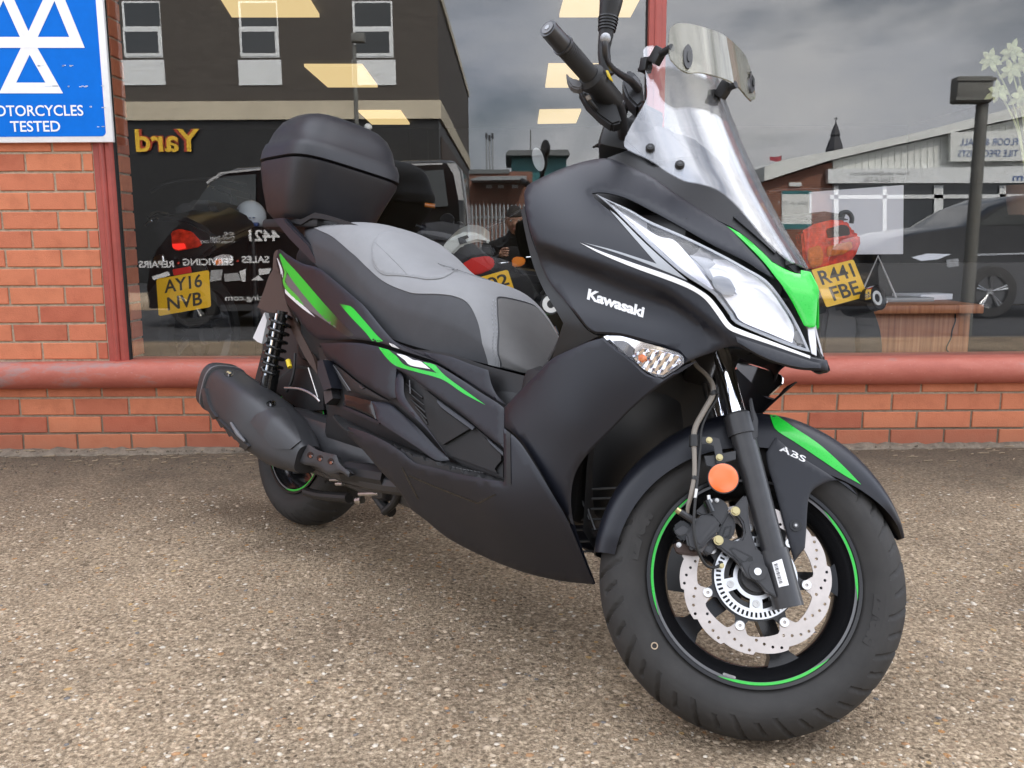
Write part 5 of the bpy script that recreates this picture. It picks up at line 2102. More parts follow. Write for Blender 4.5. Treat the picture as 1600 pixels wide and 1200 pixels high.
def case_loft(levels, m, name, parent):
    """levels: (z, s_front, s_back, half width, corner exponent)."""
    V, F = [], []
    K = 72
    for z, sf_, sb_, hw, e in levels:
        sc_ = (sf_ + sb_) / 2
        hs = (sf_ - sb_) / 2
        for k in range(K):
            t = 2 * math.pi * k / K
            c, s_ = math.cos(t), math.sin(t)
            q = (abs(c) ** e + abs(s_) ** e) ** (-1 / e)
            V.append((sc_ + hs * q * c, hw * q * s_ * (1 - 0.10 * (1 - q * c) / 2), z - 0.0 * c))
    n = len(levels)
    for i in range(n - 1):
        for k in range(K):
            F.append((i * K + k, i * K + (k + 1) % K, (i + 1) * K + (k + 1) % K, (i + 1) * K + k))
    F.append(tuple(range(K)))
    F.append(tuple(range((n - 1) * K, n * K)))
    V = np.array(V)
    mb = MB()
    mb.add(loc(V), F)
    o = mb.build(name, m, parent, sharp=50)
    T = []
    for f in F:
        if len(f) == 4:
            T += [(f[0], f[1], f[2]), (f[0], f[2], f[3])]
        else:
            T += [(f[0], f[i], f[i + 1]) for i in range(1, len(f) - 1)]
    PATCH[name] = BVHTree.FromPolygons([tuple(p) for p in V], T)
    return o


CASE = case_loft([(.926, -.075, -.27, .120, 3.4), (.930, -.062, -.29, .138, 3.8), (.955, -.050, -.325, .158, 4.0), (1.03, -.020, -.352, .178, 4.2), (1.090, .008, -.362, .193, 4.4), (1.104, .010, -.362, .195, 4.4), (1.109, .000, -.352, .186, 4.4)],
                 MATS['case_plastic'], 'top_case', SCO)
LID = case_loft([(1.1095, .002, -.354, .188, 4.4), (1.113, .014, -.365, .199, 4.4), (1.140, .010, -.364, .197, 4.4), (1.163, .000, -.358, .191, 4.2), (1.167, -.006, -.352, .185, 4.2), (1.205, -.016, -.342, .174, 4.0), (1.238, -.032, -.324, .158, 3.6), (1.258, -.056, -.296, .136, 3.2), (1.270, -.090, -.260, .104, 2.9),
           (1.2745, -.125, -.225, .065, 2.6), (1.2750, -.155, -.195, .02, 2.4)], MATS['case_plastic'], 'lid', CASE)
# ------------------------------------------------------------------ wheels
def groove(th, f, n=21):
    """1 inside a tread groove; f = signed angle over the shoulder in units of a quarter turn"""
    a = abs(f)
    ph = (th / (2 * math.pi) * n + .62 * a ** 1.3 + (.5 if f > 0 else 0)) % 1.0
    if .06 < a < .84 and abs(ph - .5) < .058:
        return 1
    ph = (ph + .5) % 1.0
    return 1 if .40 < a < .74 and abs(ph - .5) < .050 else 0


def tyre(R_, half, rim_r, seg=720):
    rm = rim_r + (R_ - rim_r) * .42
    low = [(half * .66, rim_r - .004), (half * .80, rim_r + .003), (half * .84, rim_r + .008), (half * .955, rim_r + (R_ - rim_r) * .22), (half * .995, rm - .006)]
    ff = np.linspace(.98, -.98, 57)
    n = 2 * len(low) + len(ff)
    V, F = [], []
    for i in range(seg):
        th = 2 * math.pi * i / seg
        pr = list(low)
        for f in ff:
            p = f * math.pi / 2
            r = rm + (R_ - rm) * abs(math.cos(p)) - .0052 * groove(th, f)
            if abs(f) > .88:
                r -= .0012
            pr.append((half * math.sin(p), r))
        pr += [(-y, r) for y, r in low[::-1]]
        c, s_ = math.cos(th), math.sin(th)
        V += [(r * c, y, r * s_) for y, r in pr]
    for i in range(seg):
        j = (i + 1) % seg
        for k in range(n - 1):
            F.append((i * n + k, i * n + k + 1, j * n + k + 1, j * n + k))
    return V, F


def ring2d(outer, inners, y0, y1, mw_=None):
    """flat plate with holes: outer and inner outlines in (x, z), extruded y0..y1."""
    out = np.array(outer, float) * 1000
    hs = [np.array(h, float) * 1000 for h in inners]
    V2, T = tri_region(out, 400, None, hs)
    V2 = V2 / 1000
    n = len(V2)
    V = [(p[0], y0, p[1]) for p in V2] + [(p[0], y1, p[1]) for p in V2]
    F = list(T) + [(f[2] + n, f[1] + n, f[0] + n) for f in T]
    cnt = {}
    for f in T:
        for i in range(3):
            a, b_ = f[i], f[(i + 1) % 3]
            cnt[(a, b_)] = 1
    F += [(b_, a, a + n, b_ + n) for (a, b_) in cnt if (b_, a) not in cnt]
    return V, F


def circ(r, n, cx=0, cz=0, ph=0):
    return [(cx + r * math.cos(2 * math.pi * i / n + ph), cz + r * math.sin(2 * math.pi * i / n + ph)) for i in range(n)]


# steering frame
TH, RK = 0.714604735, R(26)
A_ = np.array([1.555 - .035 * math.cos(RK), 0, .274 - .035 * math.sin(RK)])
kx = np.array([-math.sin(RK), 0, math.cos(RK)])
Kx = np.array([[0, -kx[2], kx[1]], [kx[2], 0, -kx[0]], [-kx[1], kx[0], 0]])
Rm = np.eye(3) + math.sin(TH) * Kx + (1 - math.cos(TH)) * Kx @ Kx
Fl = np.diag([1.0, -1, 1])
MS = np.eye(4)
MS[:3, :3] = Fl @ Rm @ Fl
MS[:3, 3] = A_ - MS[:3, :3] @ A_
STEER = Frame(MS)
# Blender matrix of the steered frame (straight local coords -> steered)
MSB = Matrix([list(Rm[i]) + [0] for i in range(3)] + [[0, 0, 0, 1]])
ab = Vector(loc(A_))
MSB = Matrix.Translation(ab) @ MSB @ Matrix.Translation(-ab)
FWM = MSB @ Matrix.Translation(Vector((1.555, 0, .274)))          # front wheel centre
RWM = Matrix.Translation(Vector((0, 0, .270)))


def wheel(name, Mw, R_, half, rim_r, seg, spokes, spin, front):
    """rim mesh is the wheel; tyre, disc ... are its sub-parts. Local Y is the axle, local -Y the scooter's right."""
    g = MB()
    w = half * .80
    prof = [(-w - .006, rim_r + .002), (-w - .006, rim_r - .004), (-w + .004, rim_r - .010), (-w + .010, rim_r - .016), (-w + .022, rim_r - .030), (-w * .3, rim_r - .036), (w * .3, rim_r - .036), (w - .022, rim_r - .030),
            (w - .006, rim_r - .014), (w + .006, rim_r - .004), (w + .006, rim_r + .002), (w - .004, rim_r - .002), (w * .5, rim_r - .022), (0, rim_r - .024), (-w * .5, rim_r - .022), (-w + .004, rim_r - .002)]
    g.lathe(prof, 128, closed=True)
    g.cyl((0, -.060, 0), (0, .060, 0), .040, .040, 32)
    for k in range(spokes):
        a = spin + 2 * math.pi * k / spokes
        ca, sa = math.cos(a), math.sin(a)
        P = []
        for r, hw, hy in ((.034, .017, .022), (.07, .0155, .019), (.11, .0145, .017), (rim_r - .050, .018, .019), (rim_r - .031, .032, .022)):
            P.append((r, hw, hy))
        V = []
        for r, hw, hy in P:
            for (x, y) in ((-1, -1), (1, -1), (1, 1), (-1, 1)):
                V.append((r * ca - x * hw * sa, y * hy, r * sa + x * hw * ca))
        F = []
        for i in range(len(P) - 1):
            for j in range(4):
                F.append((i * 4 + j, i * 4 + (j + 1) % 4, (i + 1) * 4 + (j + 1) % 4, (i + 1) * 4 + j))
        F += [(3, 2, 1, 0), tuple(range((len(P) - 1) * 4, len(P) * 4))]
        g.add(V, F)
    o = g.build(name, MATS['rim_black'], SCO, sharp=40)
    o.matrix_local = Mw
    V, F = tyre(R_, half, rim_r + .001, seg)
    g = MB()
    g.add(V, F)
    g.build('tyre', MATS['tyre_rubber'], o, sharp=45)
    # stripe on the rim edge: grey tape with three green sweeps
    def stripe(a0, a1, m, r0, r1, yy):
        V, F = [], []
        k = max(3, int((a1 - a0) / .03))
        for i in range(k + 1):
            t = a0 + (a1 - a0) * i / k
            f = i / k
            tp = 1.0
            if m is MATS['lime_green']:
                tp = min(1, 5 * f, 5 * (1 - f))
            rm_ = r1
            for r in (rm_ - (r1 - r0) * tp, rm_):
                V.append((r * math.cos(t), yy, r * math.sin(t)))
        for i in range(k):
            F.append((2 * i, 2 * i + 1, 2 * i + 3, 2 * i + 2))
        for sgn in (1, -1):
            link_mesh('rim_stripe', [(x, y * sgn, z) for x, y, z in V], F, m, o, smooth=False)
    yy = -(w + .0012)
    # tape follows the sloping lip: built at the lip height
    stripe(0, 2 * math.pi, MATS['decal_grey'], rim_r - .0105, rim_r - .0035, -(w + .0068 - .004))
    return o, stripe, w


FWH, fstripe, fw_w = wheel('front_wheel', FWM, .274, .0605, .186, 720, 5, R(17), True)
RWH, rstripe, rw_w = wheel('rear_wheel', RWM, .270, .0755, .172, 540, 5, R(20), False)
for a0, a1 in ((R(135), R(222)), (R(-100), R(-28)), (R(2), R(62))):
    fstripe(a0, a1, G, .186 - .0100, .186 - .0040, -(fw_w + .0062 - .0025))
for a0, a1 in ((R(125), R(235)), (R(-100), R(-20)), (R(5), R(75))):
    rstripe(a0, a1, G, .172 - .0105, .172 - .0035, -(rw_w + .0062 - .0025))
# brake disc with wavy rim and drilled holes
DY = -.074
outer = []
for i in range(216):
    t = 2 * math.pi * i / 216
    w_ = (t * 14 / (2 * math.pi)) % 1.0
    outer.append(((.1305 - .0052 * (1 - w_) ** 2 * (w_ > .0) + .0012 * math.sin(w_ * math.pi)) * math.cos(t), (.1305 - .0052 * (1 - w_) ** 2) * math.sin(t)))
inner = []
BOB = [R(-10 + 8) + 2 * math.pi * k / 7 - R(2) for k in range(7)]
BOB = [R(8.5) - 2 * math.pi * k / 7 for k in range(7)]
for i in range(140):
    t = 2 * math.pi * i / 140
    dd = min(abs((t - b_ + math.pi) % (2 * math.pi) - math.pi) for b_ in BOB)
    r_ = .1005 - .019 * math.exp(-(dd / .135) ** 4)
    inner.append((r_ * math.cos(t), r_ * math.sin(t)))
holes = [inner]
for k in range(14):
    for q, rr in enumerate((.106, .1125, .119, .1235)):
        t = 2 * math.pi * (k + .26 * q + .05) / 14
        holes.append(circ(.0027, 8, rr * math.cos(t), rr * math.sin(t)))
V, F = ring2d(outer, holes, DY - .002, DY + .002)
link_mesh('brake_disc', V, F, MATS['disc_steel'], FWH, smooth=False)
# carrier
carr = []
for i in range(140):
    t = 2 * math.pi * i / 140
    dd = min(abs((t - b_ + math.pi) % (2 * math.pi) - math.pi) for b_ in BOB)
    r_ = .0745 + .019 * math.exp(-(dd / .115) ** 4)
    carr.append((r_ * math.cos(t), r_ * math.sin(t)))
V, F = ring2d(carr, [circ(.0450, 40)], DY + .0022, DY + .0075)
link_mesh('disc_carrier', V, F, MATS['satin_black_metal'], FWH, smooth=False)
for b_ in BOB:
    g = MB()
    c_, s_ = math.cos(b_) * .0875, math.sin(b_) * .0875
    Mq = Matrix.Translation((c_, 0, s_))
    g.lathe([(DY - .0022, .0028), (DY - .0058, .0030), (DY - .0058, .0078), (DY - .0022, .0092)], 22, Mq)
    g.build('disc_bobbin', MATS['bobbin_silver'], FWH)
# ABS tone ring with slots
sl = []
for k in range(52):
    t = 2 * math.pi * k / 52
    dt = .030
    sl.append([(.0600 * math.cos(t - dt), .0600 * math.sin(t - dt)), (.0600 * math.cos(t + dt), .0600 * math.sin(t + dt)), (.0685 * math.cos(t + dt), .0685 * math.sin(t + dt)), (.0685 * math.cos(t - dt), .0685 * math.sin(t - dt))])
win = []
for k in range(5):
    a0 = 2 * math.pi * k / 5 + R(36) - R(4)
    w = [(.0385 * math.cos(a0 + x), .0385 * math.sin(a0 + x)) for x in np.linspace(-.36, .36, 9)] + [(.0545 * math.cos(a0 + x), .0545 * math.sin(a0 + x)) for x in np.linspace(.42, -.42, 11)]
    win.append(w)
V, F = ring2d(circ(.0715, 104), sl + win + [circ(.0315, 40)], DY - .0085, DY - .0055)
ABR = link_mesh('tone_ring', V, F, MATS['abs_ring_silver'], FWH, smooth=False)
for k in range(5):
    t = 2 * math.pi * k / 5 - R(4)
    g = MB()
    g.lathe([(DY - .0085, .0065), (DY - .0125, .0060), (DY - .0125, .0028), (DY - .0105, .0026), (DY - .0105, .0)], 20, Matrix.Translation((.0455 * math.cos(t), 0, .0455 * math.sin(t))))
    g.build('ring_bolt', MATS['steel'], FWH)
g = MB()
g.cyl((0, .07, 0), (0, -.095, 0), .0260, .0260, 28)
g.cyl((0, -.06, 0), (0, -.080, 0), .0330, .0300, 28)
g.build('hub', MATS['satin_black_metal'], FWH)
g = MB()
g.lathe([(DY - .014, .0225), (DY - .016, .0225), (DY - .016, .0245), (DY - .014, .0245)], 40, closed=True)
g.build('hub_seal', MATS['steel'], FWH)
# balance weights and tyre dot
g = MB()
for k in range(2):
    for j in range(8):
        a = R(-93 + 3.3 * k) + j * .006
        g.cyl((.1735 * math.cos(a), -.046, .1735 * math.sin(a)), (.1735 * math.cos(a), -.040, .1735 * math.sin(a)), .0026, .0026, 6)
g.build('balance_weight', MATS['steel'], FWH)
g = MB()
a = R(-130)
g.lathe([(0, .0042), (-.0012, .0046), (-.0012, .0060), (0, .0064)], 20, Matrix.Translation((.2135 * math.cos(a), -.0598, .2135 * math.sin(a))), closed=True)
g.build('tyre_dot', MATS['pebble_buff'], FWH)
for ang, s_ in ((-2, '120/80-14'), (176, '120/80-14')):
    v, f = text_mesh(s_, .017, .004, .0005, spacing=1.25, align='CENTER')
    VV = []
    for (x, y, z) in v:
        t = R(ang) - x / .2145
        r_ = .2145 + y
        VV.append((r_ * math.cos(t), -(.0588 + .0016 * min(1, max(0, (r_ - .2) / .022))) - z, r_ * math.sin(t)))
    g = MB()
    g.add(VV, f)
    g.build('sidewall_lettering', MATS['tyre_rubber'], FWH, smooth=False)


def sloc(P):
    """steered-frame (s,l,z) -> Blender local of the scooter"""
    return loc(STEER.to_s(np.asarray(P, float)))


def stube(name, pts, r, m, parent=SCO, seg=14, sub=6, mirror=False):
    o = None
    for sg_ in ((1, -1) if mirror else (1,)):
        P = np.array(pts, float) * np.array([1, sg_, 1])
        g = MB()
        g.tube([tuple(q) for q in sloc(P)], r, seg=seg, sub=sub)
        q = g.build(name, m, parent)
        o = o or q
    return o


def sprism(name, px, l, depth, m, parent=SCO, bev=0.002, frame=STEER, mirror=False, smooth=True):
    """plate whose outer face carries a traced outline at offset l, with its own depth."""
    P = frame.plane(np.array(px, float), l)
    o = None
    for sg_ in ((1, -1) if mirror else (1,)):
        bm = bmesh.new()
        A = [bm.verts.new(loc(frame.to_s(p * np.array([1, sg_, 1])))) for p in P]
        Bv = [bm.verts.new(loc(frame.to_s((p - np.array([0, depth, 0])) * np.array([1, sg_, 1])))) for p in P]
        bm.faces.new(A)
        bm.faces.new(Bv[::-1])
        n = len(A)
        for i in range(n):
            bm.faces.new((A[i], Bv[i], Bv[(i + 1) % n], A[(i + 1) % n]))
        bmesh.ops.recalc_face_normals(bm, faces=bm.faces[:])
        if bev:
            bmesh.ops.bevel(bm, geom=[e for e in bm.edges if e.calc_face_angle(0) > .35], offset=bev, segments=2, affect='EDGES')
        g = MB()
        g.bm(bm)
        q = g.build(name, m, parent, smooth=smooth, sharp=30)
        o = o or q
    return o


def sbolt(name, px, l, r, h, m, parent, hexa=True, sock=False):
    p = STEER.plane(np.array([px], float), l)[0]
    g = MB()
    g.cyl(sloc(p), sloc(p + np.array([0, h * .4, 0])), r * 1.25, r * 1.25, 18)
    g.cyl(sloc(p + np.array([0, h * .4, 0])), sloc(p + np.array([0, h, 0])), r, r * .92, 6 if hexa else 18)
    o = g.build(name, m, parent)
    return o


# ------------------------------------------------------------------ fork
def fk(z):
    return 1.604 - .519 * (z - .261)


FL = .104
for sg_ in (1, -1):
    l = FL * sg_
    tube_ = MB()
    tube_.cyl(sloc((fk(.80), l, .80)), sloc((fk(.53), l, .53)), .0160, .0160, 24)
    FK_ = tube_.build('fork_leg', MATS['chrome'], SCO)
    g = MB()
    g.cyl(sloc((fk(.545), l, .545)), sloc((fk(.512), l, .512)), .0262, .0262, 28)
    g.cyl(sloc((fk(.513), l, .513)), sloc((fk(.325), l, .325)), .0222, .0205, 28)
    g.cyl(sloc((fk(.326), l, .326)), sloc((fk(.238), l, .238)), .0255, .0262, 28)
    g.build('fork_slider', MATS['satin_black_metal'], FK_)
    g = MB()
    g.cyl(sloc((fk(.549), l, .549)), sloc((fk(.5455), l, .5455)), .0205, .0225, 28)
    g.build('dust_seal', MATS['rubber_seal'], FK_)
    if sg_ > 0:
        sprism('axle_clamp', [(1157, 880), (1168, 877), (1182, 878), (1198, 884), (1204, 902), (1214, 934), (1199, 925), (1182, 908), (1168, 902)], .128, .024, MATS['satin_black_metal'], FK_, .002)
        c_ = STEER.plane(np.array([(1184, 893)], float), .131)[0]
        g = MB()
        g.cyl(sloc(c_ + np.array([0, -.06, 0])), sloc(c_), .0150, .0148, 26)
        g.build('axle_boss', MATS['satin_black_metal'], FK_)
        g = MB()
        g.cyl(sloc(c_ + np.array([0, -.01, 0])), sloc(c_ + np.array([0, .0015, 0])), .0066, .0062, 22)
        g.build('axle_end', MATS['bobbin_silver'], FK_)
        # bar-code sticker on the slider foot
        q = STEER.plane(np.array([(1205, 879), (1222, 873), (1233, 914), (1216, 918)], float), .131)
        nv, nu = 7, 2
        V = []
        cc0, cc1 = np.array([fk(.32), l, .32]), np.array([fk(.245), l, .245])
        axd = (cc1 - cc0) / np.linalg.norm(cc1 - cc0)
        for j in range(nv):
            for i_ in range(nu):
                pt = (q[0] * (1 - j / (nv - 1)) + q[1] * (j / (nv - 1))) * (1 - i_) + (q[3] * (1 - j / (nv - 1)) + q[2] * (j / (nv - 1))) * i_
                rel = pt - cc0
                al = rel @ axd
                rad = rel - al * axd
                rad = rad / np.linalg.norm(rad) * .0266
                V.append(sloc(cc0 + axd * al + rad))
        link_mesh('sticker', V, [(j * 2, j * 2 + 1, j * 2 + 3, j * 2 + 2) for j in range(nv - 1)], MATS['decal_white'], FK_, smooth=True)
        bars = MB()
        q = np.array(V)
        for k in range(14):
            t0 = .1 + .8 * k / 14
            t1 = t0 + .02 + .02 * (k % 3 == 0)
            o_ = np.array([0, -.0004, 0])
            A0 = q[2] * (1 - t0) + q[3] * t0
            A1 = q[6] * (1 - t0) + q[7] * t0
            B0 = q[2] * (1 - t1) + q[3] * t1
            B1 = q[6] * (1 - t1) + q[7] * t1
            nn_ = np.cross(A1 - A0, B0 - A0)
            nn_ /= np.linalg.norm(nn_)
            if nn_[1] > 0:
                nn_ = -nn_
            bars.add([A0 + nn_ * .0009, A1 + nn_ * .0009, B1 + nn_ * .0009, B0 + nn_ * .0009], [(0, 1, 2, 3)])
        tag(bars.build('print', MATS['decal_grey'], FK_, smooth=False), kind='stuff')
sprism('slider_fin', [(1171, 622), (1175, 620), (1179, 640), (1185, 655), (1184, 683), (1176, 690), (1168, 672), (1176, 655), (1173, 640)], .122, .012, MATS['satin_black_metal'], SCO, .002)
g = MB()
for z in (.67, .76):
    g.rbox(-.03, .03, -.125, .125, -.018, .018, .01, MSB @ Matrix.Translation((fk(z) - .02, 0, z)))
g.build('fork_yoke', MATS['satin_black_metal'], SCO)

# ------------------------------------------------------------------ front mudguard
WC = np.array([1.555, 0, .274])
th_ = np.radians(np.linspace(32, 187, 70))
V, F = [], []
K = 25
for t in th_:
    dg = math.degrees(t)
    hw = lin(dg, [32, 36, 45, 70, 110, 150, 180, 187], [.016, .034, .055, .076, .080, .076, .066, .058])
    lip = lin(dg, [32, 40, 52, 70, 110, 140, 187], [.006, .018, .042, .078, .078, .060, .040])
    Rr = lin(dg, [32, 45, 70, 90, 110, 140, 187], [.292, .296, .308, .314, .312, .298, .288])
    for j in range(K):
        u = -math.pi / 2 + math.pi * j / (K - 1)
        l = hw * math.copysign(abs(math.sin(u)) ** .62, math.sin(u))
        r_ = Rr - lip * (1 - abs(math.cos(u)) ** .62)
        V.append((WC[0] + r_ * math.cos(t), l, WC[2] + r_ * math.sin(t)))
for i in range(len(th_) - 1):
    for j in range(K - 1):
        k = i * K + j
        F += [(k, k + 1, k + K + 1), (k, k + K + 1, k + K)]
FEN = sheet(np.array(V), F, 'mudguard', MBK, SCO, .003, frame=STEER, key='fender', sharp=50, centre=WC)


def F_fp(s, l, z):
    return np.abs(l) - .0825 + 0.10 * np.maximum(np.hypot(s - 1.555, z - .274) - .262, 0)


patch('side_panel', [(1212, 683, 1), (1240, 706), (1280, 731), (1312, 752), (1340, 773), (1326, 757), (1307, 750), (1290, 754), (1272, 764), (1265, 775), (1262, 792), (1260, 830), (1258, 856, 1), (1241, 878, 1), (1227, 825), (1211, 765), (1200, 730), (1197, 707, 1)], F_fp, MBK, parent=FEN,
      frame=STEER, thick=.005, roll=.002, res=8, mirror=True, key='fpanel')
decal('green_stripe', [(1202, 645, 1), (1212, 649), (1240, 668), (1275, 691), (1300, 712), (1325, 736), (1345, 757, 1), (1318, 742), (1282, 718), (1245, 693), (1215, 674), (1207, 662)], ['fender'], G, FEN, mirror=False, res=5, off=.0012)
text_decal('lettering', 'ABS', (1217, 704), (40, 19), (3, -9), ['fpanel', 'fender'], Wt, bold=0.02, spacing=1.05, parent=FEN)
for r0, r1, h, m_ in ((.0105, .0105, .0012, 'gloss_black'), (.0058, .0052, .004, 'satin_black_metal'), (.0026, .0026, .0044, 'steel')):
    c_ = STEER.plane(np.array([(1243, 821)], float), .0835)[0]
    g = MB()
    g.cyl(sloc(c_ + np.array([0, -.004, 0])), sloc(c_ + np.array([0, h, 0])), r0, r1, 24 if r0 > .003 else 6)
    g.build('panel_bolt', MATS[m_], FEN)

# ------------------------------------------------------------------ brake caliper, hoses, reflector
CAL = sprism('brake_caliper', [(1071, 836), (1080, 820), (1091, 807), (1101, 803), (1112, 804), (1122, 811), (1126, 821), (1122, 833), (1108, 845), (1097, 856), (1085, 861), (1075, 855)], .114, .03, MATS['satin_black_metal'], SCO, .004)
sprism('caliper_rib', [(1088, 846), (1118, 813), (1123, 818), (1094, 851)], .1165, .006, MATS['satin_black_metal'], CAL, .001)
sprism('caliper_bridge', [(1086, 800), (1100, 786), (1108, 780), (1122, 777), (1134, 784), (1140, 797), (1134, 810), (1126, 822), (1112, 806), (1096, 806)], .106, .05, MATS['satin_black_metal'], CAL, .003)
sprism('caliper_fin', [(1052, 822), (1066, 811), (1082, 822), (1076, 840), (1066, 846), (1055, 836)], .108, .05, MATS['gloss_black'], CAL, .003)
sprism('caliper_fin', [(1053, 830), (1068, 820), (1078, 828), (1071, 836), (1060, 838)], .1125, .01, MATS['satin_black_metal'], CAL, .002)
sprism('brake_pad', [(1052, 850), (1064, 846), (1090, 858), (1100, 866), (1084, 868), (1058, 864)], .088, .02, MATS['brown_shade_plastic'], CAL, .002)
sprism('caliper_bracket', [(1126, 822), (1138, 798), (1148, 812), (1150, 824), (1146, 838), (1130, 850), (1112, 862), (1104, 870), (1098, 862), (1110, 846), (1120, 836)], .101, .02, MATS['satin_black_metal'], CAL, .003)
sprism('bracket_plate', [(1127, 843), (1133, 823), (1144, 821), (1140, 838)], .1045, .005, MATS['gloss_black'], CAL, .001)
sprism('bracket_plate', [(1129, 840), (1134, 826), (1141, 824), (1138, 836)], .1060, .003, MATS['satin_black_metal'], CAL, .001)
MNT = sprism('caliper_mount', [(1164, 772), (1169, 780), (1170, 806), (1174, 832), (1182, 856), (1197, 868), (1204, 884), (1196, 906), (1176, 902), (1160, 888), (1146, 872), (1124, 856), (1114, 848), (1116, 838), (1124, 836), (1136, 842), (1150, 846), (1159, 842), (1163, 832), (1160, 816), (1152, 806), (1142, 800), (1148, 790)],
             .116, .018, MATS['satin_black_metal'], SCO, .003)
sprism('mount_pocket', [(1138, 857, ), (1146, 854), (1176, 869), (1178, 876), (1163, 883), (1150, 874)], .1166, .004, MATS['gloss_black'], MNT, .001)
sprism('mount_pocket', [(1141, 859), (1147, 857), (1172, 870), (1163, 879), (1152, 871)], .1171, .004, MATS['satin_black_metal'], MNT, .001)
for (x, y, m_, r_, l_) in ((1149, 799, 'zinc_gold', .0065, .117), (1122.5, 844.5, 'zinc_gold', .0068, .117), (1107, 860, 'satin_black_metal', .0058, .112), (1060.5, 851.5, 'steel', .0036, .112), (1109, 783, 'steel', .0035, .110), (1120, 782, 'steel', .003, .108), (1127, 884, 'zinc_gold', .004, .100)):
    sbolt('caliper_bolt', (x, y), l_, r_, .007, MATS[m_], CAL)


def spx_tube(name, pts, l, r, m, parent=SCO, seg=10, sub=6):
    P = np.array([STEER.plane(np.array([p[:2]], float), (p[2] if len(p) > 2 else l))[0] for p in pts])
    return stube(name, P, r, m, parent, seg, sub)


spx_tube('banjo_bolt', [(1063, 800), (1086, 815)], .118, .0062, MATS['satin_black_metal'], CAL, 10, 1)
spx_tube('banjo_cap', [(1057, 796), (1064, 801)], .118, .0058, MATS['zinc_gold'], CAL, 10, 1)
spx_tube('bleed_nipple', [(1107, 774), (1108, 783)], .118, .0036, MATS['steel'], CAL, 8, 1)
spx_tube('bleed_cap', [(1104, 782), (1112, 800)], .118, .0068, MATS['gloss_black'], CAL, 10, 1)
HOS = spx_tube('brake_hose', [(1080, 560, .10), (1090, 573, .11), (1105, 587, .12), (1114, 602, .128), (1113, 618, .13), (1100, 642, .13), (1088, 664, .13), (1084, 682, .13), (1085, 712, .13), (1085, 742, .13), (1080, 772, .128), (1075, 792, .122), (1074, 802, .118)], .13,
               [.0042] * 4 + [.0052] * 4 + [.0042] * 3 + [.0036, .003], MATS['brown_hose'])
spx_tube('sensor_cable', [(1121, 605, .122), (1120, 622, .122), (1106, 645, .124), (1096, 670, .126), (1094, 700, .128), (1090, 745, .130), (1086, 785, .132), (1084, 822, .132), (1088, 852, .128), (1098, 876, .118), (1108, 886, .11), (1122, 885, .104), (1128, 878, .1)], .12, .0026, MATS['hose_black'])
for (a, b_, r_) in (((1113, 612), (1116, 618), .0085), ((1084, 680), (1084, 698), .0080), ((1086, 744), (1085, 750), .0058)):
    spx_tube('hose_grommet', [a, b_], .129, r_, MATS['hose_black'], HOS, 12, 1)
spx_tube('cable_tape', [(1088, 764), (1086, 778)], .1315, .0032, MATS['steel'], HOS, 8, 1)
BRK = sprism('hose_bracket', [(1080, 683), (1108, 682), (1124, 685), (1128, 700), (1131, 722), (1120, 724), (1115, 697), (1104, 694), (1080, 694)], .122, .003, MATS['satin_black_metal'], SCO, .0008)
sbolt('bracket_bolt', (1108, 688), .122, .0046, .005, MATS['zinc_gold'], BRK)
sbolt('bracket_bolt', (1124, 715), .122, .0050, .006, MATS['zinc_gold'], BRK)
sprism('reflector_stay', [(1100, 712), (1110, 712), (1150, 704), (1150, 718), (1134, 722), (1118, 730), (1104, 728)], .112, .006, MATS['satin_black_metal'], BRK, .001)
c_ = STEER.plane(np.array([(1129.5, 748)], float), .120)[0]
g = MB()
g.cyl(sloc(c_), sloc(c_ + np.array([0, .0070, 0])), .0272, .0272, 40)
g.build('reflector_housing', MATS['satin_black_metal'], SCO)
g = MB()
P = []
K = 40
V = [sloc(c_ + np.array([0, .0098, 0]))]
F = []
for j, (rr, hh_) in enumerate(((.012, .0096), (.022, .0088), (.0256, .0076), (.0262, .0066))):
    for k in range(K):
        a = 2 * math.pi * k / K
        V.append(sloc(c_ + np.array([rr * math.cos(a), hh_, rr * math.sin(a)])))
F += [(0, 1 + k, 1 + (k + 1) % K) for k in range(K)]
for j in range(3):
    for k in range(K):
        F.append((1 + j * K + k, 1 + j * K + (k + 1) % K, 1 + (j + 1) * K + (k + 1) % K, 1 + (j + 1) * K + k))
g.add(V, F)
g.build('side_reflector', MATS['orange_reflector'], SCO)

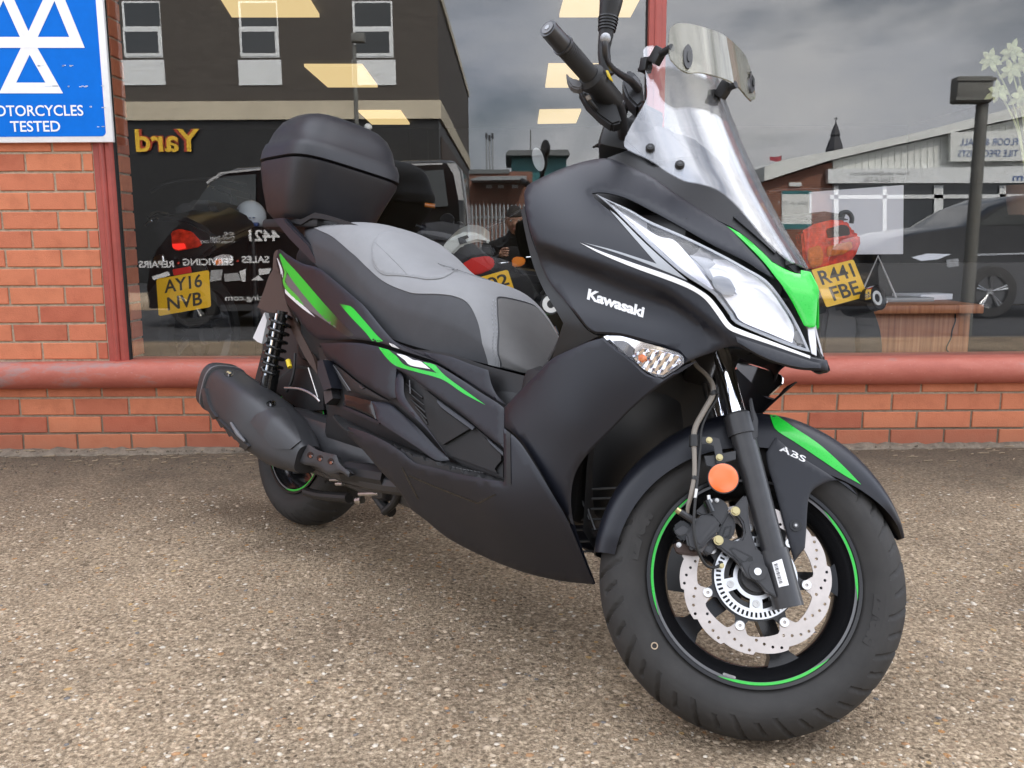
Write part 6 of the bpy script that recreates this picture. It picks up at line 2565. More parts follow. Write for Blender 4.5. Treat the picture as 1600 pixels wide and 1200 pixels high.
# ------------------------------------------------------------------ handlebar (turned with the fork)
bar = np.array([(.965, .372, 1.068), (1.005, .31, 1.072), (1.05, .24, 1.075), (1.085, .17, 1.078), (1.10, .09, 1.06), (1.10, 0, 1.045)])
full = np.concatenate([bar, (bar * np.array([1, -1, 1]))[::-1][1:]])
HB = stube('handlebar', full, .0115, MATS['satin_black_metal'], SCO)
pA, pB = STEER.plane(np.array([(856, 44)], float), .385)[0], STEER.plane(np.array([(936, 134)], float), .240)[0]
gd = pB - pA
for sg_ in (1, -1):
    mm_ = np.array([1, sg_, 1])

    def along(t):
        return sloc((pA + gd * t) * mm_)
    g = MB()
    g.cyl(along(.29), along(.80), .0172, .0182, 28)
    GR = g.build('grip', MATS['rubber_seal'], SCO)
    ribs = MB()
    for k in range(16):
        t = .32 + .45 * k / 16
        ribs.cyl(along(t), along(t + .014), .0182, .0182, 24)
    tag(ribs.build('grip_ribs', MATS['rubber_seal'], GR), kind='stuff')
    g = MB()
    g.cyl(along(0), along(.27), .0168, .0175, 28)
    g.cyl(along(.27), along(.30), .0200, .0200, 28)
    BE = g.build('bar_end', MATS['satin_black_metal'], SCO)
    g = MB()
    g.cyl(along(-.012), along(.01), .0118, .0118, 24)
    g.build('end_ring', MATS['decal_grey'], BE)
    g = MB()
    g.cyl(along(-.018), along(.0), .0052, .0052, 6)
    g.build('end_screw', MATS['decal_silver'], BE)
    g = MB()
    g.cyl(along(.79), along(.83), .0200, .0270, 28)
    g.cyl(along(.83), along(.90), .0275, .0275, 28)
    g.cyl(along(.90), along(1.32), .0240, .0215, 20)
    g.build('switch_housing', MATS['gloss_black'] if False else PLA, SCO)
sprism('start_switch', [(884, 112), (892, 121), (904, 123), (914, 131), (906, 139), (893, 136), (886, 125)], .262, .02, MATS['decal_grey'], SCO, .003, mirror=True)
sprism('throttle_housing', [(903, 138), (925, 135), (948, 140), (962, 160), (972, 190), (956, 195), (935, 180), (915, 160)], .215, .03, PLA, SCO, .004, mirror=True)
lv = [STEER.plane(np.array([p[:2]], float), p[2])[0] for p in ((946, 60, .350), (945, 74, .345), (947, 90, .325), (955, 104, .285), (968, 115, .235), (985, 126, .180), (998, 140, .150))]
LEV = stube('brake_lever', lv, [.0070, .0052, .0048, .0054, .0064, .0075, .0085], MATS['satin_black_metal'], SCO, mirror=True)
bm = bmesh.new()
bmesh.ops.create_uvsphere(bm, u_segments=16, v_segments=10, radius=.0098)
g = MB()
g.bm(bm, Matrix.Translation(Vector(sloc(lv[0]))))
g.build('lever_ball', MATS['decal_silver'], LEV)
sprism('master_cylinder', [(976, 110), (988, 108), (1003, 126), (1007, 158), (996, 168), (980, 152), (972, 132)], .150, .045, MATS['satin_black_metal'], SCO, .005)
sprism('reservoir_cap', [(990, 116), (998, 122), (1002, 134), (996, 136), (988, 126)], .154, .01, MATS['decal_grey'], SCO, .002)
spx_tube('throttle_cable', [(945, 128, .235), (944, 142, .235), (950, 158, .21), (960, 172, .18), (968, 188, .14), (976, 205, .10)], .2, .0042, MATS['hose_black'])
spx_tube('throttle_cable', [(912, 148, .24), (922, 158, .235), (930, 168, .22), (945, 182, .18)], .2, .0042, MATS['hose_black'])
spx_tube('cable_ferrule', [(941, 122, .24), (944, 133, .238)], .2, .0052, MATS['steel'])
spx_tube('cable_ferrule', [(918, 150, .242), (921, 156, .240)], .2, .0046, MATS['brown_hose'])
sprism('key_tag', [(944, 110), (950, 109), (957, 124), (958, 127), (952, 123)], .262, .004, MATS['yellow_plastic'], SCO, .001)
spx_tube('wire_loom', [(985, 150, .12), (978, 165, .11), (972, 185, .09)], .1, .008, PLA)
# mirrors: stem with ribbed boot; the head is above the picture
for sg_ in (1, -1):
    mm_ = np.array([1, sg_, 1])
    st = [STEER.plane(np.array([p[:2]], float), p[2])[0] * mm_ for p in ((950, 118, .205), (945, 95, .215), (944, 75, .222), (948, 48, .232), (951, 25, .240), (955, 0, .25), (956, -30, .26))]
    MR = stube('mirror', st, [.013, .0125, .0125, .0150, .0190, .0230, .0190], MATS['gloss_black'] if False else PLA, SCO)
    for k in range(5):
        a = st[3] * (1 - k / 5) + st[4] * (k / 5)
        b_ = st[3] * (1 - (k + .55) / 5) + st[4] * ((k + .55) / 5)
        g = MB()
        g.cyl(sloc(a), sloc(b_),   .0180 + .0006 * k, .0172 + .0006 * k, 20)
        g.build('boot_rib', PLA, MR)
    hp = STEER.plane(np.array([(958, -62)], float), .275)[0] * mm_
    bm = bmesh.new()
    bmesh.ops.create_uvsphere(bm, u_segments=32, v_segments=18, radius=1)
    for q in bm.verts:
        q.co = Vector((q.co.x * .028, q.co.y * .085, q.co.z * .050))
        if q.co.x < -.008:
            q.co.x = -.008 + (q.co.x + .008) * .15
    g = MB()
    g.bm(bm, Matrix.Translation(Vector(sloc(hp))) @ Matrix(MSB.to_3x3().to_4x4()))
    g.build('mirror_head', PLA, MR)
    g = MB()
    g.tube([sloc(st[-1]), sloc(st[-1] * .4 + hp * .6), sloc(hp)], .012, seg=12)
    g.build('mirror_arm', PLA, MR)
# dashboard behind the screen
sprism('dash_cover', [(952, 186), (962, 198), (985, 178), (1004, 158), (1008, 165), (1003, 196), (988, 212), (978, 236), (955, 244), (953, 215)], .06, .07, PLA, SCO, .006, frame=BODY)
g = MB()
g.rbox(-.06, .05, -.10, .10, -.045, .04, .02, MSB @ Matrix.Translation((1.11, 0, 1.075)))
g.build('handlebar_cover', PLA, SCO)
# instrument hood seen through the screen
V, F = [], []
for i in range(9):
    u = -1 + 2 * i / 8
    V.append((1.30 - .05 * u * u, .09 * u, 1.030 + .03 * (1 - u * u)))
    V.append((1.20 - .05 * u * u, .095 * u, 1.100 + .03 * (1 - u * u)))
    V.append((1.10 - .02 * u * u, .09 * u, 1.075 + .02 * (1 - u * u)))
for i in range(8):
    for j in range(2):
        F += [(i * 3 + j, i * 3 + j + 1, i * 3 + j + 4), (i * 3 + j, i * 3 + j + 4, i * 3 + j + 3)]
sheet(np.array(V), F, 'instrument_hood', PLA, SCO, .004)

# ================================================================== INSIDE THE SHOP
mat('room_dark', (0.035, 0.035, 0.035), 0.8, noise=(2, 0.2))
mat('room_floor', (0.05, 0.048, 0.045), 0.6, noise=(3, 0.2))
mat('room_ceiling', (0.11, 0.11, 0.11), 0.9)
mat('panel_light', (0.9, 0.85, 0.7), 0.5, emit=(1.0, 0.74, 0.34), estr=0.50)
mat('plate_yellow', (0.90, 0.52, 0.015), 0.35)
mat('plate_char', (0.035, 0.03, 0.02), 0.4)
mat('bike_black', (0.012, 0.012, 0.013), 0.30)
mat('bike_grey', (0.05, 0.05, 0.053), 0.45)
mat('bike_white', (0.62, 0.64, 0.60), 0.30)
mat('red_reflector', (0.60, 0.025, 0.02), 0.25, coat=0.4)
mat('tail_red', (0.62, 0.035, 0.012), 0.18, coat=0.6, noise=(40, 0.5))
mat('tail_orange', (0.55, 0.13, 0.012), 0.2, coat=0.5, noise=(40, 0.4))
mat('paper_white', (0.84, 0.85, 0.90), 0.7)
mat('helmet_white', (0.68, 0.72, 0.75), 0.25)
mat('helmet_blue', (0.03, 0.08, 0.25), 0.3)
mat('leaf_pale', (0.42, 0.46, 0.24), 0.5, noise=(30, 0.4))
mat('pot_clay', (0.2, 0.12, 0.08), 0.7)
m, nt, b, nn, ll = node_mat('desk_wood')
tc = nn.new('ShaderNodeTexCoord')
mp = nn.new('ShaderNodeMapping')
mp.inputs['Scale'].default_value = (28, 28, 0.7)
ll.new(tc.outputs['Object'], mp.inputs['Vector'])
n1 = N(nt, 'ShaderNodeTexNoise', Scale=2.2, Detail=6.0, Roughness=0.6)
ll.new(mp.outputs[0], n1.inputs['Vector'])
r1 = ramp(nt, [(0.3, (0.26, 0.085, 0.035)), (0.5, (0.42, 0.155, 0.065)), (0.7, (0.54, 0.23, 0.11))])
ll.new(n1.outputs['Fac'], r1.inputs['Fac'])
ll.new(r1.outputs['Color'], b.inputs['Base Color'])
b.inputs['Roughness'].default_value = 0.5

ZC = 2.83
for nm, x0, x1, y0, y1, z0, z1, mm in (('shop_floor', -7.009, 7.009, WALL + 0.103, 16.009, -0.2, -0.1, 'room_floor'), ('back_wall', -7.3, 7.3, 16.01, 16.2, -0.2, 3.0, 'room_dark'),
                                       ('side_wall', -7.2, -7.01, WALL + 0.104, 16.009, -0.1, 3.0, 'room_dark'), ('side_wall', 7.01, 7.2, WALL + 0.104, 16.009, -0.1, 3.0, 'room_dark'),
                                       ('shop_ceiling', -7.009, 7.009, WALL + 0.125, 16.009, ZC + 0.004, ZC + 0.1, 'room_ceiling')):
    q = MB()
    q.box(x0, x1, y0, y1, z0, z1)
    o = q.build(nm, MATS[mm], None, smooth=False)
    if 'wall' in nm:
        tag(o, 'dark painted %s inside the motorcycle shop, seen dimly through the window' % nm.replace('_', ' ') if nm == 'back_wall' else ('dark left side wall inside the shop' if x0 < 0 else 'dark right side wall inside the shop'), 'wall')
    else:
        tag(o, kind='structure')
q = MB()
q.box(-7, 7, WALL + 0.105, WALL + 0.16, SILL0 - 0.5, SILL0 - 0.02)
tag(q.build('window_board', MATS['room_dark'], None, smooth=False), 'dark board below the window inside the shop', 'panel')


def at_height(px, py, z):
    d = ray_world(px, py)
    t = (z - CAMP[2]) / d[2]
    return Vector(CAMP + d * t)


LP = [([(330, -30), (467, -30), (499, 22), (362, 22)], 'nearest lit ceiling panel of the left row inside the shop'),
      ([(475, 100), (566, 100), (590, 133), (512, 133)], 'middle lit ceiling panel of the left row inside the shop'),
      ([(560, 172), (626, 172), (640, 192), (581, 192)], 'farthest lit ceiling panel of the left row inside the shop'),
      ([(888, -30), (1012, -30), (985, 22), (874, 22)], 'nearest lit ceiling panel of the right row, behind the mirror stem'),
      ([(857, 99), (952, 99), (938, 133.5), (852, 133.5)], 'middle lit ceiling panel of the right row, behind the handlebar'),
      ([(843, 171), (908, 170), (900, 190), (840, 191)], 'farthest lit ceiling panel of the right row, left of the dashboard')]
for cs, lab in LP:
    P = [at_height(x, y, ZC) for x, y in cs]
    c = sum(P, Vector()) / 4
    g = MB()
    g.add([(p[0] - c[0], p[1] - c[1], 0.0) for p in P] + [(p[0] - c[0], p[1] - c[1], 0.03) for p in P], [(0, 1, 2, 3), (4, 7, 6, 5), (0, 4, 5, 1), (1, 5, 6, 2), (2, 6, 7, 3), (3, 7, 4, 0)])
    o = g.build('ceiling_light', MATS['panel_light'], None, smooth=False)
    o.location = (c[0], c[1], ZC - 0.028)
    tag(o, lab, 'ceiling light', 'lit panels in the shop ceiling')


class Px:
    """positions inside the shop from photograph pixels at a given distance, relative to a root object"""

    def __init__(self, root):
        self.r = Vector(root.location)
        self.o = root

    def p(self, x, y, d):
        return at_depth(x, y, d) - self.r


def plate(px4, d4, rows, root, pf):
    P = [pf.p(x, y, d) for (x, y), d in zip(px4, d4)]           # tl, tr, br, bl
    ex = ((P[1] - P[0]) + (P[2] - P[3])) / 2
    ez = ((P[0] - P[3]) + (P[1] - P[2])) / 2
    c = sum(P, Vector()) / 4
    w, h = ex.length, ez.length
    ux, uz = ex.normalized(), ez.normalized()
    un = ux.cross(uz).normalized()
    if un.y > 0:
        un = -un
    M_ = Matrix(((ux[0], -un[0], uz[0], c[0]), (ux[1], -un[1], uz[1], c[1]), (ux[2], -un[2], uz[2], c[2]), (0, 0, 0, 1)))
    g = MB()
    g.prism(rounded(-w / 2, w / 2, -h / 2, h / 2, .010), 0.0, 0.003, M_)
    o = g.build('number_plate', MATS['plate_yellow'], root, smooth=False)
    for s, cx, cz, hw, hh in rows:
        v, f = text_mesh(s, 1.0, 0.02)
        vv = np.array(v)
        x0, x1, y0, y1 = vv[:, 0].min(), vv[:, 0].max(), vv[:, 1].min(), vv[:, 1].max()
        VV = [tuple(M_ @ Vector((cx * w + (a - (x0 + x1) / 2) / (x1 - x0) * hw * w, -0.0008, cz * h + (b_ - (y0 + y1) / 2) / (y1 - y0) * hh * h))) for a, b_, _ in v]
        link_mesh('plate_lettering', VV, f, MATS['plate_char'], o, smooth=False)
    return o


def ptube(name, pf, pts, r, m, parent, seg=10, sub=5):
    g = MB()
    g.tube([tuple(pf.p(*q)) for q in pts], r, seg=seg, sub=sub)
    return g.build(name, m, parent)


def pslab(name, pf, px, d, depth, m, parent, bev=0.006, tilt=0.0):
    """solid whose near face carries a traced outline at distance d; depth goes into the shop."""
    P = [pf.p(x, y, d) for x, y in px]
    bm = bmesh.new()
    A = [bm.verts.new(p) for p in P]
    cx = sum(P, Vector()) / len(P)
    B_ = [bm.verts.new(cx + (p - cx) * 0.88 + Vector((0, depth, tilt * depth))) for p in P]
    bm.faces.new(A)
    bm.faces.new(B_[::-1])
    for i in range(len(A)):
        bm.faces.new((A[i], B_[i], B_[(i + 1) % len(A)], A[(i + 1) % len(A)]))
    bmesh.ops.recalc_face_normals(bm, faces=bm.faces[:])
    if bev:
        bmesh.ops.bevel(bm, geom=[e for e in bm.edges if e.calc_face_angle(0) > .5], offset=bev, segments=2, affect='EDGES')
    g = MB()
    g.bm(bm)
    return g.build(name, m, parent, sharp=40)


def bike_wheel(name, pf, c, r, w, yaw, parent, dark=True):
    g = MB()
    Mq = Matrix.Translation(pf.p(*c)) @ Matrix.Rotation(yaw, 4, 'Z') @ Matrix.Rotation(R(90), 4, 'Z')
    g.lathe([(-w, r * .72), (-w, r * .86), (-w * .7, r * .96), (0, r), (w * .7, r * .96), (w, r * .86), (w, r * .72)], 40, Mq, closed=True)
    o = g.build(name, MATS['tyre_rubber'], parent)
    g = MB()
    g.lathe([(-w * .8, r * .74), (-w * .5, r * .64), (w * .5, r * .64), (w * .8, r * .74)], 40, Mq, closed=True)
    g.cyl(Mq @ Vector((0, -w, 0)), Mq @ Vector((0, w, 0)), r * .18, r * .18, 20)
    for k in range(5):
        a = 2 * math.pi * k / 5
        g.cyl(Mq @ Vector((r * .15 * math.cos(a), 0, r * .15 * math.sin(a))), Mq @ Vector((r * .68 * math.cos(a), 0, r * .68 * math.sin(a))), w * .28, w * .22, 8)
    g.build('rim', MATS['bike_grey'], o)
    return o


def shop_bike(name, label, root_px, d, extra):
    c = at_depth(root_px[0], root_px[1], d)
    root = empty(name, (c[0], c[1], -0.1), label=label, cat='motorcycle', group='motorcycles standing inside the shop window')
    return root, Px(root)


# --- motorcycle with the plate AY16 NVB
rt_, pf = shop_bike('motorcycle', 'black motorcycle behind the glass with yellow plate AY16 NVB and lit red tail lamp', (300, 500), 4.2, None)
plate([(244, 436), (326.5, 422), (329.5, 479.5), (248, 494)], [3.93, 3.95, 3.95, 3.93], [('AY16', 0.0, .26, .72, .36), ('NVB', 0.01, -.22, .66, .36)], rt_, pf)
pslab('plate_holder', pf, [(262, 416), (318, 408), (326, 424), (328, 478), (252, 490), (248, 434)], 3.97, .05, MATS['bike_black'], rt_)
pslab('reflector', pf, [(269, 421), (298, 416), (300, 426), (271, 431)], 3.945, .012, MATS['red_reflector'], rt_, .002)
pslab('tail_cowl', pf, [(238, 345), (252, 338), (290, 340), (330, 360), (342, 385), (318, 405), (270, 412), (246, 392)], 4.10, .7, MATS['bike_black'], rt_, .02, .12)
tl = pslab('tail_light', pf, [(266, 362), (280, 357), (300, 362), (316, 380), (312, 386), (290, 390), (276, 393), (268, 388)], 4.07, .05, MATS['tail_red'], rt_, .006)
mat('tail_lit', (0.6, 0.02, 0.01), 0.3, emit=(1.0, 0.03, 0.02), estr=0.55)
pslab('lit_element', pf, [(268, 381), (288, 380), (291, 388), (278, 391), (270, 388)], 4.065, .01, MATS['tail_lit'], tl, .002)
ind = ptube('indicator', pf, [(318, 412, 4.05), (332, 409, 4.03)], .006, MATS['bike_black'], rt_)
pslab('indicator_lens', pf, [(331, 403), (346, 397), (361, 398), (365, 404), (358, 411), (340, 416), (332, 412)], 4.02, .04, MATS['reflector_chrome'], ind, .006)
pslab('indicator_bulb', pf, [(335, 407), (344, 404), (347, 411), (338, 415)], 4.012, .01, MATS['orange_bulb'], ind, .002)
ind = ptube('indicator', pf, [(262, 410, 4.05), (248, 405, 4.03)], .006, MATS['bike_black'], rt_)
pslab('indicator_lens', pf, [(238, 402), (246, 397), (255, 398), (257, 410), (246, 415), (239, 411)], 4.02, .04, MATS['reflector_chrome'], ind, .006)
pslab('seat', pf, [(262, 330), (290, 312), (330, 312), (345, 345), (320, 362), (270, 350)], 4.5, .7, MATS['bike_grey'], rt_, .03)
pslab('fuel_tank', pf, [(300, 300), (330, 285), (365, 298), (372, 335), (340, 350), (305, 340)], 5.2, .5, MATS['bike_black'], rt_, .03)
bike_wheel('rear_wheel', pf, (300, 520, 4.35), .31, .085, R(-20), rt_)
ptube('handlebar', pf, [(235, 300, 5.7), (270, 285, 5.75), (340, 280, 5.9), (385, 290, 6.0)], .012, MATS['bike_black'], rt_)
g_ = ptube('grab_bar', pf, [(232, 340, 4.2), (244, 332, 4.25), (262, 336, 4.3)], .010, MATS['chrome'], rt_)
ptube('grab_bar', pf, [(228, 352, 4.2), (240, 342, 4.2), (252, 346, 4.25)], .008, MATS['chrome'], rt_)
pslab('swing_arm', pf, [(275, 500), (330, 495), (345, 535), (290, 545)], 4.3, .4, MATS['bike_grey'], rt_, .02)

# --- motorcycle behind the seat (plate ending 02)
rt_, pf = shop_bike('motorcycle', 'motorcycle behind the glass with white tail, wide red lamp and yellow plate ending 02', (760, 500), 4.3, None)
plate([(716, 442), (793, 421.5), (809, 468), (731, 490)], [3.95, 3.97, 3.97, 3.95], [('02', .24, .22, .42, .38)], rt_, pf)
pslab('tail_light', pf, [(722, 412), (738, 403), (758, 400), (768, 401), (774, 410), (770, 420), (752, 428), (730, 432), (723, 426)], 4.0, .05, MATS['red_reflector'], rt_, .006)
pslab('lamp_surround', pf, [(718, 412), (736, 400), (758, 396), (771, 398), (778, 411), (772, 424), (752, 433), (728, 436), (719, 428)], 4.006, .08, MATS['bike_black'], rt_, .004)
pslab('plate_holder', pf, [(726, 436), (790, 418), (802, 424), (815, 470), (735, 495)], 4.0, .04, MATS['bike_black'], rt_)
pslab('tail_cowl', pf, [(688, 392), (700, 374), (724, 363), (748, 364), (764, 376), (768, 381), (745, 378), (722, 384), (706, 400)], 4.12, .5, MATS['bike_white'], rt_, .012, .1)
pslab('tail_badge', pf, [(715, 372), (730, 367), (733, 371), (727, 374), (730, 379), (718, 382)], 4.115, .01, MATS['bike_black'], rt_, .001)
pslab('seat', pf, [(700, 398), (722, 384), (745, 380), (770, 384), (776, 398), (740, 402), (715, 414)], 4.16, .6, MATS['bike_grey'], rt_, .012)
for s_ in ([(772, 412, 4.05), (795, 410, 4.03)], [(716, 424, 4.05), (694, 430, 4.02)]):
    ind = ptube('indicator', pf, s_, .006, MATS['chrome'], rt_)
    x, y, d_ = s_[1]
    sg_ = 1 if s_[1][0] > s_[0][0] else -1
    pslab('indicator_lens', pf, [(x + sg_ * 4, y - 6), (x + sg_ * 12, y - 9), (x + sg_ * 25, y - 8), (x + sg_ * 27, y + 1), (x + sg_ * 20, y + 6), (x + sg_ * 6, y + 8)], d_, .04, MATS['amber_lens'], ind, .006)
ptube('indicator_tip', pf, [(822, 402, 4.03), (832, 401, 4.03)], .006, MATS['chrome'], rt_)
c_ = pf.p(861, 475, 4.02)
ax_ = Vector((-.10, .62, -.05)).normalized()
g = MB()
g.cyl(c_ + ax_ * .012, c_ + ax_ * .55, .048, .052, 28)
SIL = g.build('silencer', MATS['bike_black'], rt_)


def end_ring(c, ax, r0, r1, m, parent, name='silencer_end', depth=.02):
    a = ax.orthogonal().normalized()
    b_ = ax.cross(a)
    K = 32
    V, F = [], []
    for t, r in ((0, r0), (0, r1), (depth, r1), (depth, r0)):
        for k in range(K):
            th = 2 * math.pi * k / K
            V.append(c + ax * t + r * (math.cos(th) * a + math.sin(th) * b_))
    for i in range(4):
        for k in range(K):
            F.append((i * K + k, i * K + (k + 1) % K, ((i + 1) % 4) * K + (k + 1) % K, ((i + 1) % 4) * K + k))
    g = MB()
    g.add(V, F)
    return g.build(name, m, parent)


mat('polished_white', (0.86, 0.86, 0.84), 0.25, metal=0.3)
end_ring(c_, ax_, .019, .040, MATS['polished_white'], SIL)
bike_wheel('rear_wheel', pf, (770, 530, 4.35), .31, .07, R(-15), rt_)
pslab('mudguard', pf, [(790, 440), (830, 430), (850, 470), (838, 520), (800, 530)], 4.2, .3, MATS['bike_black'], rt_, .02)
pslab('side_panel', pf, [(800, 420), (845, 425), (850, 450), (820, 440)], 4.4, .5, MATS['bike_black'], rt_, .02)
ptube('frame_tube', pf, [(842, 470, 4.3), (850, 455, 4.4), (870, 440, 4.6)], .010, MATS['steel'], rt_)
ptube('foot_rest', pf, [(866, 510, 4.25), (871, 522, 4.25)], .009, MATS['chrome'], rt_)
ptube('handlebar', pf, [(650, 352, 5.4), (690, 362, 5.45), (760, 356, 5.5), (846, 310, 5.5)], .010, MATS['bike_black'], rt_)
mr = ptube('mirror', pf, [(848, 300, 5.45), (846, 276, 5.42), (843, 262, 5.40)], .007, MATS['bike_black'], rt_)
g = MB()
bm = bmesh.new()
bmesh.ops.create_uvsphere(bm, u_segments=24, v_segments=12, radius=1)
g.bm(bm, Matrix.Translation(pf.p(842, 249, 5.42)) @ Matrix.Rotation(R(-14), 4, 'Y') @ Matrix.Diagonal((.043, .022, .080, 1)))
g.build('mirror_back', MATS['bike_black'], mr)
g = MB()
c_ = pf.p(841, 249, 5.38)
g.cyl((0, 0, 0), (0, .005, 0), .9, .9, 28)
V = [Matrix.Rotation(R(-14), 4, 'Y') @ Matrix.Diagonal((.034 / .9, 1, .070 / .9, 1)) @ Vector(v) + c_ for v in g.v]
link_mesh('mirror_glass', V, g.f, MATS['helmet_white'], mr, smooth=False)
dial = MB()
for (x, y, d_) in ((699, 345, 5.3), (717, 358, 5.25)):
    c2 = pf.p(x, y, d_)
    dial.cyl(c2, c2 + Vector((0, .05, .01)), .042, .036, 24)
    dl_ = dial.build('instrument', MATS['bike_black'], rt_)
    end_ring(c2, Vector((0, 1, 0)), .034, .043, MATS['chrome'], dl_, 'chrome_ring', .01)
    dial = MB()
pslab('fuel_tank', pf, [(655, 350), (690, 345), (735, 355), (750, 375), (700, 385), (660, 380)], 4.9, .5, MATS['bike_grey'], rt_, .03)
ptube('indicator_stalk', pf, [(664, 320, 5.3), (680, 322, 5.3)], .014, MATS['amber_lens'], rt_)

# --- motorcycle by the desk (plate R441 FBE)
rt_, pf = shop_bike('motorcycle', 'motorcycle by the desk with big orange red tail lamp and yellow plate R441 FBE', (1310, 500), 4.3, None)
plate([(1268.5, 422), (1333, 405), (1357, 463), (1291, 480)], [3.96, 4.06, 4.06, 3.96], [('R441', -.0, .25, .80, .37), ('FBE', .04, -.21, .66, .37)], rt_, pf)
pslab('plate_holder', pf, [(1272, 424), (1332, 409), (1352, 462), (1294, 478)], 4.075, .05, MATS['bike_black'], rt_)
tl = pslab('tail_light', pf, [(1252, 362), (1272, 350), (1300, 343), (1322, 344), (1331, 352), (1333, 362), (1345, 366), (1346, 380), (1340, 396), (1330, 410), (1290, 420), (1266, 424), (1255, 400)], 4.22, .16, MATS['tail_red'], rt_, .012)
pslab('amber_lens', pf, [(1262, 388), (1282, 382), (1288, 395), (1286, 414), (1268, 420), (1262, 404)], 4.21, .02, MATS['tail_orange'], tl, .006)
pslab('amber_lens', pf, [(1292, 385), (1332, 376), (1334, 388), (1318, 398), (1292, 402)], 4.208, .02, MATS['tail_orange'], tl, .006)
pslab('smoked_lens', pf, [(1290, 358), (1318, 350), (1328, 354), (1330, 368), (1294, 374)], 4.21, .02, MATS['brown_shade_plastic'], tl, .006)
pslab('lens_rib', pf, [(1290, 373), (1335, 366), (1335, 370), (1290, 378)], 4.2, .02, MATS['tail_red'], tl, .002)
ptube('luggage_hook', pf, [(1313, 340, 4.25), (1315, 333, 4.25), (1325, 332, 4.25), (1331, 340, 4.25), (1330, 349, 4.25)], .011, MATS['bike_black'], rt_)
pslab('seat', pf, [(1255, 340), (1290, 330), (1330, 336), (1325, 350), (1270, 360)], 4.4, .8, MATS['bike_grey'], rt_, .02)
c_ = pf.p(1373, 465, 4.02)
ax_ = Vector((-.42, .62, -.20)).normalized()
g = MB()
g.cyl(c_ + ax_ * .010, c_ + ax_ * .42, .0575, .0600, 32)
SIL = g.build('silencer', MATS['bike_black'], rt_)
end_ring(c_, ax_, .0540, .0585, MATS['chrome'], SIL, 'end_band', .03)
end_ring(c_ + ax_ * .006, ax_, .020, .034, MATS['polished_white'], SIL)
pslab('mudguard', pf, [(1290, 482), (1330, 474), (1340, 500), (1344, 556), (1350, 600), (1280, 600), (1284, 520)], 4.12, .12, MATS['bike_grey'], rt_, .02)
bike_wheel('rear_wheel', pf, (1310, 545, 4.40), .30, .075, R(10), rt_)
ptube('handlebar', pf, [(1200, 300, 5.7), (1240, 296, 5.75), (1300, 296, 5.8), (1350, 300, 5.8)], .012, MATS['bike_black'], rt_)

# --- desk and things on it
dk = at_depth(1420, 520, 4.55)
DESK = empty('desk', (dk[0], 4.55, -0.1), label='reddish brown wood grain counter with a dark crack down its front panel', cat='desk')
pf = Px(DESK)


def dz(x, y, d):
    return pf.p(x, y, d)


a, b_ = dz(1325, 490, 4.55), dz(1511, 560, 4.55)
g = MB()
g.box(a[0] - .5, b_[0], 0, .03, 0.0, a[2])
g.build('front_panel', MATS['desk_wood'], DESK, smooth=False)
t0, t1 = dz(1325, 478, 4.52), dz(1534, 486, 4.52)
g = MB()
g.rbox(t0[0] - .5, t1[0], -.05, .65, a[2] + .001, a[2] + .045, .004)
g.build('desk_top', MATS['desk_wood'], DESK)
g = MB()
g.box(b_[0] - .03, b_[0] - .001, .031, .6, 0, a[2])
g.build('end_panel', MATS['desk_wood'], DESK, smooth=False)
crk = [dz(x, y, 4.547) for x, y in ((1491, 480), (1493, 500), (1488, 515), (1486, 528), (1481, 538), (1479, 546), (1486, 556), (1484, 575))]
g = MB()
g.tube([tuple(p) for p in crk], .0035, seg=6, sub=3)
g.build('crack', MATS['bike_black'], DESK)
ps = at_depth(1380, 470, 4.7)
tz = a[2] + .0465 - .1
for k, (x, y, w, h, lab) in enumerate(((1352, 4.72, .20, .12, 'white paper sheets on the counter behind the R441 FBE plate'), (1400, 4.80, .34, .16, 'grey printed leaflets spread on the counter'), (1440, 4.95, .24, .2, 'pale paper pad at the back of the counter'))):
    p = at_depth(x, 474, y)
    g = MB()
    g.rbox(-w / 2, w / 2, -h / 2, h / 2, 0, .012 + .01 * k, .002)
    o = g.build('paper_stack', MATS['paper_white'] if k != 1 else MATS['decal_silver'])
    o.location = (p[0], y, tz)
    o.rotation_euler = (0, 0, .3 * k - .2)
    tag(o, lab, 'paper')
st0, st1, st2 = at_depth(1340, 470, 4.75), at_depth(1372, 400, 4.75), at_depth(1403, 470, 4.75)
g = MB()
g.tube([(st0[0], 0, 0), (st1[0], 0, st1[2] - tz), (st2[0], 0, 0)], .006, seg=8, sub=1)
o = g.build('leaflet_stand', MATS['white_plastic'])
o.location = (0, 4.75, tz)
tag(o, 'white wire tent stand on the counter below the white board', 'stand')
# white board on the wall side, hanging behind the big tail lamp
WB = [at_depth(x, y, 4.9) for x, y in ((1265, 300), (1412, 289), (1411, 397), (1265, 398))]
c = sum(WB, Vector()) / 4
g = MB()
g.add([(p[0] - c[0], 0, p[2] - c[2]) for p in WB] + [(p[0] - c[0], .012, p[2] - c[2]) for p in WB], [(0, 1, 2, 3), (4, 7, 6, 5), (0, 4, 5, 1), (1, 5, 6, 2), (2, 6, 7, 3), (3, 7, 4, 0)])
o = g.build('white_board', MATS['paper_white'], None, smooth=False)
o.location = (c[0], 4.9, c[2])
tag(o, 'blank pale white board standing behind the orange tail lamp', 'board')
q = MB()
q.box(-.9, .9, 0, .04, -.6, .0)
o = q.build('dark_screen', MATS['bike_black'], None, smooth=False)
o.location = (c[0] + .25, 5.0, c[2] - .23)
tag(o, 'dark panel behind the counter and the white board', 'panel')
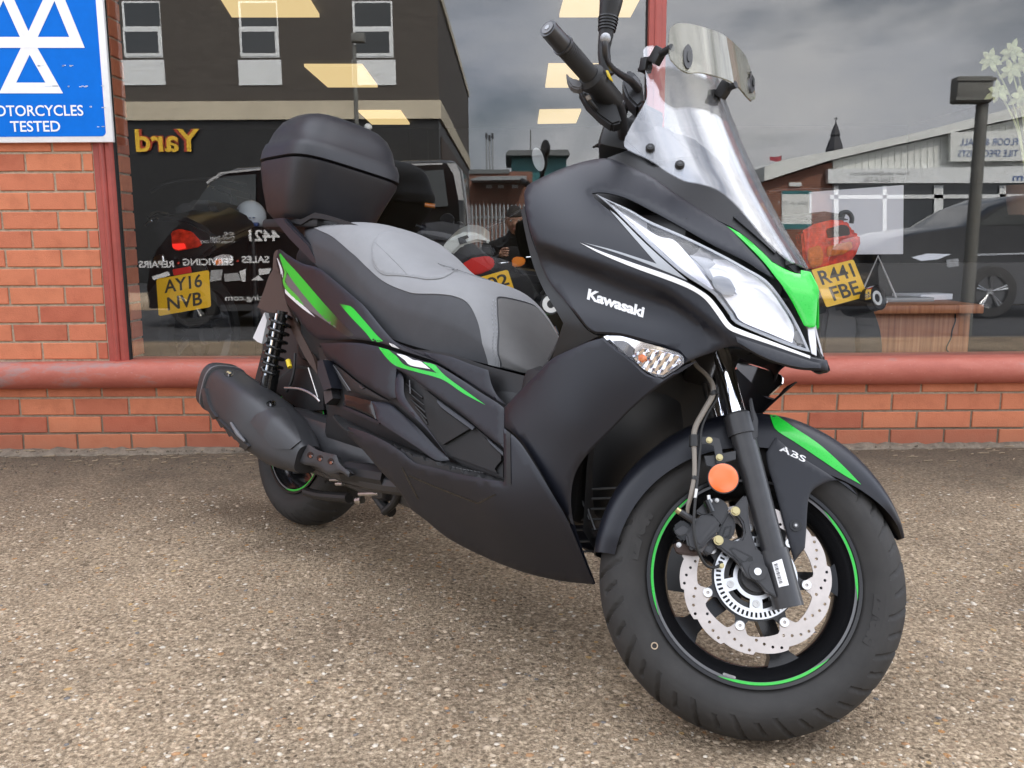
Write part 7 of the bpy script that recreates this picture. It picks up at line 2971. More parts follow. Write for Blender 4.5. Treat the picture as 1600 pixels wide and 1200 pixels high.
# helmet on a stand
hc = at_depth(392, 338, 5.0)
HEL = empty('helmet', (hc[0], 5.0, hc[2] - .07), label='white crash helmet with blue trim on a stand inside the shop', cat='helmet')
bm = bmesh.new()
bmesh.ops.create_uvsphere(bm, u_segments=32, v_segments=20, radius=1)
for v in list(bm.verts):
    v.co = Vector((v.co.x * .083, v.co.y * .10, v.co.z * .088 + .07))
    if v.co.z < .012:
        v.co.z = .012
g = MB()
g.bm(bm)
g.build('shell', MATS['helmet_white'], HEL)
g = MB()
g.rbox(-.066, .066, -.101, -.06, .012, .035, .008)
g.build('trim', MATS['helmet_blue'], HEL)
g = MB()
for k in range(5):
    g.rbox(-.05 + .022 * k, -.04 + .022 * k, -.1025, -.08, .050 + .002 * k, .055 + .002 * k, .001)
g.build('vent', MATS['helmet_blue'], HEL)
g = MB()
g.cyl((0, 0, -1.0 - (hc[2] - 1.0)), (0, 0, .0), .02, .02, 12)
g.cyl((0, 0, -.02), (0, 0, .005), .05, .06, 16)
o = g.build('helmet_stand', MATS['bike_black'])
o.location = (hc[0], 5.0, hc[2] - .07)
tag(o, 'thin dark post carrying the white helmet', 'stand')
# teal bottle standing near the helmet
bp_ = at_depth(345, 338, 4.9)
g = MB()
g.lathe([(-.07, 0), (-.07, .018), (.0, .022), (.03, .018), (.06, .008), (.075, .007), (.075, 0)], 20, Matrix.Rotation(R(90), 4, 'X'))
mat('bottle_teal', (0.12, 0.28, 0.23), 0.3)
o = g.build('bottle', MATS['bottle_teal'])
o.location = (bp_[0], 4.9, bp_[2])
tag(o, 'pale teal bottle on the dark shelf left of the helmet', 'bottle')
q = MB()
q.box(-.28, .28, -.1, .16, -.02, 0)
o = q.build('shelf', MATS['bike_black'], None, smooth=False)
o.location = (bp_[0], 4.95, bp_[2] - .072)
tag(o, 'dark narrow shelf holding a teal bottle', 'shelf')
# house plant, upper right
pl = at_depth(1585, 170, 4.3)
PLT = empty('potted_plant', (pl[0] + .12, 4.35, pl[2] - .35), label='pale green leafy house plant inside the right window', cat='plant')
pp = Px(PLT)
g = MB()
g.lathe([(-.14, 0), (-.14, .07), (.0, .10), (.0, .085), (-.02, .08), (-.02, 0)], 24, Matrix.Rotation(R(90), 4, 'X'))
g.build('pot', MATS['pot_clay'], PLT)
stems = []
leafm = None
for (cx, cy) in ((1582, 78), (1548, 92), (1580, 108), (1560, 142), (1596, 150), (1600, 100)):
    top = pp.p(cx, cy, 4.3)
    g = MB()
    g.tube([(0, 0, 0), tuple(Vector((top[0] * .4, top[1] * .4, top[2] * .6))), tuple(top)], .004, seg=6)
    g.build('stem', MATS['leaf_pale'], PLT)
    for k in range(7):
        a = 2 * math.pi * k / 7 + cx
        L = .055 + .018 * ((k * 37 + cx) % 5) / 5
        dx = Vector((math.cos(a), .35 * math.sin(2 * a), math.sin(a) * .8 - .25)).normalized()
        sd = dx.cross(Vector((0, 1, 0))).normalized() * .015
        upn = Vector((0, -.006, 0))
        V = [top, top + dx * L * .35 + sd, top + dx * L * .7 + sd * .8, top + dx * L, top + dx * L * .7 - sd * .8, top + dx * L * .35 - sd, top + dx * L * .5 + upn]
        F = [(0, 1, 6), (1, 2, 6), (2, 3, 6), (3, 4, 6), (4, 5, 6), (5, 0, 6)]
        link_mesh('leaf', V, F, MATS['leaf_pale'], PLT)

# ================================================================== THE STREET BEHIND THE CAMERA (seen mirrored in the glass)
GL = GLASS


def mir(px, py, d):
    """real place of something whose mirror image stands at distance d behind the glass line of sight"""
    p = at_depth(px, py, d)
    return Vector((p[0], 2 * GL - p[1], p[2]))


ROADZ = rz - 0.085
mat('brown_brick', (0.075, 0.055, 0.045), 0.9, noise=(3, 0.25))
m, nt, b, nn, ll = node_mat('dark_brickwork')
tc = nn.new('ShaderNodeTexCoord')
mp = nn.new('ShaderNodeMapping')
mp.inputs['Rotation'].default_value = (R(90), 0, 0)
ll.new(tc.outputs['Object'], mp.inputs['Vector'])
bt = N(nt, 'ShaderNodeTexBrick', Scale=1.0)
bt.inputs['Brick Width'].default_value = 0.225
bt.inputs['Row Height'].default_value = 0.075
bt.inputs['Mortar Size'].default_value = 0.006
bt.inputs['Color1'].default_value = (0.092, 0.080, 0.068, 1)
bt.inputs['Color2'].default_value = (0.072, 0.062, 0.053, 1)
bt.inputs['Mortar'].default_value = (0.105, 0.092, 0.08, 1)
ll.new(mp.outputs[0], bt.inputs['Vector'])
ll.new(bt.outputs['Color'], b.inputs['Base Color'])
b.inputs['Roughness'].default_value = 0.9
m, nt, b, nn, ll = node_mat('red_brickwork')
tc = nn.new('ShaderNodeTexCoord')
mp = nn.new('ShaderNodeMapping')
mp.inputs['Rotation'].default_value = (R(90), 0, 0)
ll.new(tc.outputs['Object'], mp.inputs['Vector'])
bt = N(nt, 'ShaderNodeTexBrick', Scale=1.0)
bt.inputs['Brick Width'].default_value = 0.225
bt.inputs['Row Height'].default_value = 0.075
bt.inputs['Mortar Size'].default_value = 0.006
bt.inputs['Color1'].default_value = (0.26, 0.10, 0.06, 1)
bt.inputs['Color2'].default_value = (0.20, 0.075, 0.05, 1)
bt.inputs['Mortar'].default_value = (0.28, 0.24, 0.20, 1)
ll.new(mp.outputs[0], bt.inputs['Vector'])
ll.new(bt.outputs['Color'], b.inputs['Base Color'])
b.inputs['Roughness'].default_value = 0.9
mat('cream_render', (0.58, 0.51, 0.38), 0.8, noise=(2, 0.08))
mat('white_upvc', (0.78, 0.80, 0.79), 0.4)
mat('dark_glass', (0.03, 0.035, 0.038), 0.05, spec=0.6)
mat('black_cladding', (0.015, 0.015, 0.015), 0.5)
mat('logo_yellow', (0.85, 0.52, 0.04), 0.5)
mat('logo_red', (0.45, 0.05, 0.02), 0.5)
mat('van_black', (0.008, 0.008, 0.009), 0.12, coat=0.5)
mat('car_black', (0.010, 0.010, 0.012), 0.14, coat=0.5)
mat('car_glass', (0.012, 0.016, 0.016), 0.04, spec=0.6)
mat('letter_white', (0.80, 0.80, 0.80), 0.5)
mat('letter_grey', (0.42, 0.42, 0.42), 0.5)
mat('letter_red', (0.6, 0.05, 0.03), 0.5)
mat('white_cladding', (0.76, 0.77, 0.73), 0.6, noise=(1.5, 0.05))
mat('letter_blue', (0.08, 0.15, 0.34), 0.5)
mat('teal_cladding', (0.03, 0.16, 0.17), 0.5)
mat('roof_grey', (0.14, 0.15, 0.15), 0.7)
mat('slate', (0.05, 0.05, 0.055), 0.7)
mat('galvanised', (0.36, 0.38, 0.39), 0.45, metal=0.5)
mat('post_grey', (0.16, 0.16, 0.145), 0.6)
mat('alloy', (0.45, 0.46, 0.47), 0.25, metal=0.9)
mat('flag_red', (0.45, 0.08, 0.10), 0.8)
BACK = Matrix(((-1, 0, 0, 0), (0, 0, 1, 0), (0, 1, 0, 0), (0, 0, 0, 1)))    # text plane -> facing +Y


def rtext(name, s, px0, px1, py, hpx, d, m, parent, bold=0.01, off=0.01, bulge=None):
    """lettering on a surface facing the shop; px0..px1 is where its mirror image lies"""
    a, b_ = mir(px0, py, d), mir(px1, py, d)
    h = abs(mir(px0, py - hpx / 2, d)[2] - mir(px0, py + hpx / 2, d)[2])
    v, f = text_mesh(s, 1.0, bold)
    vv = np.array(v)
    x0, x1, y0, y1 = vv[:, 0].min(), vv[:, 0].max(), vv[:, 1].min(), vv[:, 1].max()
    w = abs(b_[0] - a[0])
    r = Vector(parent.location)
    xr = max(a[0], b_[0])
    V = [(xr - (p[0] - x0) / (x1 - x0) * w - r[0], a[1] + off - r[1], a[2] + (p[1] - (y0 + y1) / 2) / (y1 - y0) * h - r[2]) for p in v]
    return link_mesh(name, V, f, m, parent, smooth=False)


class Rx:
    def __init__(self, root, d):
        self.r = Vector(root.location)
        self.d = d

    def p(self, x, y, d=None):
        return mir(x, y, d or self.d) - self.r


def rbox_px(g, rx, x0, y0, x1, y1, front=0.0, depth=0.2):
    """box on the facade: mirror-image rectangle, standing 'front' proud and 'depth' deep (away from the shop)"""
    a, b_ = rx.p(x0, y0), rx.p(x1, y1)
    g.box(min(a[0], b_[0]), max(a[0], b_[0]), a[1] + front - depth, a[1] + front, min(a[2], b_[2]), max(a[2], b_[2]))


# ---- dark brick building with a cream band and black ground floor
D1 = 22.9
c = mir(440, 388, D1)
B1 = empty('corner_building', (c[0], c[1], ROADZ), label='dark brick corner building with cream band and black ground floor, mirrored in the left pane', cat='building')
r1_ = Rx(B1, D1)
xl = mir(690, 388, D1)[0] - c[0]
zt = lambda y: mir(440, y, D1)[2] - ROADZ
g = MB()
g.box(-26, xl, -16, 0, zt(158), zt(-12))
g.build('upper_wall', MATS['dark_brickwork'], B1, smooth=False)
g = MB()
g.box(-26.05, xl + .05, -16.05, .06, zt(187), zt(158) - .002)
g.box(-26.05, xl + .05, -16.05, .06, zt(-12) + .002, zt(-26))
g.build('band', MATS['cream_render'], B1, smooth=False)
g = MB()
g.box(-26, xl - .02, -16, -.05, 0, zt(187) - .002)
g.build('ground_floor', MATS['black_cladding'], B1, smooth=False)
g = MB()
g.box(xl - .01, xl + .01, -15.8, -.6, .1, zt(210))
g.build('side_wall', MATS['brown_brick'], B1, smooth=False)
for x0, x1 in ((190, 255), (372, 437), (550, 615), (8, 72)):
    g = MB()
    rbox_px(g, r1_, x0, 2, x1, 90, .02, .1)
    w_ = g.build('window', MATS['white_upvc'], B1, smooth=False)
    g = MB()
    rbox_px(g, r1_, x0 + 4, 5, x1 - 4, 41, .028, .04)
    g.build('window_glass', MATS['dark_glass'], w_, smooth=False)
    g = MB()
    rbox_px(g, r1_, x0 + 6, 50, x1 - 6, 83, .045, .05)
    g.build('window_glass', MATS['dark_glass'], w_, smooth=False)
    g = MB()
    rbox_px(g, r1_, x0 + 2, 44, x1 - 2, 88, .038, .04)
    g.build('vent_sash', MATS['white_upvc'], w_, smooth=False)
    g = MB()
    rbox_px(g, r1_, x0, 94, x1 + 4, 133, .03, .05)
    g.build('spandrel_panel', MATS['white_upvc'], B1, smooth=False)
rtext('sign_lettering', 'Yard', 212, 313, 220, 36, D1 - .02, MATS['logo_red'], B1, bold=0.06, off=.0)
rtext('sign_lettering', 'Yard', 212, 313, 220, 36, D1 - .02, MATS['logo_yellow'], B1, bold=0.018, off=.03)
g = MB()
a = r1_.p(576, 200)
bm = bmesh.new()
bmesh.ops.create_uvsphere(bm, u_segments=16, v_segments=10, radius=.10)
g.bm(bm, Matrix.Translation((a[0], .10, a[2])))
g.build('camera_dome', MATS['white_upvc'], B1)
for x in (640, 668):
    g = MB()
    rbox_px(g, r1_, x, 200, x + 3, 330, .03, .04)
    g.build('drain_pipe', MATS['post_grey'], B1, smooth=False)

# ---- lamp posts
def post(px, top, bot, d, wpx, label, head):
    c = mir(px, 388, d)
    P = empty('lamp_post', (c[0], c[1], ROADZ), label=label, cat='lamp post')
    rx = Rx(P, d)
    w = wpx / FOC * d / 2
    g = MB()
    g.cyl((0, 0, 0), (0, 0, rx.p(px, top)[2]), w * 1.15, w, 16)
    g.build('column', MATS['post_grey'], P)
    g = MB()
    x0, y0, x1, y1 = head
    a, b_ = rx.p(x0, y0), rx.p(x1, y1)
    g.rbox(min(a[0], b_[0]), max(a[0], b_[0]), -.06, .10, min(a[2], b_[2]), max(a[2], b_[2]), .02)
    hd = g.build('lamp_head', MATS['post_grey'], P)
    if wpx > 12:
        g = MB()
        for k in (0, 1):
            zz = min(a[2], b_[2]) + (.02 if k == 0 else max(a[2], b_[2]) - min(a[2], b_[2]) - .05)
            g.box(min(a[0], b_[0]) - .015, max(a[0], b_[0]) + .015, .101, .115, zz, zz + .03)
        g.build('sign_rail', MATS['post_grey'], hd, smooth=False)
    return P


post(563.5, 70, 420, 15, 6.5, 'slim grey lamp post before the dark brick building, mirrored above the top case', (549, 53, 571, 67))
post(1518, 122, 420, 9.2, 17, 'grey street post with a box sign at its top, mirrored in the right pane', (1490, 121, 1543, 162))

# ---- vehicles standing at the kerb
def car_wheel(parent, x, r, y, name='wheel', rim='alloy'):
    g = MB()
    g.lathe([(-.10, r * .62), (-.10, r * .93), (-.07, r), (.07, r), (.10, r * .93), (.10, r * .62)], 40, Matrix.Translation((x, y, r)), closed=True)
    o = g.build(name, MATS['tyre_rubber'], parent)
    g = MB()
    g.lathe([(.06, 0), (.06, r * .14), (.02, r * .18), (.02, r * .60), (.095, r * .66), (.095, r * .62), (.0, r * .64), (.0, 0)], 40, Matrix.Translation((x, y, r)))
    for k in range(5):
        a = 2 * math.pi * k / 5 + .3
        for dd in (-.10, .10):
            g.cyl((x + r * .12 * math.cos(a), y + .055, r + r * .12 * math.sin(a)), (x + r * .62 * math.cos(a + dd), y + .085, r + r * .62 * math.sin(a + dd)), .018, .022, 8)
    g.build('rim', MATS[rim], o)
    return o


def vehicle(name, label, cat, prof_px, d, width, m, tuck=.12):
    """body lofted across its width from a traced side profile, narrowing towards the roof and sides"""
    xs_ = [mir(x, y, d) for x, y in prof_px]
    cx = sum(p[0] for p in xs_) / len(xs_)
    root = empty(name, (cx, xs_[0][1], ROADZ), label=label, cat=cat)
    P = [(p[0] - cx, p[2] - ROADZ) for p in xs_]
    zm = max(p[1] for p in P)
    V, F = [], []
    st = [0.0, .03, .10, .30, .5, .70, .90, .97, 1.0]
    n = len(P)
    for t in st:
        e = min(t, 1 - t)
        sh = 1 - .035 * max(0, 1 - e / .10) ** 2
        for x, z in P:
            lean = tuck * max(0, (z - zm * .52) / (zm * .48)) ** 1.2
            y = -width * t
            y = y - lean * (1 - 2 * t)
            V.append((x * sh, y, zm * .4 + (z - zm * .4) * sh))
    for i in range(len(st) - 1):
        for j in range(n):
            F.append((i * n + j, i * n + (j + 1) % n, (i + 1) * n + (j + 1) % n, (i + 1) * n + j))
    F.append(tuple(range(n)))
    F.append(tuple(range((len(st) - 1) * n, len(st) * n)))
    g = MB()
    g.add(V, F)
    g.build('body', m, root, sharp=30)
    return root, Rx(root, d), zm


def side_piece(name, root, rx, px, m, zm, tuck=.12, off=.006, parent=None):
    """panel lying on the vehicle's near side (with its lean towards the roof)"""
    V = []
    for x, y in px:
        p = rx.p(x, y)
        lean = tuck * max(0, (p[2] - zm * .52) / (zm * .48)) ** 1.2
        V.append((p[0], -lean + off, p[2]))
    n = len(V)
    V += [(a, y - .008, z) for a, y, z in V]
    F = [tuple(range(n)), tuple(range(2 * n - 1, n - 1, -1))] + [(i, n + i, n + (i + 1) % n, (i + 1) % n) for i in range(n)]
    g = MB()
    g.add(V, F)
    return g.build(name, m, parent or root, smooth=False)


D2 = 10.5
VAN, rv, zv = vehicle('van', 'black panel van lettered for sales, servicing and repairs, mirrored in the left pane', 'van', [(226, 484), (222, 452), (226, 418), (236, 392), (262, 358), (283, 338), (300, 312), (318, 286), (336, 269), (362, 259), (430, 255), (560, 250), (690, 246), (708, 249), (719, 262), (726, 310), (730, 380), (730, 484)], D2, 1.75, MATS['van_black'])
side_piece('window', VAN, rv, [(297, 334), (312, 304), (328, 284), (345, 275), (396, 271), (398, 330), (340, 338)], MATS['car_glass'], zv)
side_piece('window', VAN, rv, [(628, 268), (692, 264), (700, 322), (628, 326)], MATS['car_glass'], zv)
side_piece('roof_rail', VAN, rv, [(318, 284), (340, 268), (400, 262), (690, 253), (690, 256), (400, 265), (342, 271), (321, 287)], MATS['letter_grey'], zv, off=.010)
side_piece('rear_pillar', VAN, rv, [(697, 254), (711, 254), (718, 268), (724, 312), (716, 312), (708, 272)], MATS['letter_grey'], zv, off=.008)
for x in (300, 640):
    car_wheel(VAN, rv.p(x, 460)[0], .30, -.08, rim='bike_black')
    car_wheel(VAN, rv.p(x, 460)[0], .30, -1.66, rim='bike_black')
side_piece('mirror', VAN, rv, [(282, 346), (296, 338), (302, 348), (292, 356)], MATS['van_black'], zv, off=.12)
side_piece('door_line', VAN, rv, [(402, 268), (404, 268), (410, 470), (408, 470)], MATS['car_glass'], zv, off=.004)
LD = D2 - .0
rtext('lettering', '4421', 389, 437, 368, 18, LD, MATS['letter_white'], VAN, bold=.03, off=.012)
for s_, a_, b_, yy in (('40-42', 350, 366, 365), ('Church Street', 328, 366.5, 371.5), ('Grimsby DN32 7DQ', 314, 367, 378.5)):
    rtext('lettering', s_, a_, b_, yy, 5.5, LD, MATS['letter_white'], VAN, bold=.0, off=.012)
rtext('lettering', 'SALES', 378, 421, 405.5, 11, LD, MATS['letter_white'], VAN, bold=.03, off=.012)
rtext('lettering', 'SERVICING', 286, 365, 409.5, 11, LD, MATS['letter_white'], VAN, bold=.03, off=.012)
rtext('lettering', 'REPAIRS', 217, 272, 413, 11, LD, MATS['letter_white'], VAN, bold=.03, off=.012)
for x, y in ((371.5, 408), (279, 411)):
    side_piece('red_dot', VAN, rv, [(x - 2.2, y), (x, y - 2.2), (x + 2.2, y), (x, y + 2.2)], MATS['letter_red'], zv, off=.012)
rtext('lettering', 'cing.com', 352, 412, 467, 11, LD, MATS['letter_white'], VAN, bold=.01, off=.012)
for pts, mm in (([(238, 432), (262, 424), (266, 430), (240, 438)], 'letter_white'), ([(330, 422), (348, 421), (346, 438), (328, 440)], 'letter_grey'), ([(350, 428), (372, 426), (376, 438), (352, 440)], 'letter_grey'), ([(374, 424), (384, 420), (384, 440), (378, 440)], 'letter_white'),
                ([(404, 420), (424, 419), (420, 428), (405, 430)], 'letter_white'), ([(392, 438), (404, 430), (412, 438)], 'letter_white'), ([(432, 420), (452, 418), (450, 430), (434, 432)], 'letter_white')):
    side_piece('livery_check', VAN, rv, pts, MATS[mm], zv, off=.012)
side_piece('sill_trim', VAN, rv, [(345, 476), (600, 474), (600, 484), (345, 486)], MATS['bike_grey'], zv, off=.012)

D3 = 11.2
CAR, rc, zcr = vehicle('car', 'dark estate car parked across the road, mirrored in the right pane', 'car', [(1378, 476), (1366, 452), (1364, 420), (1372, 392), (1392, 374), (1440, 361), (1512, 352), (1560, 322), (1606, 304), (1680, 298), (1800, 300), (1860, 330), (1880, 380), (1884, 440), (1876, 478)], D3, 1.8, MATS['car_black'], .16)
side_piece('window', CAR, rc, [(1530, 352), (1566, 328), (1606, 312), (1640, 309), (1642, 350)], MATS['car_glass'], zcr, .16)
side_piece('window', CAR, rc, [(1648, 350), (1648, 309), (1740, 307), (1742, 350)], MATS['car_glass'], zcr, .16)
side_piece('headlight', CAR, rc, [(1424, 402), (1450, 396), (1486, 397), (1466, 405), (1440, 408)], MATS['reflector_chrome'], zcr, .16)
side_piece('chrome_strip', CAR, rc, [(1515, 397), (1700, 392), (1700, 395), (1515, 400)], MATS['alloy'], zcr, .16, .01)
side_piece('grille', CAR, rc, [(1478, 406), (1498, 404), (1498, 416), (1480, 418)], MATS['alloy'], zcr, .16, .008)
for x in (1548, 1800):
    car_wheel(CAR, rc.p(x, 450)[0], .335, -.06)
    car_wheel(CAR, rc.p(x, 450)[0], .335, -1.72)

# ---- tile shop
D4 = 30.0
c = mir(1450, 388, D4)
TS = empty('tile_shop', (c[0], c[1], ROADZ), label='white clad tile shop with sloping roof edge and lettered fascia, mirrored in the right pane', cat='shop')
rt4 = Rx(TS, D4)


def fprism(name, px, front, depth, m, parent=TS, rx=rt4):
    P = [rx.p(x, y) for x, y in px]
    n = len(P)
    V = [(p[0], front, p[2]) for p in P] + [(p[0], front - depth, p[2]) for p in P]
    F = [tuple(range(n)), tuple(range(2 * n - 1, n - 1, -1))] + [(i, n + i, n + (i + 1) % n, (i + 1) % n) for i in range(n)]
    g = MB()
    g.add(V, F)
    return g.build(name, m, parent, smooth=False)


fprism('cladding_wall', [(1302, 300), (1302, 251), (1362, 237), (1475, 212), (1545, 196), (1720, 158), (1720, 300)], 0, 12, MATS['white_cladding'])
fprism('roof', [(1190, 262), (1216, 252), (1302, 236), (1400, 215), (1462, 200), (1600, 164), (1720, 132), (1720, 157), (1545, 194), (1475, 210), (1362, 235), (1287, 253), (1190, 284)], .35, 12.4, MATS['white_cladding'])
fprism('brick_wall', [(1190, 420), (1190, 286), (1287, 256), (1301, 254), (1301, 420)], -.05, 11, MATS['red_brickwork'])
for k in range(40):
    x = 1306 + 10.2 * k
    if x > 1715:
        break
    yt = lin(x, [1302, 1362, 1475, 1545, 1720], [251, 237, 212, 196, 158]) + 2
    fprism('cladding_rib', [(x, yt), (x + 1.6, yt - .4), (x + 1.6, 265), (x, 265)], .03, .028, MATS['white_cladding'])
fprism('fascia', [(1290, 265), (1720, 259), (1720, 286), (1290, 287)], .25, .24, MATS['white_upvc'])
fprism('shop_front', [(1302, 288), (1720, 287), (1720, 430), (1302, 430)], .02, .018, MATS['dark_glass'])
for pts in ([(1296, 305), (1720, 303), (1720, 309), (1296, 311)], [(1302, 290), (1309, 290), (1309, 430), (1302, 430)], [(1378, 290), (1384, 290), (1384, 430), (1378, 430)], [(1458, 290), (1472, 290), (1472, 430), (1458, 430)], [(1560, 290), (1570, 290), (1570, 430), (1560, 430)]):
    fprism('window_frame', pts, .08, .058, MATS['white_upvc'])
fprism('sign_board', [(1476, 209), (1640, 204), (1640, 252), (1476, 254)], .40, .15, MATS['white_cladding'])
rtext('sign_lettering', 'FLOOR & WALL', 1500, 1590, 222, 11, D4 - .40, MATS['letter_blue'], TS, bold=-.005, off=.02)
rtext('sign_lettering', 'TILE SPECIALISTS', 1497, 1590, 240, 10.5, D4 - .40, MATS['letter_blue'], TS, bold=-.005, off=.02)
rtext('sign_lettering', 'Email: info@dialatile.com', 1328, 1420, 271.5, 7.5, D4 - .25, MATS['letter_grey'], TS, bold=.0, off=.02)
rtext('sign_lettering', 'f Dial A Tile', 1350, 1396, 280.5, 7.5, D4 - .25, MATS['letter_grey'], TS, bold=.0, off=.02)
rtext('sign_lettering', 'dialatile.com', 1582, 1700, 277, 11, D4 - .25, MATS['letter_blue'], TS, bold=.01, off=.02)
fprism('wall_lamp', [(1233, 285), (1252, 285), (1252, 291), (1233, 291)], .02, .06, MATS['white_upvc'])
c2 = mir(1245, 388, 28.0)
SG = empty('display_board', (c2[0], c2[1], ROADZ), label='pale trade board lettered DIAL-A-TILE beside the tile shop', cat='sign')
rx_ = Rx(SG, 28.0)
fprism('board', [(1222, 299), (1268, 299), (1268, 356), (1222, 356)], 0, .08, MATS['white_cladding'], SG, rx_)
fprism('blue_header', [(1222, 298), (1268, 298), (1268, 303), (1222, 303)], .01, .02, MATS['teal_cladding'], SG, rx_)
fprism('blue_footer', [(1222, 350), (1268, 350), (1268, 358), (1222, 358)], .01, .02, MATS['teal_cladding'], SG, rx_)
rtext('sign_lettering', 'DIAL-A-TILE', 1214, 1266, 317, 6, 28.0, MATS['letter_grey'], SG, bold=.0, off=.02)
rtext('sign_lettering', 'trade & retail', 1240, 1258, 332, 4, 28.0, MATS['letter_grey'], SG, bold=.0, off=.02) if False else None
g = MB()
for s_ in (-.35, .35):
    g.cyl((s_, -.04, 0), (s_, -.04, rx_.p(1245, 352)[2]), .04, .04, 10)
g.build('post', MATS['post_grey'], SG)

# ---- spire, works, flues, fence
def far(name, label, cat, px, d):
    c = mir(px, 388, d)
    o = empty(name, (c[0], c[1], ROADZ), label=label, cat=cat)
    return o, Rx(o, d)


SP, rs = far('church_spire', 'dark slated church spire far off above the sloping roof, mirrored in the right pane', 'spire', 1296, 85)
g = MB()
pr = [(1284.5, 240, 11), (1284, 234, 12), (1288, 220, 8.2), (1290, 214, 6), (1289.4, 211, 7), (1292, 202, 4.3), (1295.4, 192, .8)]
z0 = 0
lev = []
for x, y, hw in pr:
    p = rs.p(1296, y)
    lev.append((hw / FOC * 85, p[2]))
V, F = [], []
for hw, z in [(lev[0][0], 0)] + lev:
    for k in range(8):
        a = 2 * math.pi * k / 8 + math.pi / 8
        V.append((hw * 1.08 * math.cos(a), hw * 1.08 * math.sin(a), z))
for i in range(len(lev)):
    for k in range(8):
        F.append((i * 8 + k, i * 8 + (k + 1) % 8, (i + 1) * 8 + (k + 1) % 8, (i + 1) * 8 + k))
g.add(V, F)
g.build('roof', MATS['slate'], SP, smooth=False)
g = MB()
g.cyl((0, 0, lev[-1][1] - .1), (0, 0, lev[-1][1] + .55), .06, .03, 8)
g.box(-.2, .2, -.03, .03, lev[-1][1] + .35, lev[-1][1] + .40)
g.build('finial', MATS['slate'], SP)

TB, rt5 = far('teal_building', 'teal clad block with a flat grey roof, mirrored behind the handlebar', 'building', 838, 60)
fprism('wall', [(799, 300), (799, 243), (885, 243), (885, 300)], 0, 8, MATS['teal_cladding'], TB, rt5)
fprism('roof', [(790, 242.5), (795, 237), (886, 236), (889, 242), (889, 245), (790, 245)], 1.0, 10, MATS['roof_grey'], TB, rt5)
g = MB()
p = rt5.p(829.5, 200)
g.cyl((p[0], -1, 5), (p[0], -1, p[2]), .05, .04, 8)
g.build('mast', MATS['post_grey'], TB)
FB, rt6 = far('brick_works', 'low brown brick works with a grey canopy, mirrored above the scooter seat', 'building', 790, 46)
fprism('wall', [(733, 460), (733, 268), (832, 268), (832, 460)], 0, 9, MATS['red_brickwork'], FB, rt6)
fprism('parapet', [(733, 265), (796, 265), (796, 271), (733, 272)], .1, 9.2, MATS['roof_grey'], FB, rt6)
fprism('canopy', [(738, 284), (752, 280), (822, 279), (822, 285), (738, 286)], 2.0, 2.0, MATS['galvanised'], FB, rt6)
for x in (760, 778, 800):
    fprism('window', [(x, 289), (x + 9, 289), (x + 9, 294), (x, 294)], .03, .06, MATS['white_upvc'], FB, rt6)
for k, x in enumerate((761.8, 766.5, 771)):
    c = mir(x, 388, 52)
    F_ = empty('flue', (c[0], c[1], ROADZ), label='%s of three steel flues rising over the brick works' % ('leftmost', 'middle', 'rightmost')[k], cat='chimney', group='steel flues over the works')
    rx_ = Rx(F_, 52)
    zt_ = rx_.p(x, 208 if k != 1 else 211)[2]
    g = MB()
    g.cyl((0, 0, 0), (0, 0, zt_ - .35), .058, .058, 14)
    g.build('stack', MATS['galvanised'], F_)
    g = MB()
    g.cyl((0, 0, zt_ - .349), (0, 0, zt_), .066, .066, 14)
    g.build('cowl', MATS['slate'], F_)
PF, rp = far('palisade_fence', 'grey steel palisade fence in front of the brick works, mirrored above the seat', 'fence', 776, 26)
zt_ = rp.p(776, 318)[2]
src = None
for k in range(14):
    x = rp.p(738 + 6.2 * k, 388)[0]
    if src is None:
        g = MB()
        g.add([(-.035, 0, 0), (0, .018, 0), (.035, 0, 0), (0, -.006, 0), (-.035, 0, zt_ - .08), (0, .018, zt_), (.035, 0, zt_ - .08), (0, -.006, zt_ - .01)],
              [(0, 1, 5, 4), (1, 2, 6, 5), (2, 3, 7, 6), (3, 0, 4, 7), (4, 5, 7), (5, 6, 7)])
        src = g.build('pale', MATS['galvanised'], PF, smooth=False)
        o = src
    else:
        o = share(src, 'pale', PF)
    o.location = (x, 0, 0)
g = MB()
for z in (zt_ * .18, zt_ * .80):
    g.box(rp.p(734, 388)[0], rp.p(830, 388)[0], -.06, -.02, z, z + .06)
g.build('rail', MATS['galvanised'], PF, smooth=False)
FL_, rf = far('flag', 'small faded red flag on a thin pole far off, left of the spire', 'flag', 1212, 70)
p0_, p1_ = rf.p(1221, 243), rf.p(1203, 254)
g = MB()
g.cyl((p0_[0], 0, 0), (p0_[0], 0, p0_[2]), .035, .03, 8)
g.build('pole', MATS['post_grey'], FL_)
V = []
for i in range(7):
    t = i / 6
    V += [(p0_[0] * (1 - t) + p1_[0] * t, .12 * math.sin(5 * t), p0_[2] - .10 * t - .06 * math.sin(4 * t)), (p0_[0] * (1 - t) + p1_[0] * t, .12 * math.sin(5 * t) + .03, p1_[2] + .1 - .08 * math.sin(5 * t))]
V2 = [(x, y - .01, z) for x, y, z in V]
link_mesh('cloth', V + V2, [(2 * i, 2 * i + 1, 2 * i + 3, 2 * i + 2) for i in range(6)] + [(14 + 2 * i + 2, 14 + 2 * i + 3, 14 + 2 * i + 1, 14 + 2 * i) for i in range(6)], MATS['flag_red'], FL_)

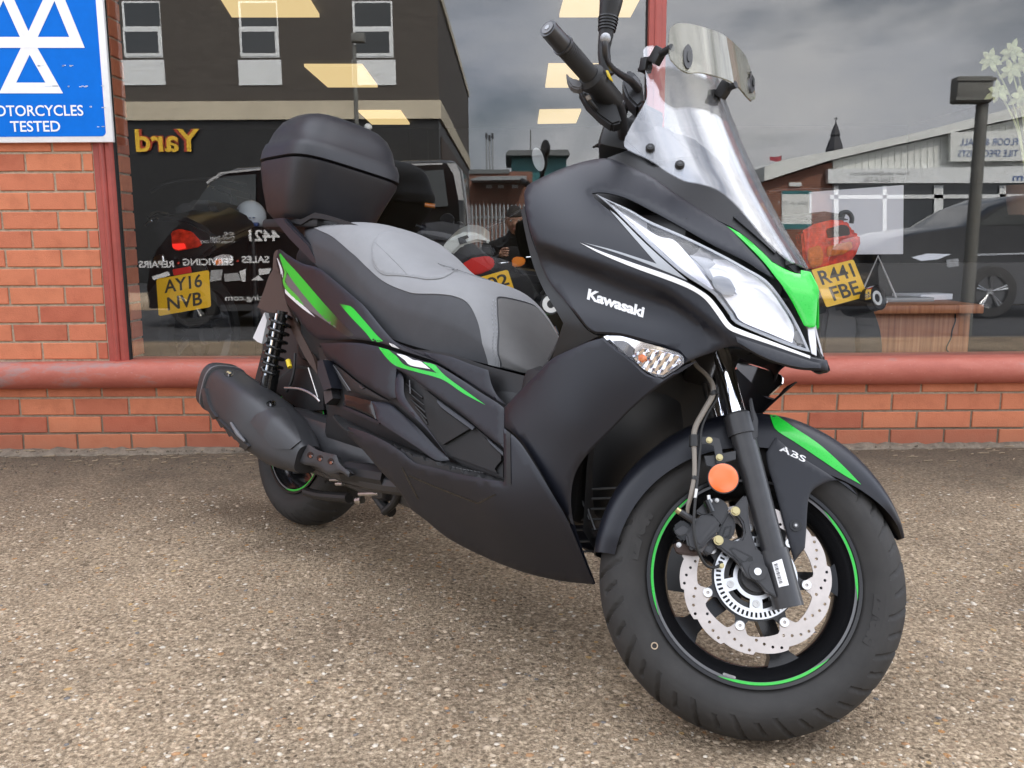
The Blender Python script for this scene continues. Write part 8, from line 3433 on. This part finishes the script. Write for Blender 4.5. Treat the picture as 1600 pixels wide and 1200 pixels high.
# ---- the photographer, stooping behind the camera
mat('skin', (0.42, 0.24, 0.17), 0.5, noise=(20, 0.1))
mat('jacket_dark', (0.018, 0.019, 0.022), 0.85, bump=(60, 0.4, 0.004))
mat('trousers_dark', (0.022, 0.024, 0.030), 0.85, bump=(60, 0.4, 0.004))
mat('hair_dark', (0.02, 0.016, 0.013), 0.7)
mat('shoe_black', (0.012, 0.012, 0.012), 0.5)
mat('phone_black', (0.01, 0.01, 0.01), 0.15)
PZ = ground_z(-.6)
PER = empty('person', (0.0, -0.62, PZ), label='person in dark clothes stooping to hold up a phone, mirrored beside the fairing', cat='person')


def skinned(name, joints, edges, m, parent, sub=2, root=0):
    me = bpy.data.meshes.new(name)
    me.from_pydata([j[:3] for j in joints], edges, [])
    o = bpy.data.objects.new(name, me)
    COL.objects.link(o)
    o.parent = parent
    me.materials.append(m)
    sk = o.modifiers.new('Skin', 'SKIN')
    sk.use_smooth_shade = True
    if not me.skin_vertices:
        me.skin_vertices.new()
    for i, j in enumerate(joints):
        r_ = j[3]
        me.skin_vertices[0].data[i].radius = r_ if isinstance(r_, tuple) else (r_, r_)
        me.skin_vertices[0].data[i].use_root = (i == root)
    sb = o.modifiers.new('Subdivision', 'SUBSURF')
    sb.levels = sub
    sb.render_levels = sub
    return o


h0 = .62
# body in local coordinates: +Y towards the shop; hands meet the phone at y = .60
J = [(0.02, -.02, .50, .15), (0.02, .02, .66, .145), (0.025, .12, .82, .165), (0.03, .18, .90, .13), (0.03, .235, .975, .058), (0.03, .27, 1.03, .055),
     (-.20, .17, .86, .075), (-.27, .22, .66, .056), (-.17, .42, .72, .043), (-.085, .555, .785, .032),
     (.26, .17, .86, .075), (.34, .22, .66, .056), (.25, .42, .72, .043), (.175, .555, .79, .032)]
Eg = [(0, 1), (1, 2), (2, 3), (3, 4), (4, 5), (2, 6), (6, 7), (7, 8), (8, 9), (2, 10), (10, 11), (11, 12), (12, 13)]
skinned('jacket', J, Eg, MATS['jacket_dark'], PER)
for sg_ in (-1, 1):
    x = .02 + .10 * sg_
    skinned('trouser_leg', [(x, -.02, .50, .10), (x + .09 * sg_, .26, .46, .078), (x + .07 * sg_, .05, .10, .052), (x + .07 * sg_, .04, .06, .05)], [(0, 1), (1, 2), (2, 3)], MATS['trousers_dark'], PER)
    skinned('shoe', [(x + .07 * sg_, .0, .045, .042), (x + .07 * sg_, .10, .040, .044), (x + .08 * sg_, .20, .030, .034)], [(0, 1), (1, 2)], MATS['shoe_black'], PER)
# head
bm = bmesh.new()
bmesh.ops.create_uvsphere(bm, u_segments=40, v_segments=30, radius=1)
for v in bm.verts:
    x, y, z = v.co
    wd = .074 * (1 - .22 * max(0, -z) ** 1.5)
    p = Vector((x * wd, y * .092, z * .118))
    if y > 0:                                       # face plane, brow, nose, chin
        p.y *= .93
        p.y += .020 * math.exp(-((x / .20) ** 2)) * math.exp(-(((z + .12) / .18) ** 2))
        p.y -= .010 * math.exp(-(((abs(x) - .42) / .18) ** 2)) * math.exp(-(((z - .10) / .12) ** 2))
        p.y += .007 * math.exp(-(((z - .28) / .10) ** 2))
        p.y += .008 * math.exp(-((x / .35) ** 2)) * math.exp(-(((z + .82) / .16) ** 2))
        p.y += .006 * math.exp(-((x / .30) ** 2)) * math.exp(-(((z + .48) / .07) ** 2))
    v.co = p
HM = Matrix.Translation((0.03, .33, 1.085)) @ Matrix.Rotation(R(-14), 4, 'X')
g = MB()
g.bm(bm, HM)
HEAD_ = g.build('head', MATS['skin'], PER, sharp=80)
for sg_ in (-1, 1):
    g = MB()
    bm = bmesh.new()
    bmesh.ops.create_uvsphere(bm, u_segments=12, v_segments=8, radius=.011)
    g.bm(bm, HM @ Matrix.Translation((.030 * sg_, .070, .012)))
    g.build('eye', MATS['white_plastic'], HEAD_)
    g = MB()
    g.cyl(HM @ Vector((.030 * sg_, .0795, .012)), HM @ Vector((.030 * sg_, .0815, .012)), .005, .004, 12)
    g.build('iris', MATS['hair_dark'], HEAD_)
    g = MB()
    bm = bmesh.new()
    bmesh.ops.create_uvsphere(bm, u_segments=14, v_segments=10, radius=1)
    g.bm(bm, HM @ Matrix.Translation((.075 * sg_, -.008, .0)) @ Matrix.Diagonal((.010, .018, .031, 1)))
    g.build('ear', MATS['skin'], HEAD_)
g = MB()
g.tube([HM @ Vector((-.022, .082, -.056)), HM @ Vector((0, .0935, -.054)), HM @ Vector((.022, .082, -.056))], [.003, .0048, .003], seg=8)
mat('lip', (0.34, 0.13, 0.11), 0.5)
g.build('mouth', MATS['lip'], HEAD_)
bm = bmesh.new()
bmesh.ops.create_uvsphere(bm, u_segments=36, v_segments=24, radius=1)
for v in list(bm.verts):
    x, y, z = v.co
    if z < .38 and y > .05 or z < -.25:
        v.co = Vector((x * .070, y * .080, z * .100))
    else:
        v.co = Vector((x * .0790, y * .0975, z * .1245))
g = MB()
g.bm(bm, HM)
g.build('hair', MATS['hair_dark'], HEAD_, sharp=60)
# hands: palm and five fingers each, curled round the ends of the phone
for sg_, bx in ((-1, -.052), (1, .142)):
    wx_ = -.085 if sg_ < 0 else .175
    jt = [(wx_, .550, .785, (.026, .019)), (wx_ * .55 + bx * .45 + sg_ * .016, .566, .806, (.030, .016)), (bx + sg_ * .020, .578, .826, (.030, .014))]
    ed = [(0, 1), (1, 2)]
    for k in range(4):
        zf = .853 - .019 * k
        ln = (1.0, 1.08, 1.0, .84)[k]
        i0 = len(jt)
        jt += [(bx + sg_ * .022, .583, zf - .004, .0090), (bx + sg_ * .012, .608, zf, .0085), (bx - sg_ * .012 * ln, .622, zf + .001, .0080), (bx - sg_ * .034 * ln, .617, zf, .0068)]
        ed += [(2, i0), (i0, i0 + 1), (i0 + 1, i0 + 2), (i0 + 2, i0 + 3)]
    i0 = len(jt)
    jt += [(bx + sg_ * .012, .568, .802, .0115), (bx - sg_ * .006, .574, .793, .0100), (bx - sg_ * .026, .582, .799, .0085)]
    ed += [(1, i0), (i0, i0 + 1), (i0 + 1, i0 + 2)]
    skinned('hand', jt, ed, MATS['skin'], PER, 2, 0)
g = MB()
g.rbox(-.040, .108, -.0085, 0, -.040, .034, .004)
PHN = g.build('phone', MATS['phone_black'])
PHN.location = (0.022, -.024, CAMP[2])
tag(PHN, 'black phone held up in the hands of the stooping photographer', 'phone')
g = MB()
g.cyl((-.022, .0, .0), (-.022, .0018, .0), .0062, .0062, 20)
g.build('lens', MATS['dark_glass'], PHN)
